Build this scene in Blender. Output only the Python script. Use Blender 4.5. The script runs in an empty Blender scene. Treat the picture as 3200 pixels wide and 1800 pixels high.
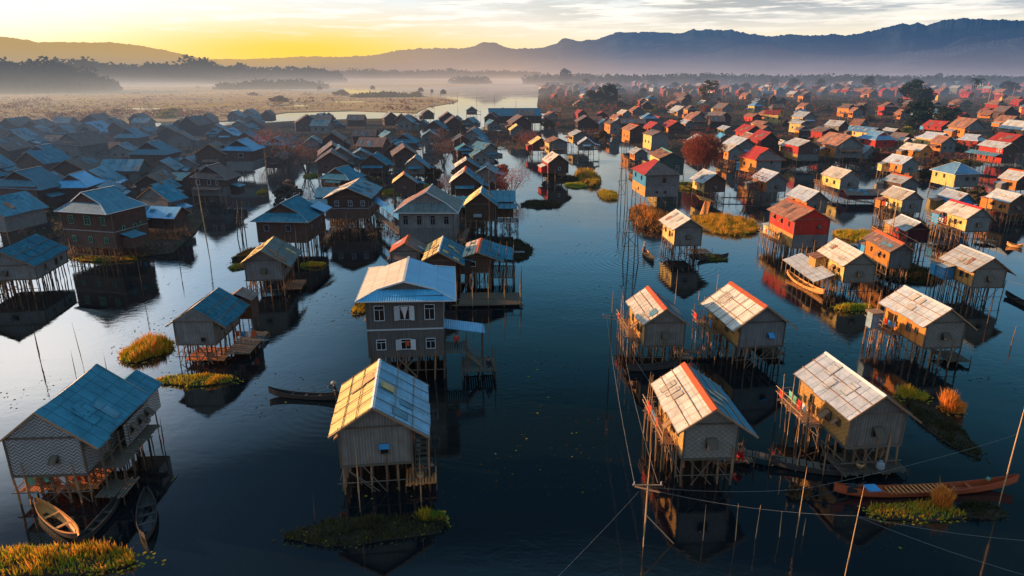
import bpy, math, random
from math import sin, cos, pi, radians, sqrt, atan2, exp
from mathutils import Vector, Matrix
random.seed(7)
C = bpy.context.scene.collection
# ---------------------------------------------------------------- camera model (photo is 3200 x 1800)
FPX, CU, CV, HC = 2112.0, 1600.0, 900.0, 28.0
PITCH = math.atan(682 / 2112.0)
SP, CP = sin(PITCH), cos(PITCH)
def ray(u, v):
    a, b = (u - CU) / FPX, (v - CV) / FPX
    return Vector((a, CP - b * SP, -(SP + b * CP)))
def ground(u, v, z=0.0):
    d = ray(u, v); t = (HC - z) / -d.z
    return Vector((d.x * t, d.y * t, z))
def proj(x, y, z):
    z -= HC
    zc = y * CP - z * SP; yc = y * SP + z * CP
    return CU + FPX * x / zc, CV - FPX * yc / zc
def height_at(x, y, v):
    """height above water of the point over (x,y) seen at image row v"""
    b = (v - CV) / FPX
    # yc/zc = -b
    return HC + y * (-b * CP - SP) / (CP - b * SP)
# ---------------------------------------------------------------- node helpers
def new_mat(name):
    m = bpy.data.materials.new(name); m.use_nodes = True
    nt = m.node_tree; nt.nodes.clear()
    return m, nt
class G:
    """tiny node graph helper"""
    def __init__(s, nt): s.nt = nt
    def n(s, t, **kw):
        nd = s.nt.nodes.new(t)
        for k, v in kw.items():
            if k == 'ins':
                for kk, vv in v.items(): s.put(nd, kk, vv)
            else: setattr(nd, k, v)
        return nd
    def put(s, nd, k, v):
        if isinstance(v, bpy.types.NodeSocket): s.nt.links.new(v, nd.inputs[k])
        elif isinstance(v, (tuple, list)) and len(v) == 3 and nd.inputs[k].type == 'RGBA': nd.inputs[k].default_value = (*v, 1)
        else: nd.inputs[k].default_value = v
    def m(s, op, a, b=None, c=None, clamp=False):
        nd = s.n('ShaderNodeMath', operation=op, use_clamp=clamp)
        s.put(nd, 0, a)
        if b is not None: s.put(nd, 1, b)
        if c is not None: s.put(nd, 2, c)
        return nd.outputs[0]
    def mix(s, f, a, b, mode='MIX'):
        nd = s.n('ShaderNodeMix', data_type='RGBA', blend_type=mode)
        s.put(nd, 0, f); s.put(nd, 6, a); s.put(nd, 7, b)
        return nd.outputs[2]
    def mapr(s, v, a, b, c=0.0, d=1.0, smooth=False):
        nd = s.n('ShaderNodeMapRange', clamp=True)
        if smooth: nd.interpolation_type = 'SMOOTHSTEP'
        s.put(nd, 0, v); nd.inputs[1].default_value = a; nd.inputs[2].default_value = b
        nd.inputs[3].default_value = c; nd.inputs[4].default_value = d
        return nd.outputs[0]
    def ramp(s, v, stops, interp='LINEAR'):
        nd = s.n('ShaderNodeValToRGB'); r = nd.color_ramp; r.interpolation = interp
        while len(r.elements) > 1: r.elements.remove(r.elements[-1])
        r.elements[0].position = stops[0][0]; r.elements[0].color = (*stops[0][1], 1)
        for p, c in stops[1:]:
            e = r.elements.new(p); e.color = (*c, 1)
        s.put(nd, 0, v); return nd.outputs[0]
    def noise(s, vec, scale, detail=4, rough=.6):
        nd = s.n('ShaderNodeTexNoise'); s.put(nd, 'Vector', vec)
        nd.inputs['Scale'].default_value = scale; nd.inputs['Detail'].default_value = detail; nd.inputs['Roughness'].default_value = rough
        return nd.outputs[0]
    def mapping(s, vec, scale=(1, 1, 1), loc=(0, 0, 0), rot=(0, 0, 0)):
        nd = s.n('ShaderNodeMapping'); s.put(nd, 'Vector', vec)
        nd.inputs['Scale'].default_value = scale; nd.inputs['Location'].default_value = loc; nd.inputs['Rotation'].default_value = rot
        return nd.outputs[0]

# morning haze: mixes any surface with the glow of the air between it and the village centre, by its place in the world
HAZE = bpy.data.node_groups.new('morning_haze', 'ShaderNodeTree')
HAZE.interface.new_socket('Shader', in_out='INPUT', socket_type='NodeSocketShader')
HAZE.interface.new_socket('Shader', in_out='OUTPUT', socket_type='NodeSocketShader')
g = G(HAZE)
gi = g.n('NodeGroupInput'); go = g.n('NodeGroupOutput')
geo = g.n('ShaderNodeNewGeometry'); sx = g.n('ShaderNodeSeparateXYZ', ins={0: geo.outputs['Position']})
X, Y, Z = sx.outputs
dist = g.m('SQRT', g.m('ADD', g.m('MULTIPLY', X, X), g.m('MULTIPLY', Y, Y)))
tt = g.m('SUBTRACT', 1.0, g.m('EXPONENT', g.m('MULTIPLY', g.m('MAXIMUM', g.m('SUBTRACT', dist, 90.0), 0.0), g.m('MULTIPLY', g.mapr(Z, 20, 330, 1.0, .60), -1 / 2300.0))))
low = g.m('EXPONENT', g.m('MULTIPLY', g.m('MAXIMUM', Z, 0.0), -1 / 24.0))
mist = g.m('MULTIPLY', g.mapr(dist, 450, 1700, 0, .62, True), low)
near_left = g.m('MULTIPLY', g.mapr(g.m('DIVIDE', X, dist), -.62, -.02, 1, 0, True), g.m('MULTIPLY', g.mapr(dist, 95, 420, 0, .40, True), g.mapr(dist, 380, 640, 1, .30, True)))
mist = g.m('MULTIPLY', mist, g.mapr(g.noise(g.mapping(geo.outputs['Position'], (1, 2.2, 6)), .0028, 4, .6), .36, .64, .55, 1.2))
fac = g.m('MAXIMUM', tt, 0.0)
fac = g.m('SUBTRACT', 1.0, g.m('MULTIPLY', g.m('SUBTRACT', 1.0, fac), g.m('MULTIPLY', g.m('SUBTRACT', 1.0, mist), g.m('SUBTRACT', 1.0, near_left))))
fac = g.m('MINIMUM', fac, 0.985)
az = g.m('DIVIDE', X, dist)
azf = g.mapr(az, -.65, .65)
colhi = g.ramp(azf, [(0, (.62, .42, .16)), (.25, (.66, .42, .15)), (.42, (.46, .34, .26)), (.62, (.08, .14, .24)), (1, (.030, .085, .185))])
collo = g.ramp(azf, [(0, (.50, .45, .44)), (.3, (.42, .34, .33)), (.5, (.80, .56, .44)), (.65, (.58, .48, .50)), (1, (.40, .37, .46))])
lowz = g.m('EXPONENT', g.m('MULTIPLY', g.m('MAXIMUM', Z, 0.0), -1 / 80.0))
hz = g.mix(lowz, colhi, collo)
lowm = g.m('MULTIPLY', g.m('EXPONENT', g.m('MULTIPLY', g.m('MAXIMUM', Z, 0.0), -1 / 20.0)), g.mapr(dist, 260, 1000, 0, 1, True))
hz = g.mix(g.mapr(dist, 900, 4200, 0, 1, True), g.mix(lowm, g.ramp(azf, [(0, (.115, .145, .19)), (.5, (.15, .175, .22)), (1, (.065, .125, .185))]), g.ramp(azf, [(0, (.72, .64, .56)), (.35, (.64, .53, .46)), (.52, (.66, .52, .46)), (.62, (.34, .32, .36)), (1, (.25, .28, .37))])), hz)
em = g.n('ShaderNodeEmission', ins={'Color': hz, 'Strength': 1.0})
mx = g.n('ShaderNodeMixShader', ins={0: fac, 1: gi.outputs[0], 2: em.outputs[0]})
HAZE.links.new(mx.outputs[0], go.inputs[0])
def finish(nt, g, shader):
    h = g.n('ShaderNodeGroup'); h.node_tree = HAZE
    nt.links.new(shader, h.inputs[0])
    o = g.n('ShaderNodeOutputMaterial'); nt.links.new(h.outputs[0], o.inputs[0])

M = {}
def surf(key, col, col2=None, kind='flat', rough=.85, nscale=1.5, bump=.0, var=.35, metal=0, spec=.25, haze=True, extra=None, wx=.6):
    m, nt = new_mat(key); g = G(nt)
    uv = g.n('ShaderNodeUVMap').outputs[0]
    tc = g.n('ShaderNodeTexCoord'); ob = tc.outputs['Object']
    oi = g.n('ShaderNodeObjectInfo').outputs['Random']
    col2 = col2 or tuple(c * (1 - var) for c in col)
    n1 = g.noise(ob, nscale, 5, .65)
    c = g.mix(g.mapr(n1, .3, .7), col2, col)
    hgt = None
    su = g.n('ShaderNodeSeparateXYZ', ins={0: uv}); U, V = su.outputs[0], su.outputs[1]
    if kind == 'plank':      # vertical boards
        cell = g.m('FLOOR', g.m('MULTIPLY', U, 5.0)); fr = g.m('FRACT', g.m('MULTIPLY', U, 5.0))
        wn = g.n('ShaderNodeTexWhiteNoise', noise_dimensions='1D', ins={'W': cell}).outputs[0]
        c = g.mix(g.m('MULTIPLY', wn, .55), c, tuple(x * .45 for x in col))
        line = g.m('MULTIPLY', g.m('LESS_THAN', fr, .13), g.m('GREATER_THAN', wn, .35))
        c = g.mix(g.m('MULTIPLY', line, .8), c, tuple(min(1, x * 1.7) for x in col))
        gr = g.noise(g.mapping(uv, (14, .8, 1)), 3, 4)
        c = g.mix(g.m('MULTIPLY', gr, .5), c, tuple(x * .35 for x in col)); hgt = g.m('ADD', gr, g.m('MULTIPLY', line, .6))
    elif kind == 'weave':    # split bamboo matting, basket weave
        a = g.m('SINE', g.m('MULTIPLY', U, 2 * pi / .46)); b = g.m('SINE', g.m('MULTIPLY', V, 2 * pi / .36))
        chk = g.m('GREATER_THAN', g.m('MULTIPLY', a, b), 0)
        st1 = g.m('ABSOLUTE', g.m('SINE', g.m('MULTIPLY', V, 2 * pi / .15))); st2 = g.m('ABSOLUTE', g.m('SINE', g.m('MULTIPLY', U, 2 * pi / .15)))
        w = g.m('ADD', g.m('MULTIPLY', chk, st1), g.m('MULTIPLY', g.m('SUBTRACT', 1.0, chk), g.m('MULTIPLY', st2, .55)))
        c = g.mix(g.m('MULTIPLY', w, .9), tuple(x * .28 for x in col), c); hgt = w
    elif kind == 'herring':
        tri = g.m('PINGPONG', U, .28)
        z = g.m('SINE', g.m('MULTIPLY', g.m('ADD', V, g.m('MULTIPLY', tri, .9)), 2 * pi / .24))
        z = g.m('ADD', g.m('MULTIPLY', z, .5), .5)
        c = g.mix(g.m('MULTIPLY', g.m('POWER', z, .8), .85), tuple(x * .16 for x in col), c); hgt = z
    elif kind in ('sheet', 'mat'):    # roofing sheets: U along ridge, V up slope
        cu, cvv = (1.15, .62) if kind == 'sheet' else (.95, 1.25)
        iu = g.m('FLOOR', g.m('DIVIDE', U, cu)); iv = g.m('FLOOR', g.m('DIVIDE', V, cvv))
        wn = g.n('ShaderNodeTexWhiteNoise', noise_dimensions='3D', ins={'Vector': g.n('ShaderNodeCombineXYZ', ins={0: iu, 1: iv, 2: oi}).outputs[0]}).outputs[0]
        c = g.mix(g.m('MULTIPLY', wn, .5), c, tuple(x * .55 for x in col))
        fu = g.m('FRACT', g.m('DIVIDE', U, cu)); fv = g.m('FRACT', g.m('DIVIDE', V, cvv))
        wob = g.m('MULTIPLY', g.m('SUBTRACT', g.noise(uv, 3), .5), .10)
        lu = g.m('LESS_THAN', g.m('ADD', fu, wob), .08); lv = g.m('MULTIPLY', g.m('LESS_THAN', g.m('ADD', fv, wob), .07), .55)
        ln = g.m('MAXIMUM', lu, lv)
        c = g.mix(g.m('MULTIPLY', ln, .85), c, tuple(x * .22 for x in col))
        st = g.noise(g.mapping(uv, (9, .7, 1)), 2.2, 5, .7)
        c = g.mix(g.mapr(st, .5, .8, 0, .6), c, extra or tuple(x * .5 for x in col))
        c = g.mix(g.mapr(g.noise(uv, 26, 2, .8), .42, .72, 0, .45), c, tuple(min(1, x * 1.5) for x in col))
        hgt = g.m('ADD', g.m('MULTIPLY', ln, -1.0), g.m('MULTIPLY', st, .5))
        if kind == 'sheet': hgt = g.m('ADD', hgt, g.m('MULTIPLY', g.m('SINE', g.m('MULTIPLY', U, 2 * pi / .16)), .25))
    elif kind == 'corr':
        w = g.m('SINE', g.m('MULTIPLY', U, 2 * pi / .21)); hgt = w
        iu = g.m('FLOOR', g.m('DIVIDE', U, .9)); iv = g.m('FLOOR', g.m('DIVIDE', V, 1.8))
        wn = g.n('ShaderNodeTexWhiteNoise', noise_dimensions='3D', ins={'Vector': g.n('ShaderNodeCombineXYZ', ins={0: iu, 1: iv, 2: oi}).outputs[0]}).outputs[0]
        c = g.mix(g.m('MULTIPLY', wn, .35), c, tuple(x * .6 for x in col))
        fv = g.m('LESS_THAN', g.m('FRACT', g.m('DIVIDE', V, 1.8)), .03)
        c = g.mix(g.m('MULTIPLY', fv, .5), c, tuple(x * .3 for x in col))
        c = g.mix(g.mapr(g.noise(g.mapping(uv, (6, .5, 1)), 2, 5, .7), .52, .8, 0, .6), c, extra or tuple(x * .5 for x in col))
    elif kind == 'leaf':
        hu = g.n('ShaderNodeTexWhiteNoise', noise_dimensions='3D', ins={'Vector': g.n('ShaderNodeNewGeometry').outputs['Position']})
        n2 = g.noise(ob, .9, 3)
        c = g.mix(g.mapr(n2, .35, .65), col2, col)
    elif kind == 'bark':
        c = g.mix(g.noise(g.mapping(ob, (6, 6, 1)), 3, 4), col2, col)
    if kind not in ('leaf', 'flat', 'bark'):
        # weathering: darker towards soffit/foot and blotches, object-random tint
        c = g.mix(g.mapr(g.noise(ob, .8, 5, .75), .42, .68, 0, wx), c, tuple(x * .38 for x in col))
    if kind != 'leaf':
        hsv = g.n('ShaderNodeHueSaturation', ins={'Color': c, 'Value': g.mapr(oi, 0, 1, .78, 1.18)}); c = hsv.outputs[0]
    bs = g.n('ShaderNodeBsdfPrincipled', ins={'Base Color': c, 'Roughness': rough, 'Metallic': metal, 'Specular IOR Level': spec})
    if kind == 'leaf':
        tr = g.n('ShaderNodeBsdfTranslucent', ins={'Color': c}); bs = g.n('ShaderNodeMixShader', ins={0: .42, 1: bs.outputs[0], 2: tr.outputs[0]})
    if hgt is not None and bump:
        bm = g.n('ShaderNodeBump', ins={'Height': hgt, 'Strength': bump, 'Distance': .03}); nt.links.new(bm.outputs[0], bs.inputs['Normal'])
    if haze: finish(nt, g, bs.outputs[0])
    else:
        o = g.n('ShaderNodeOutputMaterial'); nt.links.new(bs.outputs[0], o.inputs[0])
    M[key] = m; return m

surf('roof_grey', (.50, .53, .53), (.38, .41, .42), 'mat', .6, 1.2, .5, spec=.35, extra=(.22, .2, .18))
surf('roof_beige2', (.48, .43, .35), (.38, .34, .28), 'mat', .75, 1.2, .5, extra=(.25, .2, .15))
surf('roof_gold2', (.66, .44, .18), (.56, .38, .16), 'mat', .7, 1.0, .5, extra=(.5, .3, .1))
surf('roof_pale', (.50, .56, .62), (.40, .46, .52), 'sheet', .5, 1.2, .5, spec=.4, extra=(.3, .28, .26))
surf('roof_beige', (.66, .60, .50), (.52, .47, .39), 'mat', .75, 1.2, .5, extra=(.25, .2, .15))
surf('roof_blue', (.055, .235, .33), (.04, .17, .24), 'mat', .8, 1.0, .6, spec=.12, extra=(.07, .10, .12))  # teal roofs; as right slope, blue skylight put into the colour
surf('roof_dark', (.08, .27, .37), (.08, .17, .22), 'sheet', .55, 1.0, .5, spec=.4, extra=(.12, .08, .06))
surf('roof_azure', (.12, .50, .78), (.10, .43, .70), 'corr', .45, 1.0, 1.0, wx=.1, spec=.5, extra=(.10, .25, .35))
surf('roof_bright', (.12, .48, .78), (.09, .38, .64), 'corr', .4, .8, .6, spec=.5, extra=(.10, .2, .28))
surf('roof_red', (.52, .05, .035), (.38, .035, .03), 'corr', .6, 1.2, .4, extra=(.2, .05, .03))
surf('roof_rust', (.34, .12, .06), (.42, .30, .22), 'sheet', .7, .9, .5, extra=(.3, .08, .03))
surf('roof_brown', (.24, .15, .12), (.15, .11, .10), 'sheet', .7, 1.2, .5, extra=(.22, .1, .06))
surf('cap_orange', (.62, .13, .035), (.45, .08, .03), 'flat', .6, 4)
surf('cap_white', (.62, .64, .62), (.5, .5, .5), 'flat', .6, 4)
surf('cap_grey', (.28, .32, .36), None, 'flat', .6, 4)
surf('wall_plank', (.27, .235, .20), (.17, .145, .125), 'plank', .85, 1.2, .4)
surf('wall_weave', (.38, .34, .29), (.27, .24, .205), 'weave', .85, 1.5, .7)
surf('wall_herring', (.58, .57, .55), (.46, .45, .44), 'herring', .85, 1.5, .7)
surf('wall_dark', (.15, .085, .065), (.09, .06, .052), 'plank', .8, 1.2, .4)
surf('wall_grey', (.27, .265, .255), (.18, .175, .17), 'plank', .85, 1.2, .3)  # shaded front copy of the walls, grey shade put into the colour
surf('wall_lit_ochre', (.80, .44, .13), (.64, .32, .09), 'weave', .85, 1.2, .5)  # sunlit left-wall copy, sun warmth put into the colour
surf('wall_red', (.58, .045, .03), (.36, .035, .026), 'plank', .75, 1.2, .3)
surf('wall_orange', (.82, .30, .06), (.66, .20, .04), 'plank', .8, 1.2, .3)  # orange wood, sunlight brightened into its colour for left walls
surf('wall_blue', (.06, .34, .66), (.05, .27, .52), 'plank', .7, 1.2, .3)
surf('wall_yellow', (.88, .60, .20), (.78, .48, .14), 'plank', .7, 1.0, .3)  # yellow wall, its colour brightened as by sun on left sides
surf('wood', (.17, .125, .09), (.10, .075, .055), 'bark', .85, 2)
surf('wood_pale', (.40, .22, .11), (.26, .14, .08), 'bark', .85, 2)
surf('bamboo', (.50, .30, .14), (.36, .21, .10), 'bark', .7, 3)
surf('post', (.17, .095, .06), (.09, .055, .04), 'bark', .85, 2)
surf('deck', (.74, .25, .08), (.52, .17, .06), 'bark', .85, 2)
surf('trim_white', (.55, .60, .62), (.45, .5, .52), 'flat', .6, 4)
surf('trim_green', (.12, .42, .30), (.09, .3, .22), 'flat', .6, 4)
surf('trim_blue', (.08, .40, .68), (.06, .32, .55), 'flat', .6, 4)
surf('pane', (.012, .014, .018), None, 'flat', .25, 4, spec=.5)
surf('sheet_blue', (.06, .32, .62), (.05, .26, .5), 'flat', .5, 2)
surf('cloth_white', (.72, .72, .74), None, 'flat', .9, 4)
surf('cloth_red', (.62, .03, .03), None, 'flat', .9, 4)
surf('cloth_dark', (.03, .035, .045), None, 'flat', .9, 4)
surf('cloth_blue', (.05, .12, .28), None, 'flat', .9, 4)
surf('skin', (.30, .16, .10), None, 'flat', .6, 4)
surf('hat', (.45, .36, .24), None, 'flat', .8, 4)
surf('boat_dark', (.075, .058, .05), (.04, .034, .03), 'bark', .7, 2)
surf('boat_wood', (.85, .38, .12), (.62, .26, .08), 'bark', .6, 2)
surf('boat_red', (.48, .10, .035), (.32, .065, .025), 'bark', .55, 2)
surf('metal_dark', (.07, .07, .08), None, 'flat', .4, 4, metal=.6)
surf('wire', (.24, .22, .20), None, 'flat', .6, 4)
surf('gold', (.85, .48, .10), (.7, .36, .06), 'flat', .4, 4, metal=.2)
surf('mud', (.045, .032, .02), (.03, .022, .014), 'flat', .95, 1)
surf('grass_gold', (.72, .34, .03), (.42, .33, .03), 'leaf', .8)
surf('grass_green', (.34, .38, .03), (.60, .38, .03), 'leaf', .8)
surf('grass_dark', (.075, .06, .025), (.045, .045, .02), 'leaf', .8)
surf('reed', (.85, .34, .06), (.70, .24, .04), 'leaf', .8)
surf('twig_red', (.42, .10, .055), (.30, .075, .05), 'leaf', .85)
surf('twig_grey', (.20, .14, .11), (.13, .09, .08), 'leaf', .85)
surf('leaf_dark', (.035, .05, .028), (.02, .032, .02), 'leaf', .8)
surf('leaf_olive', (.10, .09, .03), (.06, .06, .025), 'leaf', .8)
surf('leaf_russet', (.22, .10, .045), (.14, .07, .035), 'leaf', .8)
surf('leaf_fresh', (.28, .32, .03), (.16, .24, .02), 'leaf', .8)
surf('bark', (.16, .11, .08), (.09, .06, .05), 'bark', .9, 2)

# ---------------------------------------------------------------- mesh builder
class MB:
    def __init__(s): s.v = []; s.f = []; s.mi = []; s.uv = []
    def face(s, pts, mi=0, uv=None):
        b = len(s.v); pts = [Vector(p) for p in pts]; s.v += pts
        s.f.append(tuple(range(b, b + len(pts)))); s.mi.append(mi)
        if uv is None:
            e = (pts[1] - pts[0]); e = e.normalized() if e.length > 1e-9 else Vector((1, 0, 0))
            n = (pts[1] - pts[0]).cross(pts[2] - pts[0]); n = n.normalized() if n.length > 1e-12 else Vector((0, 0, 1))
            w = n.cross(e); uv = [((p - pts[0]).dot(e), (p - pts[0]).dot(w)) for p in pts]
        s.uv += uv
    def hexa(s, a, b, mi=0):
        """a,b: 4-point rings -> closed block"""
        s.face(a[::-1], mi); s.face(b, mi)
        for i in range(4):
            j = (i + 1) % 4; s.face([a[i], a[j], b[j], b[i]], mi)
    def box(s, x0, x1, y0, y1, z0, z1, mi=0):
        s.hexa([(x0, y0, z0), (x1, y0, z0), (x1, y1, z0), (x0, y1, z0)], [(x0, y0, z1), (x1, y0, z1), (x1, y1, z1), (x0, y1, z1)], mi)
    def slab(s, pts, t, mi=0):
        """planar polygon thickened downwards by t"""
        pts = [Vector(p) for p in pts]; lo = [p - Vector((0, 0, t)) for p in pts]
        s.face(pts, mi); s.face(lo[::-1], mi)
        for i in range(len(pts)):
            j = (i + 1) % len(pts); s.face([lo[i], lo[j], pts[j], pts[i]], mi)
    def beam(s, p, q, w=.08, h=None, mi=0):
        p, q = Vector(p), Vector(q); d = (q - p)
        if d.length < 1e-6: return
        d.normalize(); up = Vector((0, 0, 1)) if abs(d.z) < .95 else Vector((1, 0, 0))
        a = d.cross(up).normalized(); b = a.cross(d); h = h or w
        r = lambda c: [c - a * w / 2 - b * h / 2, c + a * w / 2 - b * h / 2, c + a * w / 2 + b * h / 2, c - a * w / 2 + b * h / 2]
        s.hexa(r(p), r(q), mi)
    def tube(s, pts, rad, n=6, mi=0, cap=True):
        rings = []; pts = [Vector(p) for p in pts]
        for i, p in enumerate(pts):
            d = (pts[min(i + 1, len(pts) - 1)] - pts[max(i - 1, 0)])
            d = d.normalized() if d.length > 1e-9 else Vector((0, 0, 1))
            up = Vector((0, 0, 1)) if abs(d.z) < .95 else Vector((1, 0, 0))
            a = d.cross(up).normalized(); b = a.cross(d); r = rad[i] if isinstance(rad, (list, tuple)) else rad
            rings.append([p + a * (cos(2 * pi * k / n) * r) + b * (sin(2 * pi * k / n) * r) for k in range(n)])
        for i in range(len(rings) - 1):
            for k in range(n):
                l = (k + 1) % n; s.face([rings[i][k], rings[i + 1][k], rings[i + 1][l], rings[i][l]], mi)
        if cap: s.face(rings[0], mi); s.face(rings[-1][::-1], mi)
    def mesh(s, name, mats):
        me = bpy.data.meshes.new(name); me.from_pydata([tuple(v) for v in s.v], [], s.f); me.polygons.foreach_set('material_index', s.mi)
        ul = me.uv_layers.new(name='UVMap'); fl = []
        for a in s.uv: fl += [a[0], a[1]]
        ul.data.foreach_set('uv', fl)
        for m in (mats if isinstance(mats, (list, tuple)) else [mats]): me.materials.append(M[m] if isinstance(m, str) else m)
        me.update(); return me
    def build(s, name, mats, parent=None, loc=(0, 0, 0)):
        o = bpy.data.objects.new(name, s.mesh(name, mats)); C.objects.link(o); o.location = loc
        if parent: o.parent = parent
        return o
def tag(o, label=None, cat=None, group=None, kind=None):
    if label: o['label'] = label
    if cat: o['category'] = cat
    if group: o['group'] = group
    if kind: o['kind'] = kind
    return o
def empty(name, loc, rz=0):
    o = bpy.data.objects.new(name, None); C.objects.link(o); o.location = loc; o.rotation_euler = (0, 0, rz); o.empty_display_size = .5
    return o
def inst(name, me, parent=None, loc=(0, 0, 0), rot=(0, 0, 0), sc=(1, 1, 1)):
    o = bpy.data.objects.new(name, me); C.objects.link(o); o.location = loc; o.rotation_euler = rot; o.scale = sc
    if parent: o.parent = parent
    return o

# shared small meshes
def unit_post():
    b = MB(); b.tube([(0, 0, 0), (.25, .1, .45), (0, 0, 1)], [1.05, .95, .85], 6); return b.mesh('stilt', 'post')
POST = unit_post()  # darker copy for unlit stilts, shade put into the colour
b = MB(); b.tube([(0, 0, 0), (.3, 0, .5), (0, 0, 1)], [1.05, .95, .8], 6); POSTL = b.mesh('stilt', 'wood_pale')  # paler copy for outer stilts, sunlight put into the colour
b = MB(); b.tube([(0, 0, 0), (.3, 0, .5), (0, 0, 1)], [1.05, .95, .8], 6); BAMB = b.mesh('pole', 'bamboo')
def frame_mesh(w, h, mat, pane='pane', mull=1, sh=0):
    """window facing -Y, centred; returns (frame mesh, pane mesh, shutter mesh)"""
    f = MB(); t = .055
    f.box(-w / 2, -w / 2 + t, -.07, 0, -h / 2, h / 2); f.box(w / 2 - t, w / 2, -.07, 0, -h / 2, h / 2)
    f.box(-w / 2 + t, w / 2 - t, -.07, 0, -h / 2, -h / 2 + t); f.box(-w / 2 + t, w / 2 - t, -.07, 0, h / 2 - t, h / 2)
    if mull:
        f.box(-w / 2 + t, w / 2 - t, -.05, -.028, h * .2, h * .2 + .04); f.box(-.02, .02, -.048, -.026, -h / 2 + t, h * .2)
    p = MB(); p.box(-w / 2 + .03, w / 2 - .03, -.022, -.004, -h / 2 + .03, h / 2 - .03)
    return f.mesh('window', mat), p.mesh('pane', pane)
WCACHE = {}
def window(parent, x, y, z, w=.7, h=.8, rz=0, mat='wood', kind='plain', shut=None, pane='pane', big=False):
    key = (round(w, 2), round(h, 2), mat, pane, big)
    if key not in WCACHE: WCACHE[key] = frame_mesh(w, h, mat, pane, big)
    fm, pm = WCACHE[key]
    o = inst('window', fm, parent, (x, y, z), (0, 0, rz)); inst('pane', pm, o)
    if shut:     # propped-open shutter hinged at the head
        k = ('s', round(w, 2), round(h, 2), shut)
        if k not in WCACHE:
            s = MB(); s.box(-w / 2, w / 2, -.03, 0, -h, 0)
            s.beam((-w / 2 + .05, -.045, -h), (-w / 2 + .05, -.045, 0), .04, .02, 0); s.beam((w / 2 - .05, -.045, -h), (w / 2 - .05, -.045, 0), .04, .02, 0)
            WCACHE[k] = s.mesh('shutter', shut)
        inst('shutter', WCACHE[k], o, (0, -.08, h / 2 - .02), (-radians(48), 0, 0))
    if kind == 'casement':
        k = ('c', round(w, 2), round(h, 2), mat)
        if k not in WCACHE:
            s = MB(); s.box(0, w / 2, -.03, 0, -h / 2, h / 2); s.box(.06, w / 2 - .06, -.036, -.031, -h / 2 + .07, h / 2 - .07)
            WCACHE[k] = s.mesh('shutter', mat)
        inst('shutter', WCACHE[k], o, (w / 2, -.09, 0), (0, 0, -radians(22)))
        inst('shutter', WCACHE[k], o, (-w / 2, -.09, 0), (0, 0, radians(180 + 22)))
    return o

# ---------------------------------------------------------------- stilt house
def roof_gable(W, L, ze, rise, ol, orr, of, ob, mats, batt, rnd):
    k = rise / (W / 2); r = MB(); zt = ze + rise + .05; t = .07
    yf, yb = -L / 2 - of, L / 2 + ob
    zl = ze + .05 - k * ol; zr = ze + .05 - k * orr; xl = -W / 2 - ol; xr = W / 2 + orr
    sag = rnd.uniform(-.13, .01)
    for (x, z, sd) in ((xl, zl, -1), (xr, zr, 1)):
        n = max(2, int(L / 1.3))
        ys = [yf + (yb - yf) * i / n for i in range(n + 1)]; sl = sqrt(x * x + (zt - z) ** 2)
        zj = [rnd.uniform(-.035, .035) for _ in ys]
        for i in range(n):
            a, c = ys[i], ys[i + 1]; mid = lambda i: sag * sin(pi * i / n)
            jx = rnd.uniform(-.05, .09); dz = rnd.uniform(0, .028) + .008 * (i % 2)
            pe0 = Vector((x + sd * (jx + rnd.uniform(-.02, .02)), a - .01, z - k * jx + dz)); pe1 = Vector((x + sd * jx, c + .01, z - k * jx + dz + rnd.uniform(-.015, .03))); pr0 = Vector((0, a, zt + mid(i))); pr1 = Vector((0, c, zt + mid(i + 1)))
            q = [pe0, pr0, pr1, pe1] if sd < 0 else [pe1, pr1, pr0, pe0]
            uv = [(a, 0), (a, sl), (c, sl), (c, 0)] if sd < 0 else [(c, 0), (c, sl), (a, sl), (a, 0)]
            r.face(q, 0 if sd < 0 else 4, uv)  # paired roofs: sun-toned copy on the left, bluer shaded copy right
            lo = [p - Vector((0, 0, t)) for p in q]; r.face(lo[::-1], 1)
            e0, e1 = (0, 3)
            r.face([q[e1], q[e0], lo[e0], lo[e1]], 1)
            if i == 0: p, w = (pe0, pr0); r.face([p, w, w - Vector((0, 0, t)), p - Vector((0, 0, t))], 1)
            if i == n - 1: p, w = (pe1, pr1); r.face([w, p, p - Vector((0, 0, t)), w - Vector((0, 0, t))], 1)
        for _ in range(int(L * .55)):     # odd replacement sheets lying loose on the slope
            yy = rnd.uniform(yf + .2, yb - 1.4); f0 = rnd.uniform(.03, .7); ll, ww = rnd.uniform(.6, 1.2), rnd.uniform(.22, .42); tw = rnd.uniform(-.06, .06)
            P_ = lambda y_, f_: Vector((x * (1 - f_), y_, z + (zt - z) * f_ + .052 + rnd.uniform(0, .012)))
            q = [P_(yy, f0), P_(yy + tw, min(.97, f0 + ww)), P_(yy + ll + tw, min(.97, f0 + ww)), P_(yy + ll, f0)]
            if sd > 0: q.reverse()
            r.face(q, 5 if rnd.random() < .88 else 6)
        if batt:      # bamboo poles holding the sheets down
            for fr in ([.3, .62] if batt < 3 else [.22, .45, .68, .88]):
                r.beam((x * (1 - fr), yf - .12, z + (zt - z) * fr + .05), (x * (1 - fr), yb + .12, z + (zt - z) * fr + .05), .045, .045, 2)
            if batt > 1:
                m = max(2, int(L / 1.2))
                for i in range(m + 1):
                    y = yf + .03 + (yb - yf - .06) * i / m
                    r.beam((x * 1.02, y, z + .045), (0, y, zt + .045), .04, .03, 3)
    # rake boards
    for y in (yf - .02, yb + .02):
        r.beam((xl, y, zl - .05), (0, y, zt - .05), .05, .12, 2); r.beam((xr, y, zr - .05), (0, y, zt - .05), .05, .12, 2)
    return r
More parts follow.
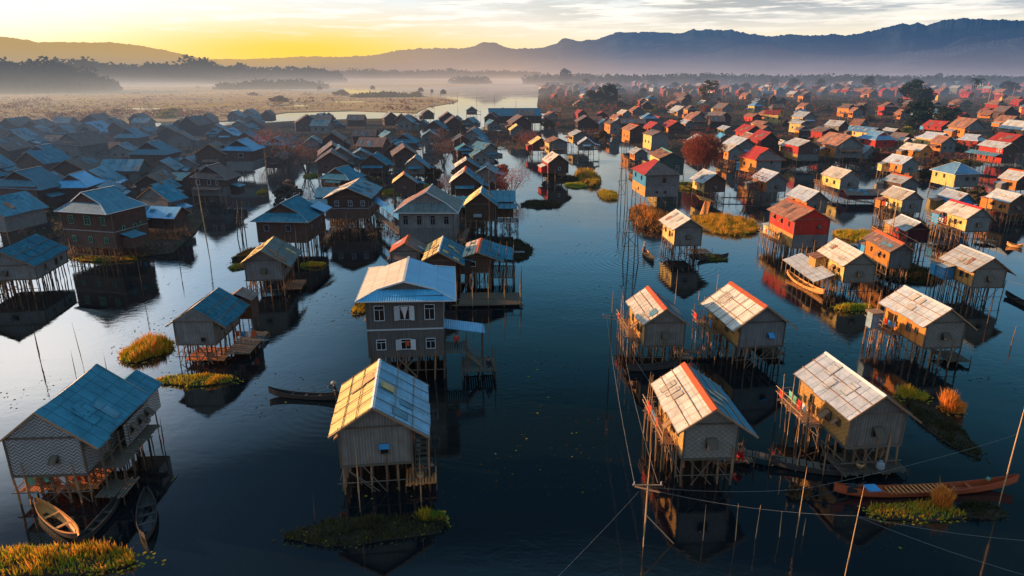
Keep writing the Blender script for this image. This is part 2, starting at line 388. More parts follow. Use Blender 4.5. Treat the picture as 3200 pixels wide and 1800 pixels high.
def roof_hip(W, L, ze, rise, ol, orr, of, ob, mats, t):
    k = rise / (W / 2); r = MB(); zt = ze + rise + .05
    yf, yb = -L / 2 - of, L / 2 + ob; xl = -W / 2 - ol; xr = W / 2 + orr
    zl = ze + .05 - k * ol; zr = ze + .05 - k * orr; hd = min(W / 2 + .3, L * .42)
    def side(y0, s, sgn):  # returns gablet points for an end
        y = y0 + sgn * t * hd
        return (Vector((xl * (1 - t), y, zl + (zt - zl) * t)), Vector((xr * (1 - t), y, zr + (zt - zr) * t)), Vector((0, (y - sgn * .35) if t < 1 else y0 + sgn * hd, zt)))
    gl, gr, ap = side(yf, 0, 1); gl2, gr2, ap2 = side(yb, 0, -1)
    FL, FR, BL, BR = Vector((xl, yf, zl)), Vector((xr, yf, zr)), Vector((xl, yb, zl)), Vector((xr, yb, zr))
    zeps = Vector((0, 0, .0))
    def poly(pts, mi=0):
        lo = [p - Vector((0, 0, .08)) for p in pts]
        e = None
        r.face(pts, mi); r.face(lo[::-1], 1)
        for i in range(len(pts)):
            j = (i + 1) % len(pts); r.face([lo[i], lo[j], pts[j], pts[i]], 2)
    if t < 1:
        poly([BL, FL, gl, ap, ap2, gl2], 4); poly([FR, BR, gr2, ap2, ap, gr])
        poly([FL, FR, gr, gl]); poly([BR, BL, gl2, gr2])
        f = lambda a, b, c, d: (r.face([a + d, b + d, c + d], 3))
        r.face([gl + Vector((.1, .05, -.05)), gr + Vector((-.1, .05, -.05)), Vector((0, gl.y + .05, zt - .12))], 3)
        r.face([gr2 + Vector((-.1, -.05, -.05)), gl2 + Vector((.1, -.05, -.05)), Vector((0, gl2.y - .05, zt - .12))], 3)
        for a, bb in ((gl, ap), (gr, ap)): r.beam(a + Vector((0, -.06, .02)), bb + Vector((0, -.02, .02)), .08, .13, 2)
    else:
        poly([BL, FL, ap, ap2], 4); poly([FR, BR, ap2, ap]); poly([FL, FR, ap]); poly([BR, BL, ap2])
    for a, bb in ((FL, gl if t < 1 else ap), (FR, gr if t < 1 else ap), (BL, gl2 if t < 1 else ap2), (BR, gr2 if t < 1 else ap2)):
        r.beam(a + Vector((0, 0, .03)), bb + Vector((0, 0, .03)), .12, .05, 2)
    for a, bb in ((FL, FR), (FL, BL), (FR, BR), (BL, BR)): r.beam(a + Vector((0, 0, -.03)), bb + Vector((0, 0, -.03)), .07, .1, 2)
    return r, ap, ap2
def walls(W, L, z0, z1, rise, mat, gable=True, th=.0, side=None):
    w = MB(); x, y = W / 2, L / 2; zt = z1 + rise
    w.face([(-x, -y, z0), (x, -y, z0), (x, -y, z1), (-x, -y, z1)]); w.face([(x, y, z0), (-x, y, z0), (-x, y, z1), (x, y, z1)])
    w.face([(-x, y, z0), (-x, -y, z0), (-x, -y, z1), (-x, y, z1)], 1 if side else 0); w.face([(x, -y, z0), (x, y, z0), (x, y, z1), (x, -y, z1)])  # left wall takes the sun-toned copy, other walls the greyer one
    w.face([(-x, y, z0), (x, y, z0), (x, -y, z0), (-x, -y, z0)])
    if gable:
        w.face([(-x, -y, z1), (x, -y, z1), (0, -y, zt)], 0, [(0, z1 - z0), (W, z1 - z0), (x, zt - z0)]); w.face([(x, y, z1), (-x, y, z1), (0, y, zt)], 0, [(0, z1 - z0), (W, z1 - z0), (x, zt - z0)])
    return w.mesh('walls', [mat, side] if side else mat)
PATCH = {'roof_azure2': 'roof_blue', 'roof_beige': 'roof_beige2', 'roof_grey': 'roof_beige2', 'roof_pale': 'roof_grey', 'roof_gold': 'roof_gold2', 'roof_lit_cream': 'roof_blue', 'roof_dark': 'roof_blue', 'roof_blue': 'roof_dark', 'roof_bright': 'roof_blue', 'roof_red': 'roof_brown', 'roof_rust': 'roof_brown', 'roof_brown': 'roof_dark'}
HOUSES = []
def house(p, roof='roof_grey', wall='wall_weave', side=None, cap=None, storeys=1, hip=None, lower=None, label=None, group=None, detail=2,
          batt=1, fw=((0, .45, .75, .8),), fshut='wood', lw=None, band=None, trim='wood', deck=None, big=False, stilts=True, upper=None, name='stilt_house', z0=0, clip=None):
    cx, cy, yaw, W, L, hs, hw, rise, ol, orr, of, ob = p
    rnd = random.Random(int(cx * 7 + cy * 13))
    ol, orr = max(ol, .12), max(orr, .15)
    H = empty(name, (cx, cy, z0), yaw); tag(H, label, 'house', group)
    HOUSES.append((cx, cy, max(W, L) / 2 + 1.5, H))
    ze = hs + hw
    if lower and hw > 3.2:
        hm = hs + hw * .45
        o = inst('lower_walls', walls(W, L, hs, hm, 0, lower, False, side=side if lower != 'wall_grey' else ('wall_lit_ochre' if side else None)), H)
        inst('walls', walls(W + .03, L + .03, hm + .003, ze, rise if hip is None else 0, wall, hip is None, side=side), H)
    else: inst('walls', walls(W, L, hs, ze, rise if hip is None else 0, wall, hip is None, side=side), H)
    tb = MB()
    for sx_ in (-1, 1):
        for sy in (-1, 1): tb.box(sx_ * W / 2 - .06, sx_ * W / 2 + .06, sy * L / 2 - .06, sy * L / 2 + .06, hs - .1, ze - .02)
    for sy in (-1, 1): tb.box(-W / 2 - .05, W / 2 + .05, sy * (L / 2 + .03) - .04, sy * (L / 2 + .03) + .04, hs - .14, hs + .02)
    for s2 in (-1, 1): tb.box(s2 * (W / 2 + .03) - .04, s2 * (W / 2 + .03) + .04, -L / 2 - .05, L / 2 + .05, hs - .13, hs + .015)
    if hip is None:
        for sy in (-1,): tb.box(-W / 2 - .04, W / 2 + .04, sy * (L / 2 + .035) - .03, sy * (L / 2 + .035) + .03, ze - .06, ze + .06)
    if band:
        zb = hs + hw * .45; x, y = W / 2 + .05, L / 2 + .05
        bb = MB(); bb.box(-x, x, -y - .03, -y + .03, zb - .07, zb + .07); bb.box(-x - .03, -x + .03, -y + .031, y, zb - .07, zb + .07); bb.box(x - .03, x + .03, -y + .031, y, zb - .07, zb + .07)
        bb.build('storey_band', band, H)
    if detail > 1: tb.build('corner_frame', trim if trim.startswith('wood') else 'wood', H)
    if hip is None:
        r = roof_gable(W, L, ze, rise, ol, orr, of, ob, None, batt, rnd)
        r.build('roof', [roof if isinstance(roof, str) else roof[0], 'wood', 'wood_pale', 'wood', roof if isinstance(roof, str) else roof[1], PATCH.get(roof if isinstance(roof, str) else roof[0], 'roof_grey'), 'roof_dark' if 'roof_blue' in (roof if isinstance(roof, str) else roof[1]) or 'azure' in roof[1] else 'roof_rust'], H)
        if cap:
            c = MB(); k = rise / (W / 2); zt = ze + rise + .09; w = .32 if cap != 'cap_white' else .14
            y0, y1 = -L / 2 - of - .03, L / 2 + ob + .03
            c.slab([(0, y0, zt + .02), (0, y1, zt + .02), (-w, y1, zt + .02 - k * w), (-w, y0, zt + .02 - k * w)], .05); c.slab([(0, y1, zt + .02), (0, y0, zt + .02), (w, y0, zt + .02 - k * w), (w, y1, zt + .02 - k * w)], .05)
            c.build('ridge_cap', cap, H)
    else:
        r, ap, ap2 = roof_hip(W, L, ze, rise, ol, orr, of, ob, None, hip)
        r.build('roof', [roof if isinstance(roof, str) else roof[1], 'wood', cap or 'cap_grey', wall, roof if isinstance(roof, str) else roof[0]], H)
        c = MB(); c.beam(ap + Vector((0, -.05, .05)), ap2 + Vector((0, .05, .05)), .22, .06); c.build('ridge_cap', cap or 'cap_grey', H)
    # windows
    fy = -L / 2 - .035
    for w in fw:
        x, zz, ww, hh = w[:4]
        window(H, x * W, fy, hs + zz * hw, ww, hh, 0, trim, 'casement' if (len(w) > 4 and w[4] == 'c') else 'plain', fshut if len(w) <= 4 else (w[4] if w[4] not in ('c', 'n') else None), big=big)
    if lw is None: lw = ((-.22, .5, .5, .75), (.12, .45, .7, .9), (.3, .5, .45, .6)) if detail > 1 else ((-.2, .5, .7, .9), (.2, .5, .7, .9))
    for w in lw:
        y, zz, ww, hh = w[:4]
        window(H, -W / 2 - .035, -y * L, hs + zz * hw, ww, hh, -pi / 2, trim, 'plain', 'wood_pale' if (rnd.random() < .5 and detail > 1) else None)
        if detail > 1 and abs(y) < .32: window(H, W / 2 + .035, y * L, hs + zz * hw, ww, hh, pi / 2, trim, 'plain', None)
    # stilts
    if stilts:
        nx, ny = (max(4, int(W / .8)), max(4, int(L / 1.0))) if detail > 1 else (3, 3)
        me = POST
        for i in range(nx + 1):
            for j in range(ny + 1):
                edge = i in (0, nx) or j == 0
                if detail < 2 and (not (i == 0 or j == 0) or (i == 0 and j == 2 and W < 6)): continue
                if not edge and rnd.random() > .4: continue
                x = -W / 2 + .05 + (W - .1) * i / nx + rnd.uniform(-.12, .12) * (0 < i < nx); y = -L / 2 + .05 + (L - .1) * j / ny + rnd.uniform(-.12, .12) * (0 < j < ny)
                inst('stilt', POSTL if ((i == 0 or j == 0) and rnd.random() < .6) else me, H, (x + rnd.uniform(-.1, .1), y + rnd.uniform(-.1, .1), -.6), (rnd.uniform(-.04, .04), rnd.uniform(-.04, .04), rnd.uniform(0, 6)), (rnd.uniform(.06, .115) if detail > 1 else .11,) * 2 + (hs + .58,))
        br = MB()
        for _ in range(3 if detail > 1 else 2):
            s_ = rnd.choice((-1, 1)); x0 = rnd.uniform(-.5, .1) * W; x1 = x0 + rnd.uniform(.25, .5) * W
            br.tube([(x0, -L / 2 - .05, .1), (x1, -L / 2 - .08, hs - .1)] if s_ > 0 else [(x1, -L / 2 - .05, .1), (x0, -L / 2 - .08, hs - .1)], .04, 5)
            y0 = rnd.uniform(-.5, .1) * L; y1 = y0 + rnd.uniform(.2, .4) * L
            br.tube([(-W / 2 - .08, y0, .1), (-W / 2 - .1, y1, hs - .1)], .04, 5)
        br.tube([(-W / 2 - .3, -L / 2 - .1, hs * .42), (W / 2 + .2, -L / 2 - .12, hs * .42)], .04, 5)
        br.tube([(-W / 2 - .12, -L / 2, hs * .5), (-W / 2 - .14, L / 2, hs * .5)], .04, 5)
        br.build('braces', 'wood', H)
    return H
def planks(H, x0, x1, y0, y1, z, mat='deck', step=.22, along='y', jit=.3, name='platform', seed=1, legs=True):
    rnd = random.Random(seed); b = MB()
    if along == 'y':
        x = x0
        while x < x1:
            b.box(x, x + step * .72, y0 + rnd.uniform(-jit, jit * .3), y1 + rnd.uniform(-jit * .3, jit), z - .03 + rnd.uniform(-.015, .01), z + rnd.uniform(0, .02)); x += step
        b.beam((x0, y0 + .1, z - .09), (x1, y0 + .1, z - .09), .09); b.beam((x0, y1 - .1, z - .09), (x1, y1 - .1, z - .09), .09)
    else:
        y = y0
        while y < y1:
            b.box(x0 + rnd.uniform(-jit, jit * .3), x1 + rnd.uniform(-jit * .3, jit), y, y + step * .72, z - .03 + rnd.uniform(-.015, .01), z + rnd.uniform(0, .02)); y += step
        b.beam((x0 + .1, y0, z - .09), (x0 + .1, y1, z - .09), .09); b.beam((x1 - .1, y0, z - .09), (x1 - .1, y1, z - .09), .09)
    o = b.build(name, mat, H)
    if legs:
        nx = max(1, int((x1 - x0) / 1.3)); ny = max(1, int((y1 - y0) / 1.3))
        for i in range(nx + 1):
            for j in range(ny + 1):
                inst('stilt', POST, H, (x0 + (x1 - x0) * i / nx, y0 + (y1 - y0) * j / ny, -.6), (rnd.uniform(-.05, .05), rnd.uniform(-.05, .05), 0), (.055, .055, z + .5 + rnd.uniform(0, .9) * (rnd.random() < .3)))
    return o

# ================================================================= sky, sun, camera
SUN_AZ, SUN_EL = radians(-76), radians(10.5)       # azimuth from +Y, negative = to the left
sc = bpy.context.scene
w = bpy.data.worlds.new('World'); sc.world = w; w.use_nodes = True
nt = w.node_tree; nt.nodes.clear(); g = G(nt)
tc = g.n('ShaderNodeTexCoord').outputs['Generated']
d = g.n('ShaderNodeSeparateXYZ', ins={0: tc}); DX, DY, DZ = d.outputs
zc = g.m('MAXIMUM', DZ, 0.0)
azn = g.m('ARCTAN2', DX, DY)
base = g.ramp(zc, [(0, (.95, .68, .40)), (.03, (1.02, .86, .60)), (.07, (1.0, .96, .88)), (.12, (.68, .88, 1.02)), (.18, (.40, .74, 1.05)), (.26, (.17, .52, .86)), (.35, (.048, .19, .31)), (.47, (.014, .045, .07)), (.62, (.012, .025, .045)), (.80, (.14, .36, .56)), (1, (.30, .66, 1.0))])
back = g.ramp(zc, [(0, (.40, .41, .44)), (.25, (.27, .33, .43)), (.6, (.18, .34, .52)), (1, (.30, .66, 1.0))])
# towards the sun the sky is whiter and brighter
left = g.mapr(azn, -.10, -.62, 0, 1, True)
lit = g.ramp(zc, [(0, (1.1, .80, .36)), (.03, (1.25, 1.12, .72)), (.055, (1.2, 1.15, 1.02)), (.10, (1.2, 1.18, 1.15)), (.20, (1.7, 1.9, 2.2)), (.28, (1.35, 1.75, 2.3)), (.38, (.60, .98, 1.5)), (.50, (.05, .10, .18)), (.68, (.03, .06, .10)), (1, (.18, .42, .66))])
col = g.mix(left, base, lit)
wz = g.m('DIVIDE', g.m('SUBTRACT', zc, .33), .09)
col = g.mix(g.m('MULTIPLY', g.mapr(azn, -.42, -.66, 0, 1, True), g.m('EXPONENT', g.m('MULTIPLY', g.m('MULTIPLY', wz, wz), -1.0))), col, (3.2, 3.0, 3.0))
# yellow glow over the far river mouth
ga = g.m('DIVIDE', g.m('SUBTRACT', azn, -.29), .24); ge = g.m('DIVIDE', g.m('SUBTRACT', zc, .024), .036)
gl = g.m('EXPONENT', g.m('MULTIPLY', g.m('ADD', g.m('MULTIPLY', ga, ga), g.m('MULTIPLY', ge, ge)), -1.0))
col = g.mix(g.m('MULTIPLY', gl, .95), col, (1.12, .72, .08))
# stretched cloud banks
cv = g.n('ShaderNodeCombineXYZ', ins={0: g.m('MULTIPLY', azn, 3.0), 1: g.m('MULTIPLY', zc, 26.0), 2: 0.0}).outputs[0]
n1 = g.noise(cv, 1.5, 6, .62); n2 = g.noise(g.mapping(cv, (1, 1.6, 1), (3, 5, 0)), 3.4, 5, .6)
cm = g.m('MULTIPLY', g.mapr(n1, .40, .54, 0, 1, True), g.mapr(zc, .035, .085, 0, 1, True))
cm = g.m('MULTIPLY', cm, g.mapr(azn, -.25, .35, .10, .9, True))
cm = g.m('MULTIPLY', cm, g.mapr(zc, .16, .30, 1, 0, True))
ccol = g.mix(g.mapr(azn, -.1, .6), (.62, .56, .46), (.30, .38, .47))
col = g.mix(cm, col, ccol)
wm = g.m('MULTIPLY', g.mapr(n2, .48, .60, 0, .85, True), g.mapr(zc, .03, .08, 0, 1, True))
wm = g.m('MULTIPLY', wm, g.mapr(zc, .14, .24, 1, 0, True))
col = g.mix(wm, col, (1.15, 1.08, .98))
col = g.mix(g.mapr(DY, .05, -.45, 0, 1, True), col, back)
# dull ground light from below
col = g.mix(g.mapr(DZ, -.02, -.001, 1, 0), col, (.04, .045, .05))
bg1 = g.n('ShaderNodeBackground', ins={'Color': col, 'Strength': 1.06})
sky = g.n('ShaderNodeTexSky', sky_type='NISHITA'); sky.sun_disc = False; sky.sun_elevation = SUN_EL; sky.sun_rotation = SUN_AZ; sky.air_density = 1.2
bg2 = g.n('ShaderNodeBackground', ins={'Color': sky.outputs[0], 'Strength': 0.05})
mxw = g.n('ShaderNodeMixShader', ins={0: .05, 1: bg1.outputs[0], 2: bg2.outputs[0]})
wo = g.n('ShaderNodeOutputWorld', ins={0: mxw.outputs[0]})

ld = bpy.data.lights.new('sun', 'SUN'); ld.energy = 5.0; ld.angle = radians(.6); ld.color = (1.65, .92, .42)
lo = bpy.data.objects.new('sun', ld); C.objects.link(lo)
sd = Vector((sin(SUN_AZ) * cos(SUN_EL), cos(SUN_AZ) * cos(SUN_EL), sin(SUN_EL)))
lo.rotation_euler = sd.to_track_quat('Z', 'Y').to_euler(); lo.location = (-60, 0, 60)
cam = bpy.data.cameras.new('camera'); co = bpy.data.objects.new('camera', cam); C.objects.link(co)
cam.sensor_width = 36; cam.lens = 36 * FPX / 3200; cam.clip_start = .5; cam.clip_end = 60000
co.location = (0, 0, HC); co.rotation_euler = (pi / 2 - PITCH, 0, 0); sc.camera = co
sc.view_settings.view_transform = 'Standard'; sc.view_settings.look = 'None'; sc.view_settings.exposure = 0
sc.cycles.max_bounces = 6; sc.cycles.diffuse_bounces = 2; sc.cycles.glossy_bounces = 3; sc.cycles.transparent_max_bounces = 4
sc.cycles.sample_clamp_indirect = 4

# ================================================================= water
RINGS = [(*ground(2035, 812)[:2], .035, 6.5, 6.0), (*ground(1060, 1262)[:2], .007, 8.0, 3.5), (*ground(1545, 1150)[:2], .005, 9.0, 3.0)]
m, nt = new_mat('lake_water'); g = G(nt)
pos = g.n('ShaderNodeNewGeometry').outputs['Position']
sp = g.n('ShaderNodeSeparateXYZ', ins={0: pos}); dy = sp.outputs[1]
a1 = g.noise(g.mapping(pos, (1, 1.5, 1)), 1.1, 4, .6)
a2 = g.noise(g.mapping(pos, (.10, .16, 1)), 1.0, 3, .5)
patch = g.mapr(g.noise(pos, .035, 4), .42, .62, .2, 1.7, True)
hgt = g.m('ADD', g.m('MULTIPLY', g.m('MULTIPLY', a1, patch), .030), g.m('MULTIPLY', a2, .06))
for (bx, by, am, kk, fo) in RINGS:      # rings and wakes spreading from the moving boats
    rr_ = g.m('SQRT', g.m('ADD', g.m('POWER', g.m('SUBTRACT', sp.outputs[0], bx), 2.0), g.m('POWER', g.m('SUBTRACT', dy, by), 2.0)))
    hgt = g.m('ADD', hgt, g.m('MULTIPLY', g.m('MULTIPLY', g.m('SINE', g.m('MULTIPLY', rr_, kk)), g.m('EXPONENT', g.m('MULTIPLY', rr_, -1.0 / fo))), am))
hgt = g.m('MULTIPLY', hgt, g.mapr(dy, 90, 600, 1.0, .12))
bm = g.n('ShaderNodeBump', ins={'Height': hgt, 'Strength': 1.0, 'Distance': .30})
rgh = g.mapr(g.noise(g.mapping(pos, (.5, 1, 1), (7, 3, 0)), .06, 5, .6), .45, .62, .018, .075, True)
scum = g.mix(g.mapr(g.noise(g.mapping(pos, (1, 1, 1), (3, 9, 0)), .22, 6, .75), .60, .74, 0, .55), (.95, .98, .95), (.56, .58, .52))
gls = g.n('ShaderNodeBsdfGlossy', ins={'Color': scum, 'Roughness': rgh, 'Normal': bm.outputs[0]})
dif = g.n('ShaderNodeBsdfDiffuse', ins={'Color': (.004, .008, .011)})
fr = g.n('ShaderNodeFresnel', ins={'IOR': 2.15, 'Normal': bm.outputs[0]})
mxs = g.n('ShaderNodeMixShader', ins={0: fr.outputs[0], 1: dif.outputs[0], 2: gls.outputs[0]})
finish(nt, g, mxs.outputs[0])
b = MB(); b.face([(-14000, -60, 0), (14000, -60, 0), (14000, 16000, 0), (-14000, 16000, 0)])
tag(b.build('water', m), kind='structure')

# ================================================================= land
from mathutils.geometry import tessellate_polygon
def land(name, px, z, mat, label=None):
    pts = [ground(u, v, z) for u, v in px]
    tris = tessellate_polygon([pts]); b = MB()
    for t in tris:
        q = [pts[i] for i in t]
        if (q[1] - q[0]).cross(q[2] - q[0]).z < 0: q.reverse()
        b.face(q)
    # low bank down to the water
    n = len(pts)
    for i in range(n):
        p, q = pts[i], pts[(i + 1) % n]
        b.face([p, q, (q.x, q.y, -.3), (p.x, p.y, -.3)]); b.face([q, p, (p.x, p.y, -.3), (q.x, q.y, -.3)])
    return tag(b.build(name, mat), kind='structure')
m, nt = new_mat('marsh_ground'); g = G(nt)
pos = g.n('ShaderNodeNewGeometry').outputs['Position']
n = g.noise(pos, .012, 6, .7); n2 = g.noise(g.mapping(pos, (.35, 1, 1)), .05, 6, .75); n3 = g.noise(pos, .35, 4, .8)
c = g.ramp(n2, [(.3, (.34, .22, .12)), (.45, (.66, .44, .22)), (.55, (.80, .58, .25)), (.66, (.85, .48, .22)), (.78, (.75, .66, .2))])
c = g.mix(g.mapr(n3, .35, .7, 0, .6), c, (.15, .11, .08)); c = g.mix(g.mapr(n, .4, .6, 0, .5), c, (.40, .26, .18))
bs = g.n('ShaderNodeBsdfDiffuse', ins={'Color': c, 'Normal': g.n('ShaderNodeBump', ins={'Height': n3, 'Strength': 1.0, 'Distance': 1.2}).outputs[0]})
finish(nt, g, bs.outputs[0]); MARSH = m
m, nt = new_mat('village_ground'); g = G(nt)
pos = g.n('ShaderNodeNewGeometry').outputs['Position']
c = g.ramp(g.noise(g.mapping(pos, (.5, 1, 1)), .03, 6, .75), [(.35, (.035, .03, .028)), (.5, (.07, .055, .04)), (.62, (.15, .10, .05)), (.72, (.06, .07, .03))])
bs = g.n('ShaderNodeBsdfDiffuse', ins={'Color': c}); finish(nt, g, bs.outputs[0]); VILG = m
MARSH_POLY = 1
land('marsh_ground', [(-1500, 440), (-200, 405), (200, 396), (500, 380), (700, 378), (900, 350), (1100, 345), (1300, 352), (1335, 334), (1425, 319), (1432, 312), (1380, 304), (1330, 300), (1200, 294), (1060, 290), (860, 282), (700, 272), (-1500, 262)], .35, MARSH)
land('far_marsh_ground', [(-1500, 261.5), (700, 269), (870, 270.5), (1000, 272), (1100, 274), (1250, 276), (1310, 272), (1400, 271), (1480, 266), (1530, 257), (1560, 252), (1640, 247), (1640, 226), (-1500, 226)], .35, MARSH)
land('village_ground', [(1690, 352), (1678, 330), (1682, 300), (1694, 285), (1690, 272), (1668, 262), (1652, 252), (1660, 246), (1660, 226), (5200, 226), (5200, 372), (2700, 355), (2100, 340)], .35, VILG)

# ================================================================= hills
m, nt = new_mat('hill_forest'); g = G(nt)
pos = g.n('ShaderNodeNewGeometry').outputs['Position']
n = g.noise(pos, .0022, 7, .7); c = g.mix(g.mapr(n, .42, .58), (.008, .045, .09), (.07, .12, .17))
bs = g.n('ShaderNodeBsdfDiffuse', ins={'Color': c, 'Normal': g.n('ShaderNodeBump', ins={'Height': n, 'Strength': 1.0, 'Distance': 60.0}).outputs[0]})
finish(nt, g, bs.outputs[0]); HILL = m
def pt_at(u, v, R):
    d = ray(u, v); h = sqrt(d.x * d.x + d.y * d.y); k = R / h
    return Vector((d.x * k, d.y * k, HC + d.z * k))
from mathutils import noise as mn
def ridge(name, prof, R, depth, jag=1.0, rows=26, seed=0):
    """mountain range: crest seen along prof at distance R, flank falling towards the lake"""
    b = MB(); cols = []; smooth = []
    u = prof[0][0]; i = 0
    while u < prof[-1][0]:
        while u > prof[i + 1][0]: i += 1
        t = (u - prof[i][0]) / (prof[i + 1][0] - prof[i][0]); v = prof[i][1] + (prof[i + 1][1] - prof[i][1]) * t
        dv_ = jag * (mn.noise(Vector((u * .04, seed, 0))) * 4.5 + mn.noise(Vector((u * .11, seed, 3))) * 4.0 + mn.noise(Vector((u * .33, seed, 5))) * 2.2); v += dv_
        cols.append(pt_at(u, v, R)); smooth.append(pt_at(u, v - dv_, R).z); u += 4
    g_ = []
    for k in range(rows + 3):
        s = k / rows; row = []
        for p, zs in zip(cols, smooth):
            dr = Vector((p.x, p.y, 0)).normalized(); q = p - dr * depth * s
            f = max(0, 1 - s) ** 1.35 if s <= 1 else 0
            nz = mn.fractal(Vector((q.x * .0011, q.y * .0011, seed)), 1.0, 2.1, 5)
            z = (p.z + (zs - p.z) * min(1, s * 6)) * f * (1 + nz * .55 * min(1, s * 5) * (1 if s < 1 else 0))
            gully = abs(mn.noise(Vector((p.x / R * 14 + s * 1.2, p.y / R * 14, s * 4 + seed)))) * .6 * min(1, s * 4) * (1 - .4 * s)
            z *= (1 - gully)
            row.append(Vector((q.x, q.y, max(z, 0) + (.3 if s < 1 else -4))))
        g_.append(row)
    for k in range(len(g_) - 1):
        for j in range(len(cols) - 1): b.face([g_[k + 1][j], g_[k + 1][j + 1], g_[k][j + 1], g_[k][j]])
    back = [Vector((p.x * 1.15, p.y * 1.15, -5)) for p in cols]
    for j in range(len(cols) - 1): b.face([g_[0][j], g_[0][j + 1], back[j + 1], back[j]])
    o = b.build(name, HILL); 
    for p in o.data.polygons: p.use_smooth = True
    return tag(o, kind='structure')
ridge('mountains', [(1000, 183), (1100, 177), (1170, 172), (1240, 158), (1300, 152), (1400, 150), (1440, 152), (1480, 145), (1510, 137), (1550, 133), (1575, 146), (1600, 152), (1640, 152), (1700, 149), (1740, 140), (1757, 128), (1800, 130), (1870, 122), (1930, 100), (1960, 101), (2040, 100), (2130, 104), (2160, 93), (2280, 93), (2340, 105), (2410, 114), (2470, 107), (2520, 111), (2600, 108), (2650, 111), (2730, 95), (2770, 85), (2820, 73), (2850, 77), (2870, 70), (2895, 80), (2950, 62), (3010, 57), (3100, 61), (3200, 64), (3400, 60), (3900, 90), (4400, 120)], 6500, 3000, .8, seed=1)
ridge('foothills', [(1560, 190), (1700, 184), (1800, 188), (1980, 186), (2100, 178), (2200, 172), (2290, 148), (2340, 140), (2400, 139), (2440, 150), (2500, 168), (2600, 174), (2750, 178), (2850, 160), (2950, 152), (3020, 140), (3100, 128), (3250, 110), (3500, 100), (4000, 140)], 4300, 1300, .7, seed=5)
ridge('eastern_hills', [(-900, 120), (-400, 100), (-60, 108), (0, 114), (60, 121), (120, 132), (200, 131), (270, 133), (350, 132), (440, 143), (520, 158), (600, 176), (640, 186), (700, 200)], 5200, 2000, .5, seed=8)
ridge('far_hills', [(560, 186), (640, 184), (760, 185), (860, 181), (960, 176), (1060, 178), (1150, 176), (1240, 180), (1400, 186), (1600, 190)], 8000, 2500, .5, seed=11)

# ================================================================= plants
def leaf_cluster(b, c, r, n, size, rnd, mis=(0,), flat=.75):
    for _ in range(n):
        while True:
            p = Vector((rnd.uniform(-1, 1), rnd.uniform(-1, 1), rnd.uniform(-1, 1)))
            if p.length < 1: break
        p = p.normalized() * (p.length ** .5) * r; p.z *= flat; q = c + p
        a = Vector((rnd.gauss(0, 1), rnd.gauss(0, 1), rnd.gauss(0, .6))).normalized(); e = a.orthogonal().normalized(); s = size * rnd.uniform(.6, 1.4)
        b.face([q - a * s, q + e * s * .6, q + a * s, q - e * s * .6], rnd.choice(mis))
def leafy_tree(seed, mats, H=9, wide=.42, n=26, per=46, size=.34, trunk=.2, name='crown'):
    rnd = random.Random(seed); t = MB(); c = MB()
    t.tube([(0, 0, -.5), (.1, .05, H * .25), (.15, -.1, H * .5)], [trunk * 1.3, trunk, trunk * .7], 7)
    for i in range(n):
        a = rnd.uniform(0, 2 * pi); z = H * (.10 + .84 * rnd.random() ** .85); k = sin(pi * min(1, max(.12, (z / H + .08) / 1.08))) ** .6
        rr = H * wide * k * rnd.random() ** .6; p = Vector((cos(a) * rr, sin(a) * rr, z))
        if i % 3 == 0: t.tube([(.1, 0, H * rnd.uniform(.2, .45)), p * .6 + Vector((0, 0, z * .3)), p], [trunk * .5, trunk * .3, trunk * .12], 5)
        leaf_cluster(c, p, H * rnd.uniform(.07, .15), per, size, rnd, (0, 0, 1))
    return t.mesh('trunk', 'bark'), c.mesh(name, mats)
def bare_tree(seed, mats, H=8, spread=.5, twigs=2400, stems=5, round_=True):
    rnd = random.Random(seed); t = MB(); c = MB()
    tips = []
    for i in range(stems):
        a = i * 2 * pi / stems + rnd.uniform(-.3, .3); top = Vector((cos(a) * H * spread * .6, sin(a) * H * spread * .6, H * rnd.uniform(.5, .66)))
        st = Vector((cos(a) * .15, sin(a) * .15, -.5)); mid = Vector((top.x * .4, top.y * .4, H * .28))
        t.tube([st, mid, top], [.16, .11, .06], 6); tips += [mid, top]
        for j in range(4):
            p = mid.lerp(top, rnd.random()); q = p + Vector((rnd.uniform(-1, 1), rnd.uniform(-1, 1), rnd.uniform(.3, 1.2))) * H * .15
            t.tube([p, q], [.06, .025], 4); tips.append(q)
    ctr = Vector((0, 0, H * .62)); R = Vector((H * spread, H * spread, H * .40))
    for _ in range(twigs):
        d = Vector((rnd.gauss(0, 1), rnd.gauss(0, 1), rnd.gauss(0, 1))).normalized(); rr = rnd.random() ** .45
        wob = 1 + .30 * mn.noise(d * 2.3 + Vector((seed, 0, 0)))
        p = ctr + Vector((d.x * R.x, d.y * R.y, d.z * R.z)) * rr * wob
        if p.z < H * .24: continue
        dirn = (p - Vector((0, 0, H * .3))).normalized() + Vector((rnd.gauss(0, .35), rnd.gauss(0, .35), rnd.gauss(0, .35)))
        l = rnd.uniform(.35, .8) * H * .09; e = dirn.cross(Vector((rnd.gauss(0, 1), rnd.gauss(0, 1), rnd.gauss(0, 1)))).normalized() * .028 * H / 6
        q = p + dirn.normalized() * l; c.face([p - e, p + e, q], rnd.choice((0, 0, 1)))
        q2 = p + (dirn + Vector((rnd.gauss(0, .6), rnd.gauss(0, .6), rnd.gauss(0, .6)))).normalized() * l * .8; c.face([p + e, p - e, q2], 0)
    return t.mesh('trunk', 'bark'), c.mesh('crown', mats)
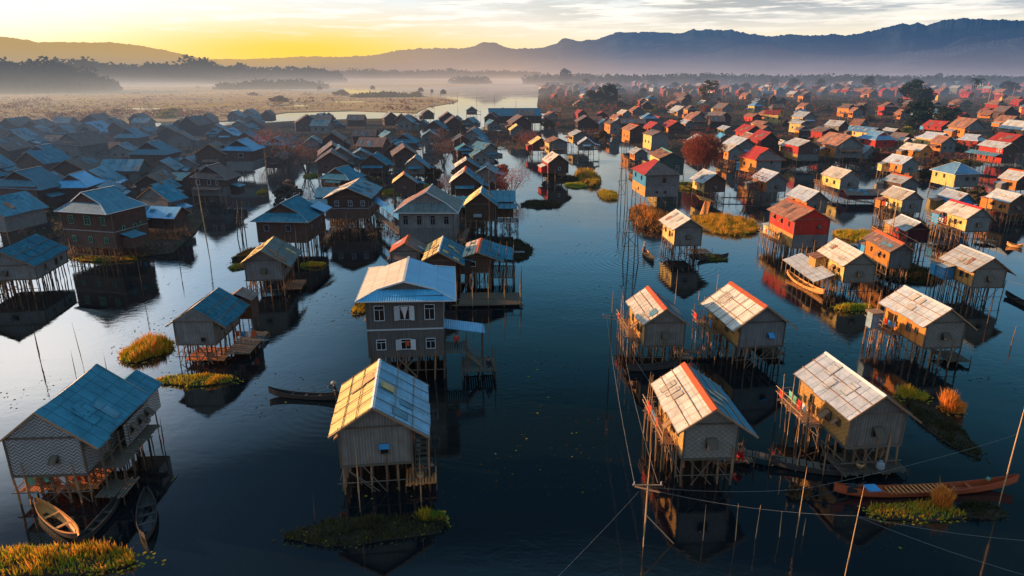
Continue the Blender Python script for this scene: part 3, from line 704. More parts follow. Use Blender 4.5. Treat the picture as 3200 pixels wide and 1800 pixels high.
def bush(seed, mats, n=12, per=60, size=.12):
    rnd = random.Random(seed); t = MB(); c = MB()
    for i in range(7):
        a = rnd.uniform(0, 6.3); t.tube([(0, 0, -.2), (cos(a) * .3, sin(a) * .3, .9)], [.03, .012], 4)
    for i in range(n):
        a = rnd.uniform(0, 6.3); r = rnd.random() ** .6 * .75; z = (1 - r * r) * rnd.uniform(.35, .95)
        leaf_cluster(c, Vector((cos(a) * r, sin(a) * r, z)), .28, per, size, rnd, (0, 0, 1))
    return t.mesh('stems', 'bark'), c.mesh('crown', mats)
TREES = {
 'round': [bare_tree(1, ['twig_red', 'leaf_russet'], twigs=14000, H=8)],
 'bare': [bare_tree(2, ['twig_grey', 'twig_red'], twigs=1100, H=8, spread=.42), bare_tree(3, ['twig_red', 'twig_grey'], twigs=1300, H=8, spread=.5)],
 'dark': [leafy_tree(4, ['leaf_dark', 'leaf_olive'], wide=.40, n=60), leafy_tree(5, ['leaf_dark', 'leaf_olive'], wide=.32, n=54), leafy_tree(6, ['leaf_dark', 'leaf_dark'], wide=.48, n=70)],
 'olive': [leafy_tree(7, ['leaf_olive', 'leaf_russet'], wide=.46)],
 'bush': [bush(1, ['leaf_russet', 'leaf_olive']), bush(2, ['leaf_olive', 'twig_grey']), bush(3, ['twig_red', 'leaf_russet']), bush(6, ['twig_grey', 'leaf_dark'])],
 'fresh': [bush(4, ['leaf_fresh', 'grass_gold'])],
}
def palm_meshes():
    t = MB(); t.tube([(0, 0, -.5), (.15, 0, 4), (0, .1, 8)], [.22, .16, .14], 7); c = MB(); rnd = random.Random(5)
    for i in range(22):
        a = i * 2.4; el = rnd.uniform(-.5, 1.0); prev = Vector((0, .1, 8))
        for k in range(6):
            nx = prev + Vector((cos(a) * cos(el), sin(a) * cos(el), sin(el))) * .55; el -= .33
            e = Vector((-sin(a), cos(a), 0)) * (.34 - .05 * k); dn = Vector((0, 0, -.15))
            c.face([prev, prev + e + dn, nx + e * .8 + dn, nx]); c.face([nx, nx - e * .8 + dn, prev - e + dn, prev]); prev = nx
    return t.mesh('trunk', 'bark'), c.mesh('fronds', 'leaf_dark')
TREES['palm'] = [palm_meshes()]
HT = {'round': 8, 'bare': 8, 'dark': 9, 'olive': 9, 'bush': 1.15, 'fresh': 1.15, 'palm': 9.2}
def tree(kind, x, y, h, label, group=None, var=0, wide=1.0, z=0.0, name=None, rnd=random):
    tm, cm_ = TREES[kind][var % len(TREES[kind])]; s = h / HT[kind]
    nm = name or {'round': 'bare_round_tree', 'bare': 'bare_tree', 'dark': 'evergreen_tree', 'olive': 'olive_tree', 'bush': 'bush', 'fresh': 'bush', 'palm': 'palm_tree'}[kind]
    o = empty(nm, (x, y, z), rnd.uniform(0, 6)); o.scale = (s * wide, s * wide, s)
    if kind == 'olive' and nm == 'olive_tree': o.name = 'broadleaf_tree'
    inst(tm.name.split('.')[0], tm, o); inst('fronds' if kind == 'palm' else 'crown', cm_, o)
    return tag(o, label, 'palm' if kind == 'palm' else ('bush' if kind in ('bush', 'fresh') else 'tree'), group)

def islet(cx, cy, rx, ry, ang, mats, h, label, n=None, seed=1, name='grass_islet', tall=1.0, group=None, lean=.25, dead=0):
    """floating mat of weeds: low mud body + upright grass"""
    rnd = random.Random(seed); o = empty(name, (cx, cy, 0), ang); b = MB(); m_ = 40
    edge = [1 + .22 * mn.noise(Vector((cos(i * 2 * pi / m_) * 1.6, sin(i * 2 * pi / m_) * 1.6, seed * 3.1))) + .09 * mn.noise(Vector((cos(i * 2 * pi / m_) * 6, sin(i * 2 * pi / m_) * 6, seed))) for i in range(m_)]
    R = lambda i, f, z: Vector((cos(i * 2 * pi / m_) * rx * edge[i % m_] * f, sin(i * 2 * pi / m_) * ry * edge[i % m_] * f, z))
    lv = [(1.0, -.15), (.97, .10), (.8, .22), (.5, .30)]
    for (f0, z0), (f1, z1) in zip(lv, lv[1:]):
        for i in range(m_): b.face([R(i, f0, z0), R(i + 1, f0, z0), R(i + 1, f1, z1), R(i, f1, z1)])
    b.face([R(i, .5, .30) for i in range(m_)])
    b.build('mud_base', 'mud', o)
    gb = MB(); area = pi * rx * ry; n = n or int(min(9000, max(350, area * 95)))
    for _ in range(n):
        a = rnd.uniform(0, 2 * pi); f = rnd.random() ** .5 * .99; e = edge[int(a / (2 * pi) * m_) % m_]
        x, y = cos(a) * rx * f * e, sin(a) * ry * f * e
        cl = mn.noise(Vector((x * .7, y * .7, seed))) ; hh = h * (.55 + .9 * max(0, cl + .35)) * rnd.uniform(.5, 1.25) * (1 - .35 * f)
        w_ = rnd.uniform(.025, .06) * (1 + h * .4); th = rnd.uniform(0, pi); dx, dy = cos(th) * w_, sin(th) * w_
        lx, ly = rnd.gauss(0, lean) * hh, rnd.gauss(0, lean) * hh; z = .12 + .15 * (1 - f)
        mi = 1 if cl + rnd.gauss(0, .15) > .12 else 0
        if len(mats) > 2 and rnd.random() < dead: mi = 2
        gb.face([(x - dx, y - dy, z), (x + dx, y + dy, z), (x + lx, y + ly, z + hh)], mi)
        if rnd.random() < .4: gb.face([(x - dy, y + dx, z), (x + dy, y - dx, z), (x - lx, y + ly * .5, z + hh * .8)], mi)
    for _ in range(max(6, n // 55)):   # tangled leafy stuff among the blades, spilling over the edge
        a = rnd.uniform(0, 2 * pi); f = rnd.random() ** .5 * 1.06; e = edge[int(a / (2 * pi) * m_) % m_]; s_ = rnd.uniform(.12, .4) * (.6 + h * .4)
        leaf_cluster(gb, Vector((cos(a) * rx * f * e, sin(a) * ry * f * e, .1 + h * .35 * rnd.random() * (1.1 - f))), s_, 16, .07 + h * .025, rnd, (0, 1, len(mats) - 1), .6)
    for _ in range(int(40 + area * 2)):
        a = rnd.uniform(0, 2 * pi); f = 1 + abs(rnd.gauss(0, .16)); x, y = cos(a) * rx * f, sin(a) * ry * f; q = rnd.uniform(.05, .14)
        gb.face([(x - q, y, .015), (x, y - q, .02), (x + q, y, .03), (x, y + q, .02)], rnd.choice((0, 1)))
    gb.build('grass', list(mats), o)
    return tag(o, label, 'islet', group)

land('mud_bank', [(-200, 404), (150, 402), (420, 396), (700, 392), (905, 378), (1080, 372), (1300, 368), (1320, 400), (1290, 440), (1180, 470), (1060, 500), (880, 520), (800, 510), (740, 560), (620, 600), (560, 640), (470, 690), (350, 700), (250, 720), (140, 640), (60, 660), (-200, 720)], .14, VILG)  # added dark ground hiding bright water, standing in for stilts, scrub and reflections
land('mud_bank', [(1330, 420), (1440, 400), (1560, 410), (1660, 410), (1690, 440), (1640, 470), (1560, 450), (1520, 480), (1440, 470), (1380, 480)], .14, VILG)
land('mud_bank', [(1700, 345), (2050, 338), (2500, 352), (3300, 352), (3300, 452), (3000, 470), (2900, 500), (2700, 520), (2600, 500), (2450, 530), (2300, 520), (2200, 490), (2110, 500), (1990, 440), (1940, 420), (1870, 412), (1760, 420)], .14, VILG)
land('mud_bank', [(980, 600), (1100, 570), (1250, 560), (1330, 600), (1450, 640), (1600, 640), (1640, 700), (1560, 760), (1400, 740), (1200, 720), (1060, 720)], .14, VILG) if False else None
def bank_scrub(name, poly, n, us, vs, label, seed, mats, zz=.2, hs=(.4, 1.5)):
    rnd = random.Random(seed); b = MB(); k = 0
    while k < n:
        u, v = rnd.uniform(*us), rnd.uniform(*vs)
        if not inpoly0(u, v, poly): continue
        p = ground(u, v, zz)
        if mn.noise(Vector((p.x * .05, p.y * .05, seed))) < -.25: continue
        s = rnd.uniform(*hs); leaf_cluster(b, p + Vector((0, 0, s * .4)), s, 14, s * .24, rnd, (rnd.choice((0, 0, 1, 1, 2)),), .8)
        for _ in range(8):
            q = p + Vector((rnd.uniform(-s, s), rnd.uniform(-s, s), 0)); b.face([q, q + Vector((.07, 0, 0)), q + Vector((rnd.uniform(-.4, .4), rnd.uniform(-.3, .3), s * rnd.uniform(1.2, 2.4)))], 0)
        k += 1
    tag(b.build(name, mats), label, 'scrub', kind='stuff')
def inpoly0(u, v, P):
    r = False; j = len(P) - 1
    for i in range(len(P)):
        if (P[i][1] > v) != (P[j][1] > v) and u < (P[j][0] - P[i][0]) * (v - P[i][1]) / (P[j][1] - P[i][1]) + P[i][0]: r = not r
        j = i
    return r
bank_scrub('undergrowth', [(-200, 404), (700, 392), (1300, 370), (1300, 440), (1060, 500), (800, 510), (620, 600), (470, 700), (250, 720), (-200, 720)], 1500, (-150, 1300), (372, 715), 'dark twiggy undergrowth on the mud between the left houses', 3, ['twig_grey', 'leaf_russet', 'leaf_olive'])
bank_scrub('undergrowth', [(1700, 345), (3300, 352), (3300, 480), (2700, 530), (2450, 530), (2110, 500), (1870, 412), (1760, 420)], 2600, (1700, 3250), (345, 528), 'dark twiggy undergrowth on the mud between the right houses', 4, ['twig_grey', 'twig_red', 'leaf_olive'])
bank_scrub('undergrowth', [(1700, 268), (3300, 268), (3300, 350), (1700, 345)], 2600, (1700, 3250), (262, 350), 'dark hedges and shrubs between the far right houses', 5, ['leaf_dark', 'leaf_olive', 'twig_red'], .4, (1.2, 4.0))
bank_scrub('undergrowth', [(1330, 420), (1440, 400), (1690, 410), (1690, 440), (1640, 470), (1440, 470)], 260, (1330, 1690), (400, 480), 'dark twiggy undergrowth in the central village', 6, ['twig_grey', 'twig_red', 'leaf_olive'])

land('mud_bank', [(185, 762), (330, 740), (470, 700), (590, 640), (650, 668), (610, 730), (540, 790), (330, 816), (190, 802)], .12, VILG)
bank_scrub('undergrowth', [(185, 762), (470, 700), (590, 640), (650, 668), (540, 790), (330, 816), (190, 802)], 200, (180, 650), (640, 815), 'dark twiggy undergrowth around the green-windowed house', 7, ['twig_grey', 'twig_grey', 'leaf_olive'], hs=(.3, .9))
bank_scrub('undergrowth', [(1000, 600), (1300, 570), (1640, 650), (1600, 760), (1300, 760), (1040, 720)], 330, (1000, 1640), (570, 760), 'tangled dark brush on the water between the brown central houses', 8, ['twig_grey', 'twig_grey', 'leaf_olive'], .0, (.3, .9))

FIT = {
'h1': [-31.05, 42.67, 0.054, 4.86, 7.04, 2.25, 2.77, 1.88, 0.12, 1.09, 0.14, 0.45],
'h2': [-9.7, 43.92, 0.122, 4.78, 7.06, 2.3, 2.83, 1.61, 0.61, 1.27, 0.43, 0.45],
'h3': [-10.29, 63.17, 0.089, 6.9, 9.88, 2.56, 5.87, 1.12, 0.83, 1.28, 0.65, 0.47],
'h4': [14.77, 65.0, 0.06, 3.96, 6.69, 2.16, 2.38, 1.44, 0.34, 1.17, 0.16, 0.45],
'h5': [23.85, 64.77, 0.135, 4.59, 7.19, 2.24, 2.54, 1.7, 0.88, 1.05, 0.44, 0.45],
'h6': [13.6, 44.56, 0.041, 3.73, 6.68, 2.23, 2.69, 1.32, 0.69, 1.24, 0.5, 0.45],
'h7': [25.72, 46.35, 0.108, 4.13, 6.94, 2.19, 2.6, 1.51, 0.42, 1.02, 0.34, 0.45],
'h8': [41.84, 64.44, 0.059, 3.86, 6.69, 2.19, 2.6, 1.41, 0.58, 1.07, 0.25, 0.45],
'h9': [59.4, 83.43, -0.008, 3.86, 6.08, 2.17, 2.37, 1.4, 0.63, 1.14, 0.22, 0.44],
'h10': [44.33, 86.18, -0.01, 3.87, 7.18, 2.16, 2.35, 1.49, 0.42, 0.21, 0.23, 0.45],
'h11': [45.34, 104.99, 0.06, 5.42, 8.68, 2.06, 4.39, 1.53, 0.5, 0.95, 0.17, 0.46],
'h12': [26.84, 104.54, 0.062, 4.16, 6.77, 2.26, 2.83, 1.33, 0.63, 1.76, 0.5, 0.45],
'h14': [57.31, 130.04, 0.105, 3.93, 6.95, 2.2, 2.51, 1.5, 0.54, 0.83, 0.33, 0.45],
'h15': [31.48, 148.74, 0.097, 7.3, 10.3, 2.14, 4.88, 2.21, 0.47, 0.41, 0.34, 0.47],
'h16': [44.3, 151.94, 0.134, 4.89, 6.61, 2.21, 2.49, 1.69, 0.71, -0.07, 0.48, 0.44],
'h17': [58.04, 152.35, 0.145, 4.68, 6.43, 2.19, 2.58, 1.69, 0.49, 0.5, 0.33, 0.44],
'h18': [66.19, 181.77, 0.207, 7.25, 8.15, 2.13, 4.0, 2.3, 0.72, 1.07, 0.45, 0.45],
'h19': [40.6, 179.39, 0.023, 6.41, 10.85, 2.2, 4.32, 1.45, 0.33, 0.9, 0.3, 0.47],
'h20': [38.25, 206.88, 0.099, 3.83, 5.54, 2.15, 2.2, 1.28, 0.57, 0.5, 0.38, 0.44],
'h21': [49.33, 236.55, 0.154, 5.97, 8.33, 2.17, 4.88, 1.23, 0.38, 0.5, 0.4, 0.46],
'h22': [45.17, 256.25, 0.165, 6.09, 8.85, 2.23, 4.9, 1.64, 0.42, 0.75, 0.45, 0.46],
'h23': [43.16, 298.18, 0.206, 4.47, 7.26, 2.06, 4.16, 1.16, 0.5, 0.5, 0.48, 0.45],
'h24': [68.87, 296.09, 0.114, 7.5, 9.29, 2.33, 2.83, 2.25, 0.64, 0.53, 0.42, 0.46],
'a': [-170.77, 283.0, -0.012, 8.38, 10.87, 2.43, 2.73, 2.8, 0.02, 1.48, 0.47, 0.47],
'b': [-179.32, 277.89, 0.08, 5.84, 7.56, 2.26, 2.56, 2.08, 0.11, 1.18, 0.45, 0.45],
'c': [-128.28, 204.47, -0.117, 7.99, 12.4, 2.52, 5.51, 2.35, 0.48, 1.54, 0.23, 0.48],
'f': [-96.96, 135.96, -0.071, 9.41, 9.49, 2.55, 3.82, 2.71, 0.34, 1.12, 0.15, 0.46],
'g': [-93.17, 151.99, 0.206, 6.69, 7.86, 2.31, 2.6, 2.19, 0.07, 1.32, 0.45, 0.45],
'i': [-63.24, 103.17, -0.253, 9.32, 6.63, 2.42, 5.38, 2.79, 0.0, -0.01, 0.92, 0.44],
'j': [-65.81, 87.54, 0.159, 7.18, 8.65, 2.23, 1.87, 2.08, 0.45, 0.38, 0.59, 0.46],
'k': [-65.35, 124.91, -0.315, 6.8, 3.9, 2.3, 3.21, 2.11, 0.2, 0.76, 0.22, 0.43],
'l': [-65.1, 148.29, -0.054, 6.98, 6.89, 2.07, 4.06, 2.22, 0.13, 0.88, 0.38, 0.45],
'm': [-72.88, 185.73, 0.004, 7.94, 9.66, 2.35, 5.49, 2.32, 0.17, 0.59, 0.29, 0.46],
'n': [-99.75, 191.27, -0.001, 9.48, 8.8, 2.14, 4.11, 2.88, 0.4, 0.64, 0.4, 0.46],
'o': [-108.76, 265.66, 0.035, 5.58, 9.34, 2.24, 2.54, 1.91, 0.28, 0.82, 0.46, 0.46],
'p': [-94.95, 248.03, 0.06, 6.57, 6.86, 2.23, 2.53, 2.23, 0.33, 0.81, 0.45, 0.45],
'q': [-150.8, 317.38, 0.034, 4.75, 6.8, 2.21, 2.51, 1.65, 0.17, 0.98, 0.45, 0.45],
's': [-118.37, 246.37, 0.255, 7.38, 7.5, 2.27, 2.57, 2.48, 0.24, 1.04, 0.45, 0.45],
'u': [-88.83, 301.63, 0.326, 10.54, 7.5, 2.56, 3.84, 3.18, 0.24, 0.56, 0.44, 0.45],
'v': [-100.06, 365.35, -0.253, 4.7, 6.48, 2.18, 2.48, 1.76, 0.45, 0.45, 0.44, 0.44],
'z': [-59.0, 337.19, 0.307, 6.79, 7.5, 2.41, 3.79, 2.46, 0.3, 0.54, 0.42, 0.45],
'aa': [-33.62, 203.87, -0.148, 6.92, 7.5, 2.24, 2.72, 2.52, 0.41, 0.45, 0.43, 0.45],
'bb': [-36.34, 180.68, 0.004, 6.46, 6.99, 2.22, 2.56, 2.3, 0.29, 0.71, 0.49, 0.45],
'cc': [-25.29, 178.37, 0.061, 4.8, 5.75, 2.24, 2.55, 1.84, 0.19, 1.26, 0.41, 0.44],
'dd': [-23.98, 150.51, 0.147, 4.77, 4.13, 2.16, 2.38, 1.71, 0.25, 0.69, 0.43, 0.43],
'ee': [-39.11, 156.24, -0.308, 6.35, 6.74, 2.27, 2.64, 1.89, 0.76, 0.83, 0.48, 0.45],
'ff': [-36.27, 233.94, -0.068, 7.62, 7.5, 2.28, 2.8, 2.28, 0.38, 0.68, 0.44, 0.45],
'ii': [-32.22, 291.62, -0.084, 7.96, 7.5, 2.29, 2.81, 2.77, 0.44, 0.74, 0.46, 0.45],
'jj': [-29.9, 323.87, 0.135, 8.39, 7.5, 2.53, 4.15, 2.78, 0.38, 0.49, 0.43, 0.45],
'kk': [-24.44, 423.07, 0.063, 6.32, 7.5, 2.22, 2.52, 2.14, 0.45, 0.57, 0.45, 0.45],
'mm': [-13.96, 253.18, -0.129, 7.11, 7.5, 2.25, 2.55, 2.62, 0.32, 0.85, 0.45, 0.45],
'nn': [-11.18, 229.55, -0.111, 5.52, 7.5, 2.25, 2.86, 1.95, 0.49, 0.59, 0.46, 0.45],
'oo': [-8.57, 209.03, 0.553, 5.11, 7.5, 2.27, 3.05, 1.8, 0.29, 0.58, 0.53, 0.45],
'pp': [-11.62, 173.12, 0.088, 5.72, 6.37, 2.27, 2.57, 1.84, 0.04, 1.32, 0.44, 0.44],
'qq': [-10.29, 148.89, 0.03, 5.89, 7.88, 2.29, 2.88, 2.19, 0.37, 1.11, 0.45, 0.45],
'rr': [1.99, 282.76, 0.088, 5.8, 7.82, 2.23, 2.67, 1.95, 0.38, 0.65, 0.45, 0.45],
'ss': [9.25, 232.31, 0.097, 5.66, 7.44, 2.21, 2.47, 1.8, 0.59, 0.5, 0.44, 0.45],
'tt': [14.1, 220.92, 0.13, 5.84, 7.81, 2.44, 3.72, 1.28, 0.45, 0.41, 0.44, 0.45],
'uu': [11.48, 180.8, 0.159, 5.44, 7.57, 2.27, 2.75, 2.09, 0.23, 1.17, 0.4, 0.45],
'vv': [24.73, 255.78, 0.125, 5.94, 8.37, 2.32, 2.97, 1.42, 0.39, 0.63, 0.46, 0.46],
'ww': [25.18, 233.43, -0.037, 5.18, 5.92, 2.15, 2.18, 1.87, 0.41, 0.58, 0.43, 0.44],
'xx': [63.39, 393.08, 0.25, 5.33, 8.13, 2.21, 2.5, 1.86, 0.44, 0.5, 0.45, 0.45],
'yy': [74.57, 418.36, 0.105, 7.06, 8.29, 2.25, 2.54, 2.42, 0.5, 0.5, 0.46, 0.46],
'zz': [53.92, 358.05, 0.278, 4.43, 7.25, 2.18, 2.48, 1.47, 0.42, 0.5, 0.45, 0.45],
'r1': [61.33, 299.75, 0.168, 5.24, 8.32, 2.21, 2.51, 1.88, 0.44, 0.5, 0.46, 0.46],
'r2': [71.12, 340.88, 0.192, 4.79, 6.86, 2.18, 2.48, 1.77, 0.43, 0.5, 0.45, 0.45],
'r3': [80.61, 319.8, 0.093, 3.74, 7.12, 2.18, 2.48, 1.49, 0.4, 0.5, 0.45, 0.45],
's2': [67.05, 208.49, 0.088, 4.6, 5.42, 2.19, 2.68, 1.68, 0.51, 0.37, 0.41, 0.44],
's3': [82.65, 239.15, -0.032, 5.32, 9.36, 2.26, 2.93, 1.88, 0.18, 0.24, 0.39, 0.46],
's4': [72.61, 226.22, 0.438, 5.1, 3.79, 2.17, 2.47, 1.94, 0.44, 0.5, 0.43, 0.43],
's6': [88.0, 208.35, 0.038, 6.39, 9.54, 2.14, 4.26, 1.56, 0.26, 0.48, 0.06, 0.46],
's7': [90.17, 227.38, 0.079, 2.85, 6.0, 2.17, 2.43, 1.26, 0.49, 0.5, 0.41, 0.44],
's8': [113.65, 251.19, 0.055, 5.82, 8.26, 2.18, 4.83, 1.2, 0.67, 0.55, 0.46, 0.46],
's9': [77.24, 252.86, -0.026, 3.28, 6.83, 2.17, 2.47, 1.14, 0.37, 0.5, 0.45, 0.45],
's10': [90.76, 292.8, 0.102, 4.6, 7.47, 2.19, 2.12, 1.16, 0.35, 0.8, 0.47, 0.45],
's11': [123.37, 356.45, 0.17, 5.09, 8.82, 2.29, 3.07, 1.5, 0.37, 0.5, 0.45, 0.46],
's12': [133.92, 357.22, 0.863, 4.83, 7.02, 2.1, 4.61, 1.66, 0.54, 0.5, 0.33, 0.45],
's13': [103.66, 287.97, 0.226, 4.6, 8.2, 2.14, 4.58, 1.14, 0.37, 0.5, 0.53, 0.45],
's14': [124.61, 301.38, 0.262, 3.66, 7.51, 2.05, 4.11, 0.96, 0.6, 0.5, 0.43, 0.45],
's15': [99.34, 334.0, 0.375, 6.76, 9.58, 2.16, 4.51, 2.26, 0.58, 0.5, 0.46, 0.46],
's16': [135.45, 447.52, 0.319, 8.28, 9.96, 2.31, 2.61, 2.9, 0.54, 0.5, 0.47, 0.47],
's17': [143.52, 306.52, 0.406, 5.41, 7.55, 2.2, 2.5, 1.99, 0.45, 0.5, 0.45, 0.45],
't1': [108.46, 212.48, 0.124, 4.31, 8.67, 2.24, 1.83, 1.98, 0.29, 1.43, 0.42, 0.46],
't2': [104.06, 182.16, 0.126, 4.65, 7.29, 2.18, 2.42, 1.63, 0.48, 0.6, 0.27, 0.45],
't3': [86.14, 149.62, 0.154, 4.12, 5.47, 2.17, 2.47, 1.25, 0.42, 0.5, 0.44, 0.44],
't4': [105.17, 160.84, 0.072, 5.92, 7.96, 1.98, 3.33, 1.85, 0.57, 0.28, 0.25, 0.45],
't5': [114.72, 153.68, 0.171, 4.46, 4.33, 2.17, 2.47, 1.77, 0.43, 0.5, 0.43, 0.43],
't6': [126.63, 214.86, 0.261, 4.1, 7.46, 2.18, 2.37, 1.51, 0.63, 0.5, 0.32, 0.45],
't7': [148.04, 241.09, 0.246, 6.13, 10.26, 2.3, 3.04, 1.81, 0.37, 0.47, 0.42, 0.47],
't8': [164.58, 246.45, 0.507, 5.11, 6.62, 2.17, 2.29, 1.56, 0.57, 0.44, 0.37, 0.44],
't9': [142.43, 201.22, 0.126, 4.26, 8.84, 2.16, 4.68, 1.21, 0.67, 0.69, 0.28, 0.46],
't10': [142.62, 278.38, 0.227, 6.7, 12.37, 2.33, 2.23, 1.7, 0.51, 0.5, 0.56, 0.48],
't11': [129.88, 245.49, 0.17, 7.49, 9.41, 2.29, 2.72, 2.23, 0.61, 0.55, 0.38, 0.46],
't12': [137.79, 241.42, -0.058, 2.15, 5.11, 2.16, 2.46, 0.94, 0.35, 0.5, 0.43, 0.43],
't13': [159.05, 317.96, 0.594, 5.46, 4.68, 2.18, 2.48, 2.02, 0.45, 0.5, 0.43, 0.43],
't14': [152.91, 278.51, 0.141, 3.06, 6.49, 2.17, 2.46, 1.08, 0.36, 0.5, 0.44, 0.44],
't17': [191.48, 311.21, 0.217, 6.11, 10.04, 2.23, 2.11, 2.01, 0.68, 0.5, 0.4, 0.47],
'u1': [76.13, 156.87, 0.137, 4.62, 7.19, 2.18, 2.5, 1.64, 0.35, 0.58, 0.17, 0.45],
'u2': [75.9, 130.4, 0.043, 3.81, 6.51, 2.17, 2.49, 1.42, 0.45, 0.02, 0.26, 0.44],
'u3': [85.23, 128.87, 0.045, 3.18, 5.38, 2.17, 2.47, 1.23, 0.23, 0.77, 0.44, 0.44],
'u4': [78.01, 114.78, 0.03, 3.96, 7.47, 2.18, 2.4, 1.53, 0.47, 0.81, 0.26, 0.45],
'u5': [63.84, 106.28, -0.062, 3.21, 5.67, 2.14, 2.14, 1.08, 0.58, 0.1, 0.29, 0.44],
'u6': [94.94, 128.56, 0.02, 3.01, 5.89, 2.16, 2.42, 1.25, 0.49, 0.5, 0.39, 0.44],
'u7': [53.28, 92.88, -0.058, 2.83, 7.5, 2.17, 2.47, 0.98, 0.4, 0.4, 0.45, 0.45],
'I1': [-13.12, 106.93, -0.018, 8.38, 9.22, 2.39, 5.24, 2.48, 0.86, 0.82, 0.6, 0.46],
'I2': [-5.61, 122.31, 0.002, 5.35, 6.46, 2.24, 2.99, 2.04, 0.39, 0.46, 0.42, 0.44],
'I3': [-9.47, 87.32, 0.027, 4.2, 7.8, 2.25, 2.55, 1.16, 0.11, 1.13, 0.45, 0.45],
'I4': [-4.51, 89.93, -0.025, 3.26, 7.11, 2.36, 2.19, 0.55, 0.38, 1.91, 0.46, 0.45],
'I5': [-14.49, 90.43, 0.035, 3.91, 3.94, 2.18, 2.48, 1.2, 0.23, 0.84, 0.43, 0.43],
'J1': [-29.77, 126.87, 0.017, 7.32, 11.19, 2.27, 3.95, 1.58, 0.83, 0.8, 0.56, 0.47],
'J2': [-35.48, 107.03, -0.054, 7.64, 9.22, 2.49, 3.65, 2.22, 0.67, 0.76, 0.68, 0.46],
'J3': [-32.15, 86.42, 0.107, 4.6, 6.66, 2.28, 2.59, 1.44, 0.3, 1.28, 0.63, 0.45],
'K1': [-31.16, 64.89, 0.015, 3.84, 6.33, 2.27, 2.37, 1.28, 0.88, 1.17, -0.12, 0.44],
}
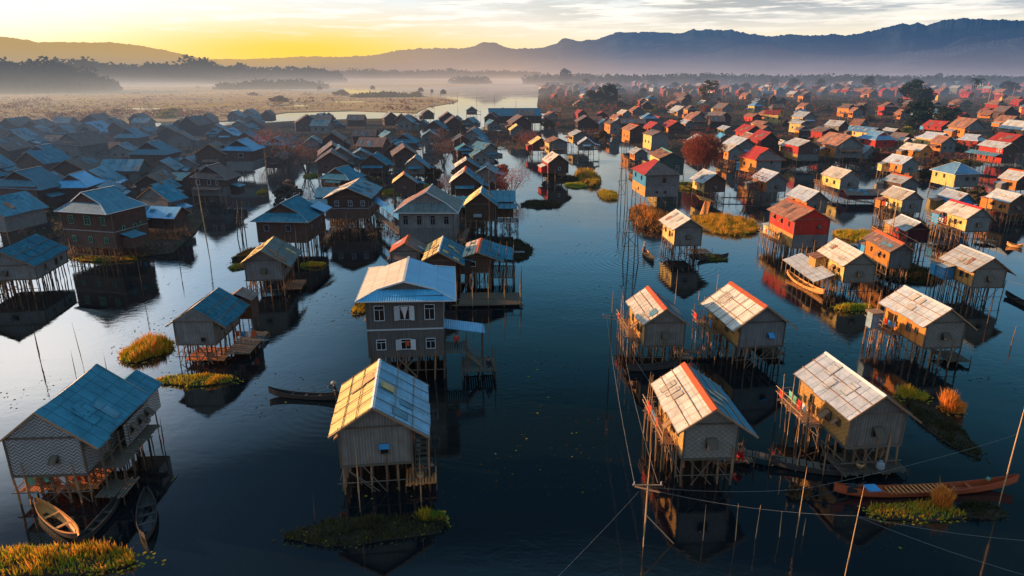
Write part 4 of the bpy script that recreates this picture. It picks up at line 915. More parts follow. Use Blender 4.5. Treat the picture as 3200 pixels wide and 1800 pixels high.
# ================================================================= houses fitted to the photograph (world metres)
CAT = 'house'
def ND(k, **kw):
    return kw
V = 'wall_weave'; 
SPEC = [
# key, roof, wall, side, kwargs, label
('h1', ('roof_lit_cream', 'roof_blue'), 'wall_herring', None, dict(batt=0, fw=((.12, .42, .5, .62, 'wood'),), cap=None), 'herringbone woven bamboo house with teal roof above three moored canoes'),
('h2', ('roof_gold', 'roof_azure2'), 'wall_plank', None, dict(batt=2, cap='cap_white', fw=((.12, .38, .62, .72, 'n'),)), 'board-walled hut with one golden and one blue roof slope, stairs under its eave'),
('h3', ('roof_lit_cream', 'roof_azure'), 'wall_greywood', None, dict(hip=.42, cap='cap_white', band='trim_white', trim='trim_white', big=True, fw=((-.33, .73, .95, 1.5), (0, .73, .95, 1.4, 'c'), (.33, .73, .95, 1.5), (-.33, .2, .9, 1.05), (0, .2, .95, 1.05, 'c'), (.33, .2, .9, 1.05)), fshut=None), 'two-storey grey timber house with sky-blue corrugated roof and white-framed windows'),
('h4', ('roof_beige', 'roof_blue'), 'wall_plank', 'wall_lit_ochre', dict(cap='cap_orange', batt=1), 'orange-ridged grey board hut beside the thin pole at the channel edge'),
('h5', ('roof_beige', 'roof_blue'), 'wall_grey', 'wall_lit_ochre', dict(cap='cap_orange', batt=2, fw=((.18, .45, .6, .6, 'sheet_blue'),)), 'orange-ridged board hut with blue propped shutter and a neighbour shadow on its roof'),
('h6', ('roof_beige', 'roof_blue'), 'wall_weave', 'wall_lit_ochre', dict(cap='cap_orange', batt=1), 'basket-woven hut with orange ridge and lopsided right eave near the wire pole'),
('h7', ('roof_pale', 'roof_pale'), 'wall_plank', 'wall_lit_ochre', dict(cap='cap_white', batt=1), 'silver-roofed board hut above the long orange boat with log platform below'),
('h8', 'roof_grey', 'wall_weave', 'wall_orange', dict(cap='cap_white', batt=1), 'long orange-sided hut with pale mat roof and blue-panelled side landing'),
('h9', 'roof_grey', 'wall_weave', 'wall_lit_ochre', dict(cap='cap_white', batt=1), 'grey mat-roofed hut with bright blue washing booth at its far corner'),
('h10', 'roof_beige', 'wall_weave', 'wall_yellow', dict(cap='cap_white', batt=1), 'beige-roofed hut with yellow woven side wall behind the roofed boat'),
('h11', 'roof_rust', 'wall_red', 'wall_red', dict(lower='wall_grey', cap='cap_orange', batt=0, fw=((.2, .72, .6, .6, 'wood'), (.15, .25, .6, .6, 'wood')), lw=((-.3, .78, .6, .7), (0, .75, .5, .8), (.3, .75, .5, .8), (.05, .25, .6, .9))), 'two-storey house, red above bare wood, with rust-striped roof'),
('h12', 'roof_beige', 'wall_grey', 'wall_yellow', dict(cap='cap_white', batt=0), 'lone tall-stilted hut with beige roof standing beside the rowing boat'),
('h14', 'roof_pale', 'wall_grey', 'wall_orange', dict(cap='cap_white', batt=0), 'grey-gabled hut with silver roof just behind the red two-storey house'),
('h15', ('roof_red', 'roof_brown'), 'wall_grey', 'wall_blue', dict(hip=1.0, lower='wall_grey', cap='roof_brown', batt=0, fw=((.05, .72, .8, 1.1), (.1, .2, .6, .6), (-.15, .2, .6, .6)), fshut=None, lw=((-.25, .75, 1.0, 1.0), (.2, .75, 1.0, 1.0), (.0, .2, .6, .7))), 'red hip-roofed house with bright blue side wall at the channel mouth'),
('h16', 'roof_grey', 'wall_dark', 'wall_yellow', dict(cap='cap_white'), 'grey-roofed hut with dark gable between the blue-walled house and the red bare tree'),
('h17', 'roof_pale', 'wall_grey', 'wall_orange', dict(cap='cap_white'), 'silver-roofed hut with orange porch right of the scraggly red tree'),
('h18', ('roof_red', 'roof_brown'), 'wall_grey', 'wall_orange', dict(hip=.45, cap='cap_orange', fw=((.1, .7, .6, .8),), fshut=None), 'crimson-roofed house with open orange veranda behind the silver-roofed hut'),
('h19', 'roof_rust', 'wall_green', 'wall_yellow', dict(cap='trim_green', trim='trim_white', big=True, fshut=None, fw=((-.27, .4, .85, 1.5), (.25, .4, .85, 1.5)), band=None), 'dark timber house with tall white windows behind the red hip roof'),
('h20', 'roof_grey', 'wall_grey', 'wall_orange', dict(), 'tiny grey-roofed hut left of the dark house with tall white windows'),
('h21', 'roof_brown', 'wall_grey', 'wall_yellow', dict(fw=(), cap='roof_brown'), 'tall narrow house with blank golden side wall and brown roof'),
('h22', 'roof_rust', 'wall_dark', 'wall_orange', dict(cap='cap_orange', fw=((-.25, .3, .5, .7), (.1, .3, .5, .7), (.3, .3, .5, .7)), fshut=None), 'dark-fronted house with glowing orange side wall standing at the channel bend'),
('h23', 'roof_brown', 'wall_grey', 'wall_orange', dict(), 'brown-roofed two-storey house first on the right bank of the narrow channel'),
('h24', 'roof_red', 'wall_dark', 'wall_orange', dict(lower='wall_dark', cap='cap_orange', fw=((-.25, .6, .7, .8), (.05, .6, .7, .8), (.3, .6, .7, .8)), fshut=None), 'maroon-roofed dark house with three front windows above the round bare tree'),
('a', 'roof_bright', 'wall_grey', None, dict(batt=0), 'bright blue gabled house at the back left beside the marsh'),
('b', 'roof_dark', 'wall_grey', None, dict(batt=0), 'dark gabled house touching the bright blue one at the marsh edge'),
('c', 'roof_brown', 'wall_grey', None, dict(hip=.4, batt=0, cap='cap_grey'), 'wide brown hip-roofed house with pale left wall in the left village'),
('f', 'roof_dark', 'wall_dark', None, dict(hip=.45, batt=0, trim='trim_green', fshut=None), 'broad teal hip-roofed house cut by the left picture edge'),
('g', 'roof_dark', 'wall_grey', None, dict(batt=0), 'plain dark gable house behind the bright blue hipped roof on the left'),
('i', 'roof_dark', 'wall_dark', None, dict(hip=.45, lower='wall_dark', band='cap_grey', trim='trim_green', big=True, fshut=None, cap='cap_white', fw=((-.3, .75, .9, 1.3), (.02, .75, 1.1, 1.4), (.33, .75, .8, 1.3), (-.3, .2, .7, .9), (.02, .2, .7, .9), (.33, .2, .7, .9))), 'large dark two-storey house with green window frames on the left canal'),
('j', ('roof_lit_cream', 'roof_blue'), 'wall_grey', None, dict(batt=1), 'blue-roofed grey stilt house at the left edge above the bright canal'),
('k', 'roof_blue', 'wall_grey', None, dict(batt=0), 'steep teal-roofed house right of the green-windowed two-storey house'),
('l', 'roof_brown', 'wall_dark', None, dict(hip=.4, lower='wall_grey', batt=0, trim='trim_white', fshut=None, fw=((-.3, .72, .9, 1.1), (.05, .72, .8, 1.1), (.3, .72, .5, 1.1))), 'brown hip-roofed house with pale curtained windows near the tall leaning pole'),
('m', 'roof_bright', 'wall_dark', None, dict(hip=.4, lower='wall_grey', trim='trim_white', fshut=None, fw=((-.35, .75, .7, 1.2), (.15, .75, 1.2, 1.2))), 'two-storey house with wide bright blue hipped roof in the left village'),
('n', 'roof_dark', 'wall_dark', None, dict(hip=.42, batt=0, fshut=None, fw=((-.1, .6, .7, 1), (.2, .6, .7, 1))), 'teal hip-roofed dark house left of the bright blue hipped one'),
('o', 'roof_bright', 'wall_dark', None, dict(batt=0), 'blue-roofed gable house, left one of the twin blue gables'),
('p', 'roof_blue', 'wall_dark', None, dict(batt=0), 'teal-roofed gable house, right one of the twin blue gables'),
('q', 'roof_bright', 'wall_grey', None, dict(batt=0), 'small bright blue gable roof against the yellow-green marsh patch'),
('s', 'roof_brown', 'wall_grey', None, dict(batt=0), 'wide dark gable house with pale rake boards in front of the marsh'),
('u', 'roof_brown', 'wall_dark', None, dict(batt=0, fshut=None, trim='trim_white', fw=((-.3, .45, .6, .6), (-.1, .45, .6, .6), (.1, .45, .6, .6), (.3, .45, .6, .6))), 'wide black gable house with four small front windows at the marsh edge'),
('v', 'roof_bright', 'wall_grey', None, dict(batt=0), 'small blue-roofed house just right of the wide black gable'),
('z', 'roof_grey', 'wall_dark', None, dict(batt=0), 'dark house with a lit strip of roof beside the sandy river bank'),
('aa', ('roof_lit_cream', 'roof_blue'), 'wall_dark', None, dict(cap='cap_white', batt=0), 'blue-roofed dark gable house with white ridge among bare trees'),
('bb', ('roof_lit_cream', 'roof_blue'), 'wall_dark', None, dict(batt=0), 'tall maroon-brown gable house with dark green roof in the central village'),
('cc', ('roof_lit_cream', 'roof_blue'), 'wall_grey', None, dict(batt=0), 'grey gable hut on clear stilts below the white-ridged dark house'),
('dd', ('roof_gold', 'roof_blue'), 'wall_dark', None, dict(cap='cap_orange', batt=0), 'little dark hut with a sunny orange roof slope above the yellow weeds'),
('ee', ('roof_lit_cream', 'roof_blue'), 'wall_dark', None, dict(hip=.45, cap='cap_grey', batt=0), 'low blue hip-roofed house at the head of the left canal'),
('ff', ('roof_lit_cream', 'roof_blue'), 'wall_dark', None, dict(hip=.4, batt=0), 'dark teal hip-roofed house amid bare trees in the central village'),
('ii', ('roof_lit_cream', 'roof_blue'), 'wall_dark', None, dict(batt=0), 'blue-roofed gable house overlooking the sandy river shallows'),
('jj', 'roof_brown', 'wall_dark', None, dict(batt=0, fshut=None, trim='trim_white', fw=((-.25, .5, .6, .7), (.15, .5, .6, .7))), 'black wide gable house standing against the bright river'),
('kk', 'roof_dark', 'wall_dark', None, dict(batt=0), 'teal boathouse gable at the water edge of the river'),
('mm', ('roof_lit_cream', 'roof_blue'), 'wall_grey', None, dict(cap='cap_white', batt=0), 'grey gable house with pale left roof edge behind its smaller twin'),
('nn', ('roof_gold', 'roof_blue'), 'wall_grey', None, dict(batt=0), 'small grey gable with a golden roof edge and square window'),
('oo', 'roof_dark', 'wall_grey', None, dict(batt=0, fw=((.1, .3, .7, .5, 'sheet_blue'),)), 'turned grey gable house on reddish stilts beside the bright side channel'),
('pp', ('roof_lit_cream', 'roof_blue'), 'wall_dark', None, dict(batt=0), 'dark house with split pale and blue roof slopes, the farther of two'),
('qq', ('roof_lit_cream', 'roof_blue'), 'wall_dark', None, dict(cap='cap_orange', batt=0), 'dark house with split pale and blue roof slopes, nearer, half hidden by twigs'),
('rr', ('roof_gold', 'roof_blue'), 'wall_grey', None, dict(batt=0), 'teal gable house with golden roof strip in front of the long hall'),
('ss', ('roof_gold', 'roof_blue'), 'wall_dark', 'wall_red', dict(batt=0), 'dark hut with golden roof slope and red side door on the side channel'),
('tt', 'roof_rust', 'wall_grey', 'wall_yellow', dict(batt=0), 'teal-fronted tall house with maroon roof right of the red-doored hut'),
('uu', 'roof_beige', 'wall_dark', 'wall_red', dict(batt=0, trim='trim_white', fshut=None, fw=((.05, .45, .6, .8),)), 'maroon gable house with red side wall reflected beside the main channel'),
('vv', 'roof_grey', 'wall_grey', 'wall_yellow', dict(batt=0), 'grey house with golden side wall behind the small blue-eaved gable'),
('ww', 'roof_pale', 'wall_grey', None, dict(batt=0), 'small teal gable hut on the left shore of the main channel'),
('xx', 'roof_beige', 'wall_grey', 'wall_orange', dict(batt=0), 'large grey gable with mossy pale roof in the middle of the right village'),
('yy', 'roof_rust', 'wall_grey', 'wall_orange', dict(batt=0), 'rusty-roofed gable just behind the mossy pale roof'),
('zz', 'roof_rust', 'wall_grey', 'wall_orange', dict(batt=0), 'low rusty-roofed gable left of the mossy pale roof'),
('r1', 'roof_red', 'wall_grey', 'wall_red', dict(batt=0), 'salmon-red roofed house, front one of a row of three red roofs'),
('r2', 'roof_red', 'wall_grey', 'wall_red', dict(batt=0), 'red roofed house, middle one of a row of three red roofs'),
('r3', 'roof_pale', 'wall_grey', 'wall_orange', dict(batt=0), 'silver-roofed hut right of the maroon-roofed dark house'),
('s2', 'roof_beige', 'wall_grey', 'wall_orange', dict(batt=0), 'beige-roofed hut on tangled stilts right of the round bare tree'),
('s3', 'roof_rust', 'wall_grey', 'wall_orange', dict(batt=0, cap='cap_white'), 'rose-brown roofed grey gable above the crimson-roofed house'),
('s4', 'roof_brown', 'wall_grey', 'wall_orange', dict(batt=0), 'brown-roofed low house behind the beige-roofed hut on tangled stilts'),
('s6', 'roof_grey', 'wall_dark', 'wall_red', dict(lower='wall_grey', cap='cap_white', fshut=None, fw=((.3, .7, .7, .9),), trim='trim_white'), 'scarlet-sided two-storey house with grey roof and green shutter'),
('s7', 'roof_beige', 'wall_grey', 'wall_yellow', dict(batt=0), 'narrow beige-roofed hut leaning on the scarlet-sided house'),
('s8', 'roof_brown', 'wall_dark', 'wall_red', dict(lower='wall_grey', batt=0, fshut=None), 'tall red-fronted house with dark roof beside a blue panel wall'),
('s9', 'roof_bright', 'wall_grey', 'wall_grey', dict(batt=0), 'tiny hut with bright blue roof right of the round bare tree top'),
('s10', 'roof_pale', 'wall_grey', 'wall_yellow', dict(batt=0), 'grey-roofed hut with pale yellow side wall behind the tiny blue roof'),
('s11', 'roof_rust', 'wall_dark', 'wall_red', dict(batt=0), 'pinkish-red walled house left of the red-roofed yellow house'),
('s12', 'roof_red', 'wall_yellow', 'wall_yellow', dict(batt=0, fshut=None, fw=((-.3, .5, .6, 1.6), (-.1, .5, .6, 1.6), (.1, .5, .6, 1.6), (.3, .5, .6, 1.6))), 'yellow arcaded house with a red roof turned toward the sun'),
('s13', 'roof_rust', 'wall_grey', 'wall_yellow', dict(batt=0, lower='wall_grey'), 'two-storey house with pale plank side and broad window below the pinkish-red one'),
('s14', 'roof_grey', 'wall_grey', 'wall_yellow', dict(batt=0), 'yellow-sided house on red lower storey with a low grey roof'),
('s15', 'roof_brown', 'wall_dark', 'wall_orange', dict(batt=0), 'big brown-roofed house with fiery orange side wall'),
('s16', 'roof_brown', 'wall_grey', 'wall_dark', dict(batt=0), 'long brown-roofed barn beside the olive tree'),
('s17', 'roof_grey', 'wall_dark', 'wall_grey', dict(batt=0, cap='cap_white'), 'broad grey roof house above the tall red-fronted one'),
('t1', 'roof_grey', 'wall_grey', 'wall_orange', dict(batt=0), 'grey mat-roofed hut with porch over a thicket of stilts'),
('t2', 'roof_pale', 'wall_grey', 'wall_orange', dict(batt=0, cap='cap_white'), 'blue-grey roofed hut with orange woven side and round basket on its post'),
('t3', 'roof_grey', 'wall_grey', 'wall_dark', dict(cap='cap_orange', batt=0), 'low hut with orange ridge strip tucked below the blue-grey roof'),
('t4', 'roof_bright2', 'wall_grey', 'wall_yellow', dict(hip=1.0, cap='cap_white', fshut=None, fw=((.0, .6, .8, .9), (.3, .6, .8, .9)), lw=((-.3, .65, .6, .9), (.05, .65, .6, .9))), 'pyramid-roofed house with blue hip and big golden side wall'),
('t5', 'roof_grey', 'wall_dark', 'wall_orange', dict(cap='cap_orange', batt=0), 'orange-porched house cut by the right edge, below the red house'),
('t6', 'roof_beige', 'wall_orange', 'wall_orange', dict(batt=0), 'rose-beige roofed orange hut behind the reddish thicket'),
('t7', 'roof_pale', 'wall_grey', 'wall_yellow', dict(hip=.5, cap='cap_white', batt=0, fshut=None), 'long golden house with grey-blue hipped roof and many side windows'),
('t8', 'roof_pale', 'wall_red', 'wall_red', dict(hip=.5, cap='cap_white', batt=0, fshut=None), 'red-walled house with blue-grey hipped roof right of the long golden house'),
('t9', 'roof_grey', 'wall_dark', 'wall_red', dict(batt=0, cap=None, lw=((-.35, .25, .5, .9), (-.1, .25, .6, 1.0), (.2, .25, .5, .9))), 'large red-sided house with white number on the upper wall and lean-to porch'),
('t10', 'roof_bright2', 'wall_grey', 'wall_yellow', dict(batt=0, fshut=None), 'bright yellow house under a long slate-blue roof'),
('t11', 'roof_bright2', 'wall_red', 'wall_red', dict(hip=.5, batt=0, cap='cap_white', fshut=None), 'red house under a blue hipped roof in front of the bright yellow one'),
('t12', 'roof_beige', 'wall_grey', 'wall_yellow', dict(batt=0), 'small beige-roofed yellow hut between the blue hip roof and the long golden house'),
('t13', 'roof_rust', 'wall_grey', 'wall_orange', dict(batt=0), 'coral-roofed house above the bright yellow one'),
('t14', 'roof_grey', 'wall_dark', 'wall_grey', dict(batt=0), 'grey-roofed house behind the red one with blue hips'),
('t17', 'roof_red', 'wall_dark', 'wall_red', dict(batt=0), 'long red striped-roof hall in the far right village'),
('u1', 'roof_beige', 'wall_grey', 'wall_yellow', dict(cap='cap_white', batt=0), 'beige-roofed hut with golden side above a long maroon boat shed'),
('u2', 'roof_beige', 'wall_grey', 'wall_yellow', dict(cap='cap_white', batt=0), 'beige ribbed-roof hut with golden side and blue gable top beside a green net'),
('u3', 'roof_pale', 'wall_blue', 'wall_blue', dict(cap='cap_white', batt=0), 'blue-walled hut with silvery roof behind the red-ridged one'),
('u4', 'roof_beige', 'wall_grey', 'wall_yellow', dict(cap='cap_red', batt=0), 'red-ridged hut with golden side and a person in red on its porch'),
('u5', 'roof_grey', 'wall_maroon', 'wall_red', dict(cap='cap_white', batt=0, fw=()), 'maroon gabled hut with scarlet side and bamboo porch'),
('u6', 'roof_grey', 'wall_dark', 'wall_orange', dict(cap='cap_white', batt=0), 'grey ribbed-roof hut wrapped in orange bushes at the right edge'),
('u7', 'roof_brown', 'wall_grey', 'wall_orange', dict(cap='cap_orange', batt=0, fw=()), 'low thatched shack on the shaded weed bank behind the pole'),
('I1', ('roof_rust', 'roof_dark2'), 'wall_grey', None, dict(hip=.42, lower='wall_grey', cap='cap_white', trim='trim_grey', big=True, fshut=None, fw=((-.38, .68, .8, 1.5), (-.13, .68, .8, 1.5), (.12, .68, .8, 1.5), (.37, .68, .8, 1.3))), 'grey two-storey house with four tall windows and dark green hipped roof'),
('I2', ('roof_gold', 'roof_blue'), 'wall_dark2', None, dict(cap='cap_white', batt=0, fw=((-.1, .3, 1.5, .7, 'trim_grey'),)), 'brown timber house with a cross wing roof and white awning'),
('I3', ('roof_gold', 'roof_blue'), 'wall_dark', None, dict(cap='cap_white', batt=2, fw=()), 'blue-roofed hut behind the sky-blue corrugated house, left of its twin'),
('I4', ('roof_lit_cream', 'roof_blue'), 'wall_dark2', None, dict(cap='cap_orange', batt=1, trim='trim_white', fshut=None, fw=((-.2, .5, .9, .7),)), 'blue-roofed boathouse hut with orange ridge over the fenced mooring'),
('I5', ('roof_rust2', 'roof_brown'), 'wall_grey', None, dict(cap='cap_orange', batt=0, fw=()), 'rusty red-roofed hut peeping behind the corrugated blue roof'),
('J1', ('roof_lit_cream', 'roof_dark'), 'wall_dark', None, dict(lower='wall_dark', band='cap_grey', trim='trim_white', big=True, fshut=None, batt=0, cap=None, fw=((-.28, .68, .75, 1.0), (.05, .68, .75, 1.0), (.36, .68, .75, 1.0))), 'tall dark brown house with three white windows under its gable'),
('J2', ('roof_lit_cream', 'roof_blue'), 'wall_dark', None, dict(hip=.42, trim='cap_grey', fshut=None, fw=((-.3, .6, .8, 1.0), (.15, .6, .8, 1.0))), 'blue hip-roofed dark house on the left canal bank'),
('J3', ('roof_gold', 'roof_dark2'), 'wall_grey', None, dict(batt=1, cap=None), 'grey hut with green-blue roof on many pale stilts in the canal'),
('K1', ('roof_lit_cream', 'roof_blue'), 'wall_grey', None, dict(batt=1, cap=None, fw=((.2, .2, .5, .5, 'n'),)), 'hut with teal panelled roof and red deck beside the golden reed clump'),
]
surf('roof_blue2', (.30, .43, .50), (.24, .36, .43), 'sheet', .45, 1.2, .5, spec=.4, extra=(.3, .28, .22))
surf('roof_bright2', (.16, .33, .50), (.12, .27, .42), 'corr', .45, 1.2, .5, extra=(.18, .2, .2))
surf('roof_dark2', (.10, .17, .18), (.2, .14, .10), 'sheet', .6, 1.0, .5, extra=(.25, .12, .06))
surf('wall_greywood', (.20, .19, .175), (.15, .135, .12), 'plank', .85, .8, .3)
surf('wall_green', (.07, .10, .09), (.05, .07, .065), 'plank', .85, 1, .3)
surf('wall_maroon', (.12, .025, .025), (.08, .02, .02), 'plank', .85, 1, .3)
surf('wall_dark2', (.15, .085, .055), (.09, .055, .04), 'plank', .85, 1, .3)
surf('cap_red', (.6, .03, .03), (.4, .03, .03), 'flat', .7, 3)
surf('trim_grey', (.30, .33, .36), None, 'flat', .7, 3)
surf('roof_gold', (.95, .64, .22), (.82, .54, .20), 'mat', .7, 1.0, .5, wx=.3, extra=(.5, .3, .1))  # yellow bamboo, with sun warmth put into the left-slope colour
surf('roof_lit_cream', (.92, .72, .50), (.82, .62, .44), 'mat', .65, .8, .3, wx=.2, extra=(.6, .42, .30))  # left slopes: pale sunlit tone put into the colour
surf('roof_azure2', (.20, .45, .62), (.15, .36, .52), 'sheet', .45, 1.2, .5, spec=.4, extra=(.3, .36, .36))
surf('roof_rust2', (.66, .14, .05), (.5, .10, .04), 'sheet', .7, .9, .5, extra=(.4, .1, .04))
BY = {}
for key, roof, wall, side, kw, label in SPEC:
    p = FIT[key]; d2 = p[1] < 140
    kw = dict(kw); mt = dict(fw=None)
    if kw.get('fw') is not None: kw['fw'] = [tuple(x for x in w) for w in kw['fw']]
    if kw.get('trim') is None: kw['trim'] = 'wood'
    grp = 'stilt houses on the lake'
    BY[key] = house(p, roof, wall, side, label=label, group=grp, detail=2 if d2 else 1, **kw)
# ---- fill-in houses of the village rows (seen between and behind the fitted ones), real repeats of a few kinds
def copy_tree(o, parent=None):
    c = o.copy(); C.objects.link(c)
    if parent: c.parent = parent; c.matrix_parent_inverse = o.matrix_parent_inverse.copy()
    for ch in o.children: copy_tree(ch, c)
    return c
KINDS = [  # roof, wall, side, hip, storeys-height, words
 ('roof_dark', 'wall_grey', None, None, 2.6, 'dark teal roofed grey'), ('roof_brown', 'wall_dark', None, None, 2.8, 'brown roofed dark'), ('roof_blue', 'wall_dark', None, .4, 2.8, 'blue hip-roofed dark'),
 ('roof_grey', 'wall_grey', 'wall_lit_ochre', None, 2.5, 'grey roofed ochre'), ('roof_rust', 'wall_grey', 'wall_orange', None, 2.8, 'rust roofed orange'), ('roof_red', 'wall_dark', 'wall_red', None, 2.9, 'red roofed red-walled'),
 ('roof_brown', 'wall_dark', 'wall_orange', .4, 4.4, 'brown hip-roofed two-storey orange'), ('roof_pale', 'wall_grey', 'wall_yellow', None, 3.0, 'silver roofed yellow'), ('roof_rust', 'wall_dark', 'wall_red', .5, 4.4, 'rusty hip-roofed two-storey red'),
 ('roof_bright2', 'wall_grey', 'wall_yellow', .5, 3.4, 'slate-blue hip-roofed yellow'), ('roof_beige', 'wall_grey', 'wall_orange', None, 2.6, 'beige roofed orange'), ('roof_brown', 'wall_dark', 'wall_dark', None, 3.2, 'brown roofed brown')]
PROTO = {}; FILL = []; ANX = set()
def annex(H, W, L, hs, rnd, roof, wall, side):
    sd = -1 if (side and rnd.random() < .6) else 1; rf = roof if isinstance(roof, str) else roof[1]
    w_ = rnd.uniform(1.2, 2.2); l_ = L * rnd.uniform(.35, .7); y0 = rnd.uniform(-L / 2 + .2, L / 2 - l_); x0 = sd * (W / 2 + .12); x1 = x0 + sd * w_; h_ = rnd.uniform(1.7, 2.2)
    if rnd.random() < .6:
        a = MB(); a.box(min(x0, x1), max(x0, x1), y0, y0 + l_, hs - .15, hs + h_ - .35); a.build('kitchen_walls', (side if sd < 0 and side else wall), H)
    else:
        a = MB(); a.box(min(x0, x1), max(x0, x1), y0, y0 + l_, hs - .1, hs); a.build('porch_floor', 'wood', H)
        for yy in (y0 + .05, y0 + l_ - .05): inst('porch_post', POSTL, H, (x1, yy, -.5), (0, 0, 0), (.07, .07, hs + h_ + .25))
    a = MB(); q = [(x0, y0 - .25, hs + h_ + .2), (x1 + sd * .3, y0 - .25, hs + h_ - .35), (x1 + sd * .3, y0 + l_ + .25, hs + h_ - .35), (x0, y0 + l_ + .25, hs + h_ + .2)]
    a.slab(q if sd < 0 else q[::-1], .05) if sd > 0 else a.slab(q[::-1], .05)
    a.build('kitchen_roof', rnd.choice([rf, 'roof_grey', 'roof_rust'] if side else [rf, rf, 'roof_bright', 'roof_dark']), H)
    if rnd.random() < .45:    # front porch roof
        a = MB(); ww = W * rnd.uniform(.5, .9); a.slab([(-ww / 2, -L / 2 - 1.3, hs + 1.6), (ww / 2, -L / 2 - 1.3, hs + 1.6), (ww / 2, -L / 2 - .1, hs + 2.05), (-ww / 2, -L / 2 - .1, hs + 2.05)], .05); a.build('porch_roof', rf, H)
        for xx in (-ww / 2 + .1, ww / 2 - .1): inst('porch_post', POSTL, H, (xx, -L / 2 - 1.2, -.5), (0, 0, 0), (.07, .07, hs + 2.1))
def inpoly(u, v, P):
    r = False; j = len(P) - 1
    for i in range(len(P)):
        if (P[i][1] > v) != (P[j][1] > v) and u < (P[j][0] - P[i][0]) * (v - P[i][1]) / (P[j][1] - P[i][1]) + P[i][0]: r = not r
        j = i
    return r
WATERS = [[(760, 640), (840, 570), (960, 530), (1010, 545), (930, 600), (800, 700)], [(1840, 430), (1890, 430), (1985, 520), (1985, 720), (1580, 720), (1650, 620), (1790, 560), (1840, 500)], [(1545, 450), (1625, 450), (1690, 545), (1540, 545)], [(1330, 475), (1440, 475), (1440, 600), (1350, 640)], [(600, 600), (800, 540), (880, 560), (800, 800), (600, 800)]]
def free(x, y, r):
    return all((x - a) ** 2 + (y - b) ** 2 > (r + c * .62) ** 2 for a, b, c, _ in HOUSES)
def fill(u, v, ks, rnd, zone, far=False, r=3.4):
    g0 = ground(u, v)
    if any(inpoly(u, v, w) for w in WATERS) or not free(g0.x, g0.y, r): return False
    k = rnd.choice(ks); roof, wall, side, hip, hw, words = KINDS[k]; key = (k, far, rnd.randint(0, 1))
    yaw = radians(rnd.gauss(6, 7) + (rnd.random() < .15) * 80)
    if key not in PROTO:
        W = rnd.uniform(4.8, 6.8); L = W * rnd.uniform(1.15, 1.45)
        PROTO[key] = (house([g0.x, g0.y, yaw, W, L, 2.2 if not far else 1.2, hw, W * (.34 if not hip else .28), .5, .5, .45, .45], roof, wall, side, hip=hip, detail=1, batt=0, stilts=not far, fshut=None,
                          fw=((-.2, .5, .6, .7), (.2, .5, .6, .7)), lw=((-.2, .5, .7, .9), (.2, .5, .7, .9)), lower='wall_dark' if hw > 4 else None), W, L)
        o, W, L = PROTO[key]
    else:
        q, W, L = PROTO[key]; o = copy_tree(q); o.location = (g0.x, g0.y, 0); o.rotation_euler.z = yaw
        HOUSES.append((g0.x, g0.y, max(W, L) / 2 + 1.5, o))
    if key not in ANX:
        ANX.add(key); annex(o, W, L, 2.2 if not far else 1.2, rnd, roof, wall, side)
    s = rnd.uniform(.82, 1.22); o.scale = (s * rnd.uniform(.88, 1.15), s * rnd.uniform(.82, 1.3), s * rnd.uniform(.88, 1.22))
    o.name = 'stilt_house'; FILL.append((zone, words, u, o)); return True
rnd = random.Random(21)
EXTRA = [  # base pixel, yaw, W, L, wall height, roof, wall, hip, label
 (262, 655, 5, 6.5, 8, 3.6, 'roof_bright', 'wall_dark', .5, 'bright blue hipped roof just behind the green-windowed house'),
 (445, 742, 0, 4.5, 6, 2.0, 'roof_blue', 'wall_dark', .5, 'low blue hip-roofed annex house right of the green-windowed house'),
 (535, 742, 80, 4.0, 5, 2.2, 'roof_bright', 'wall_dark', None, 'small bright blue roof at the right end of the green-windowed row'),
 (40, 742, -12, 7.5, 8, 3.0, 'roof_dark', 'wall_grey', None, 'dark ribbed roof grey house at the left edge behind the blue-roofed stilt house'),
 (150, 560, -10, 8.5, 9, 3.0, 'roof_blue', 'wall_dark', None, 'broad slate-blue roof seen above the teal hip-roofed house at the left edge'),
 (70, 470, 3, 8, 8, 3.2, 'roof_dark', 'wall_grey', None, 'plain teal roof house at the far left beside the marsh'),
 (645, 620, 10, 7, 7, 3.0, 'roof_brown', 'wall_dark', None, 'dark shed house on the bank right of the brown hip-roofed house'),
 (420, 470, 0, 8, 8, 3.2, 'roof_dark', 'wall_dark', .45, 'teal hip roof behind the dark gable with pale rake boards'),
 (1345, 745, 80, 4, 6, 2.4, 'roof_dark', 'wall_grey', None, 'low green-grey shed beside the grey two-storey house'),
 (1475, 705, 82, 4, 5, 2.2, 'roof_blue', 'wall_dark', None, 'low teal shed under the cross-winged house'),
]
for (u, v, yw, W, L, hw, rf, wl, hp, lb) in EXTRA:
    g0 = ground(u, v); o = house([g0.x, g0.y, radians(yw), W, L, 2.0, hw, W * .33, .5, .5, .45, .45], rf, wl, None, hip=hp, label=lb, group='stilt houses on the lake', detail=1, batt=0, fshut=None, fw=((-.25, .5, .7, .9), (.2, .5, .7, .9)))
def spread(n, us, vs, ks, zone, far=False, r=3.4, tries=40, pw=1.0):
    k = 0
    for _ in range(n * tries):
        if k >= n: break
        u = rnd.uniform(*us); v = vs[0] + (vs[1] - vs[0]) * rnd.random() ** pw
        if fill(u, v, ks, rnd, zone, far, r): k += 1
LEFTK = [0, 0, 1, 1, 2, 11]
spread(26, (-60, 700), (408, 455), LEFTK, 'the back left rows')
spread(18, (650, 1300), (385, 430), LEFTK, 'the rows before the river')
spread(26, (-60, 760), (450, 680), LEFTK, 'the left village', r=2.2)
spread(20, (850, 1560), (430, 600), LEFTK, 'the central village', r=2.4)
spread(12, (1310, 1680), (372, 430), [0, 1, 11], 'the rows along the river mouth')
RK = [3, 4, 4, 5, 5, 6, 6, 8, 8, 7, 9, 10, 11, 11, 1, 1, 5, 4]
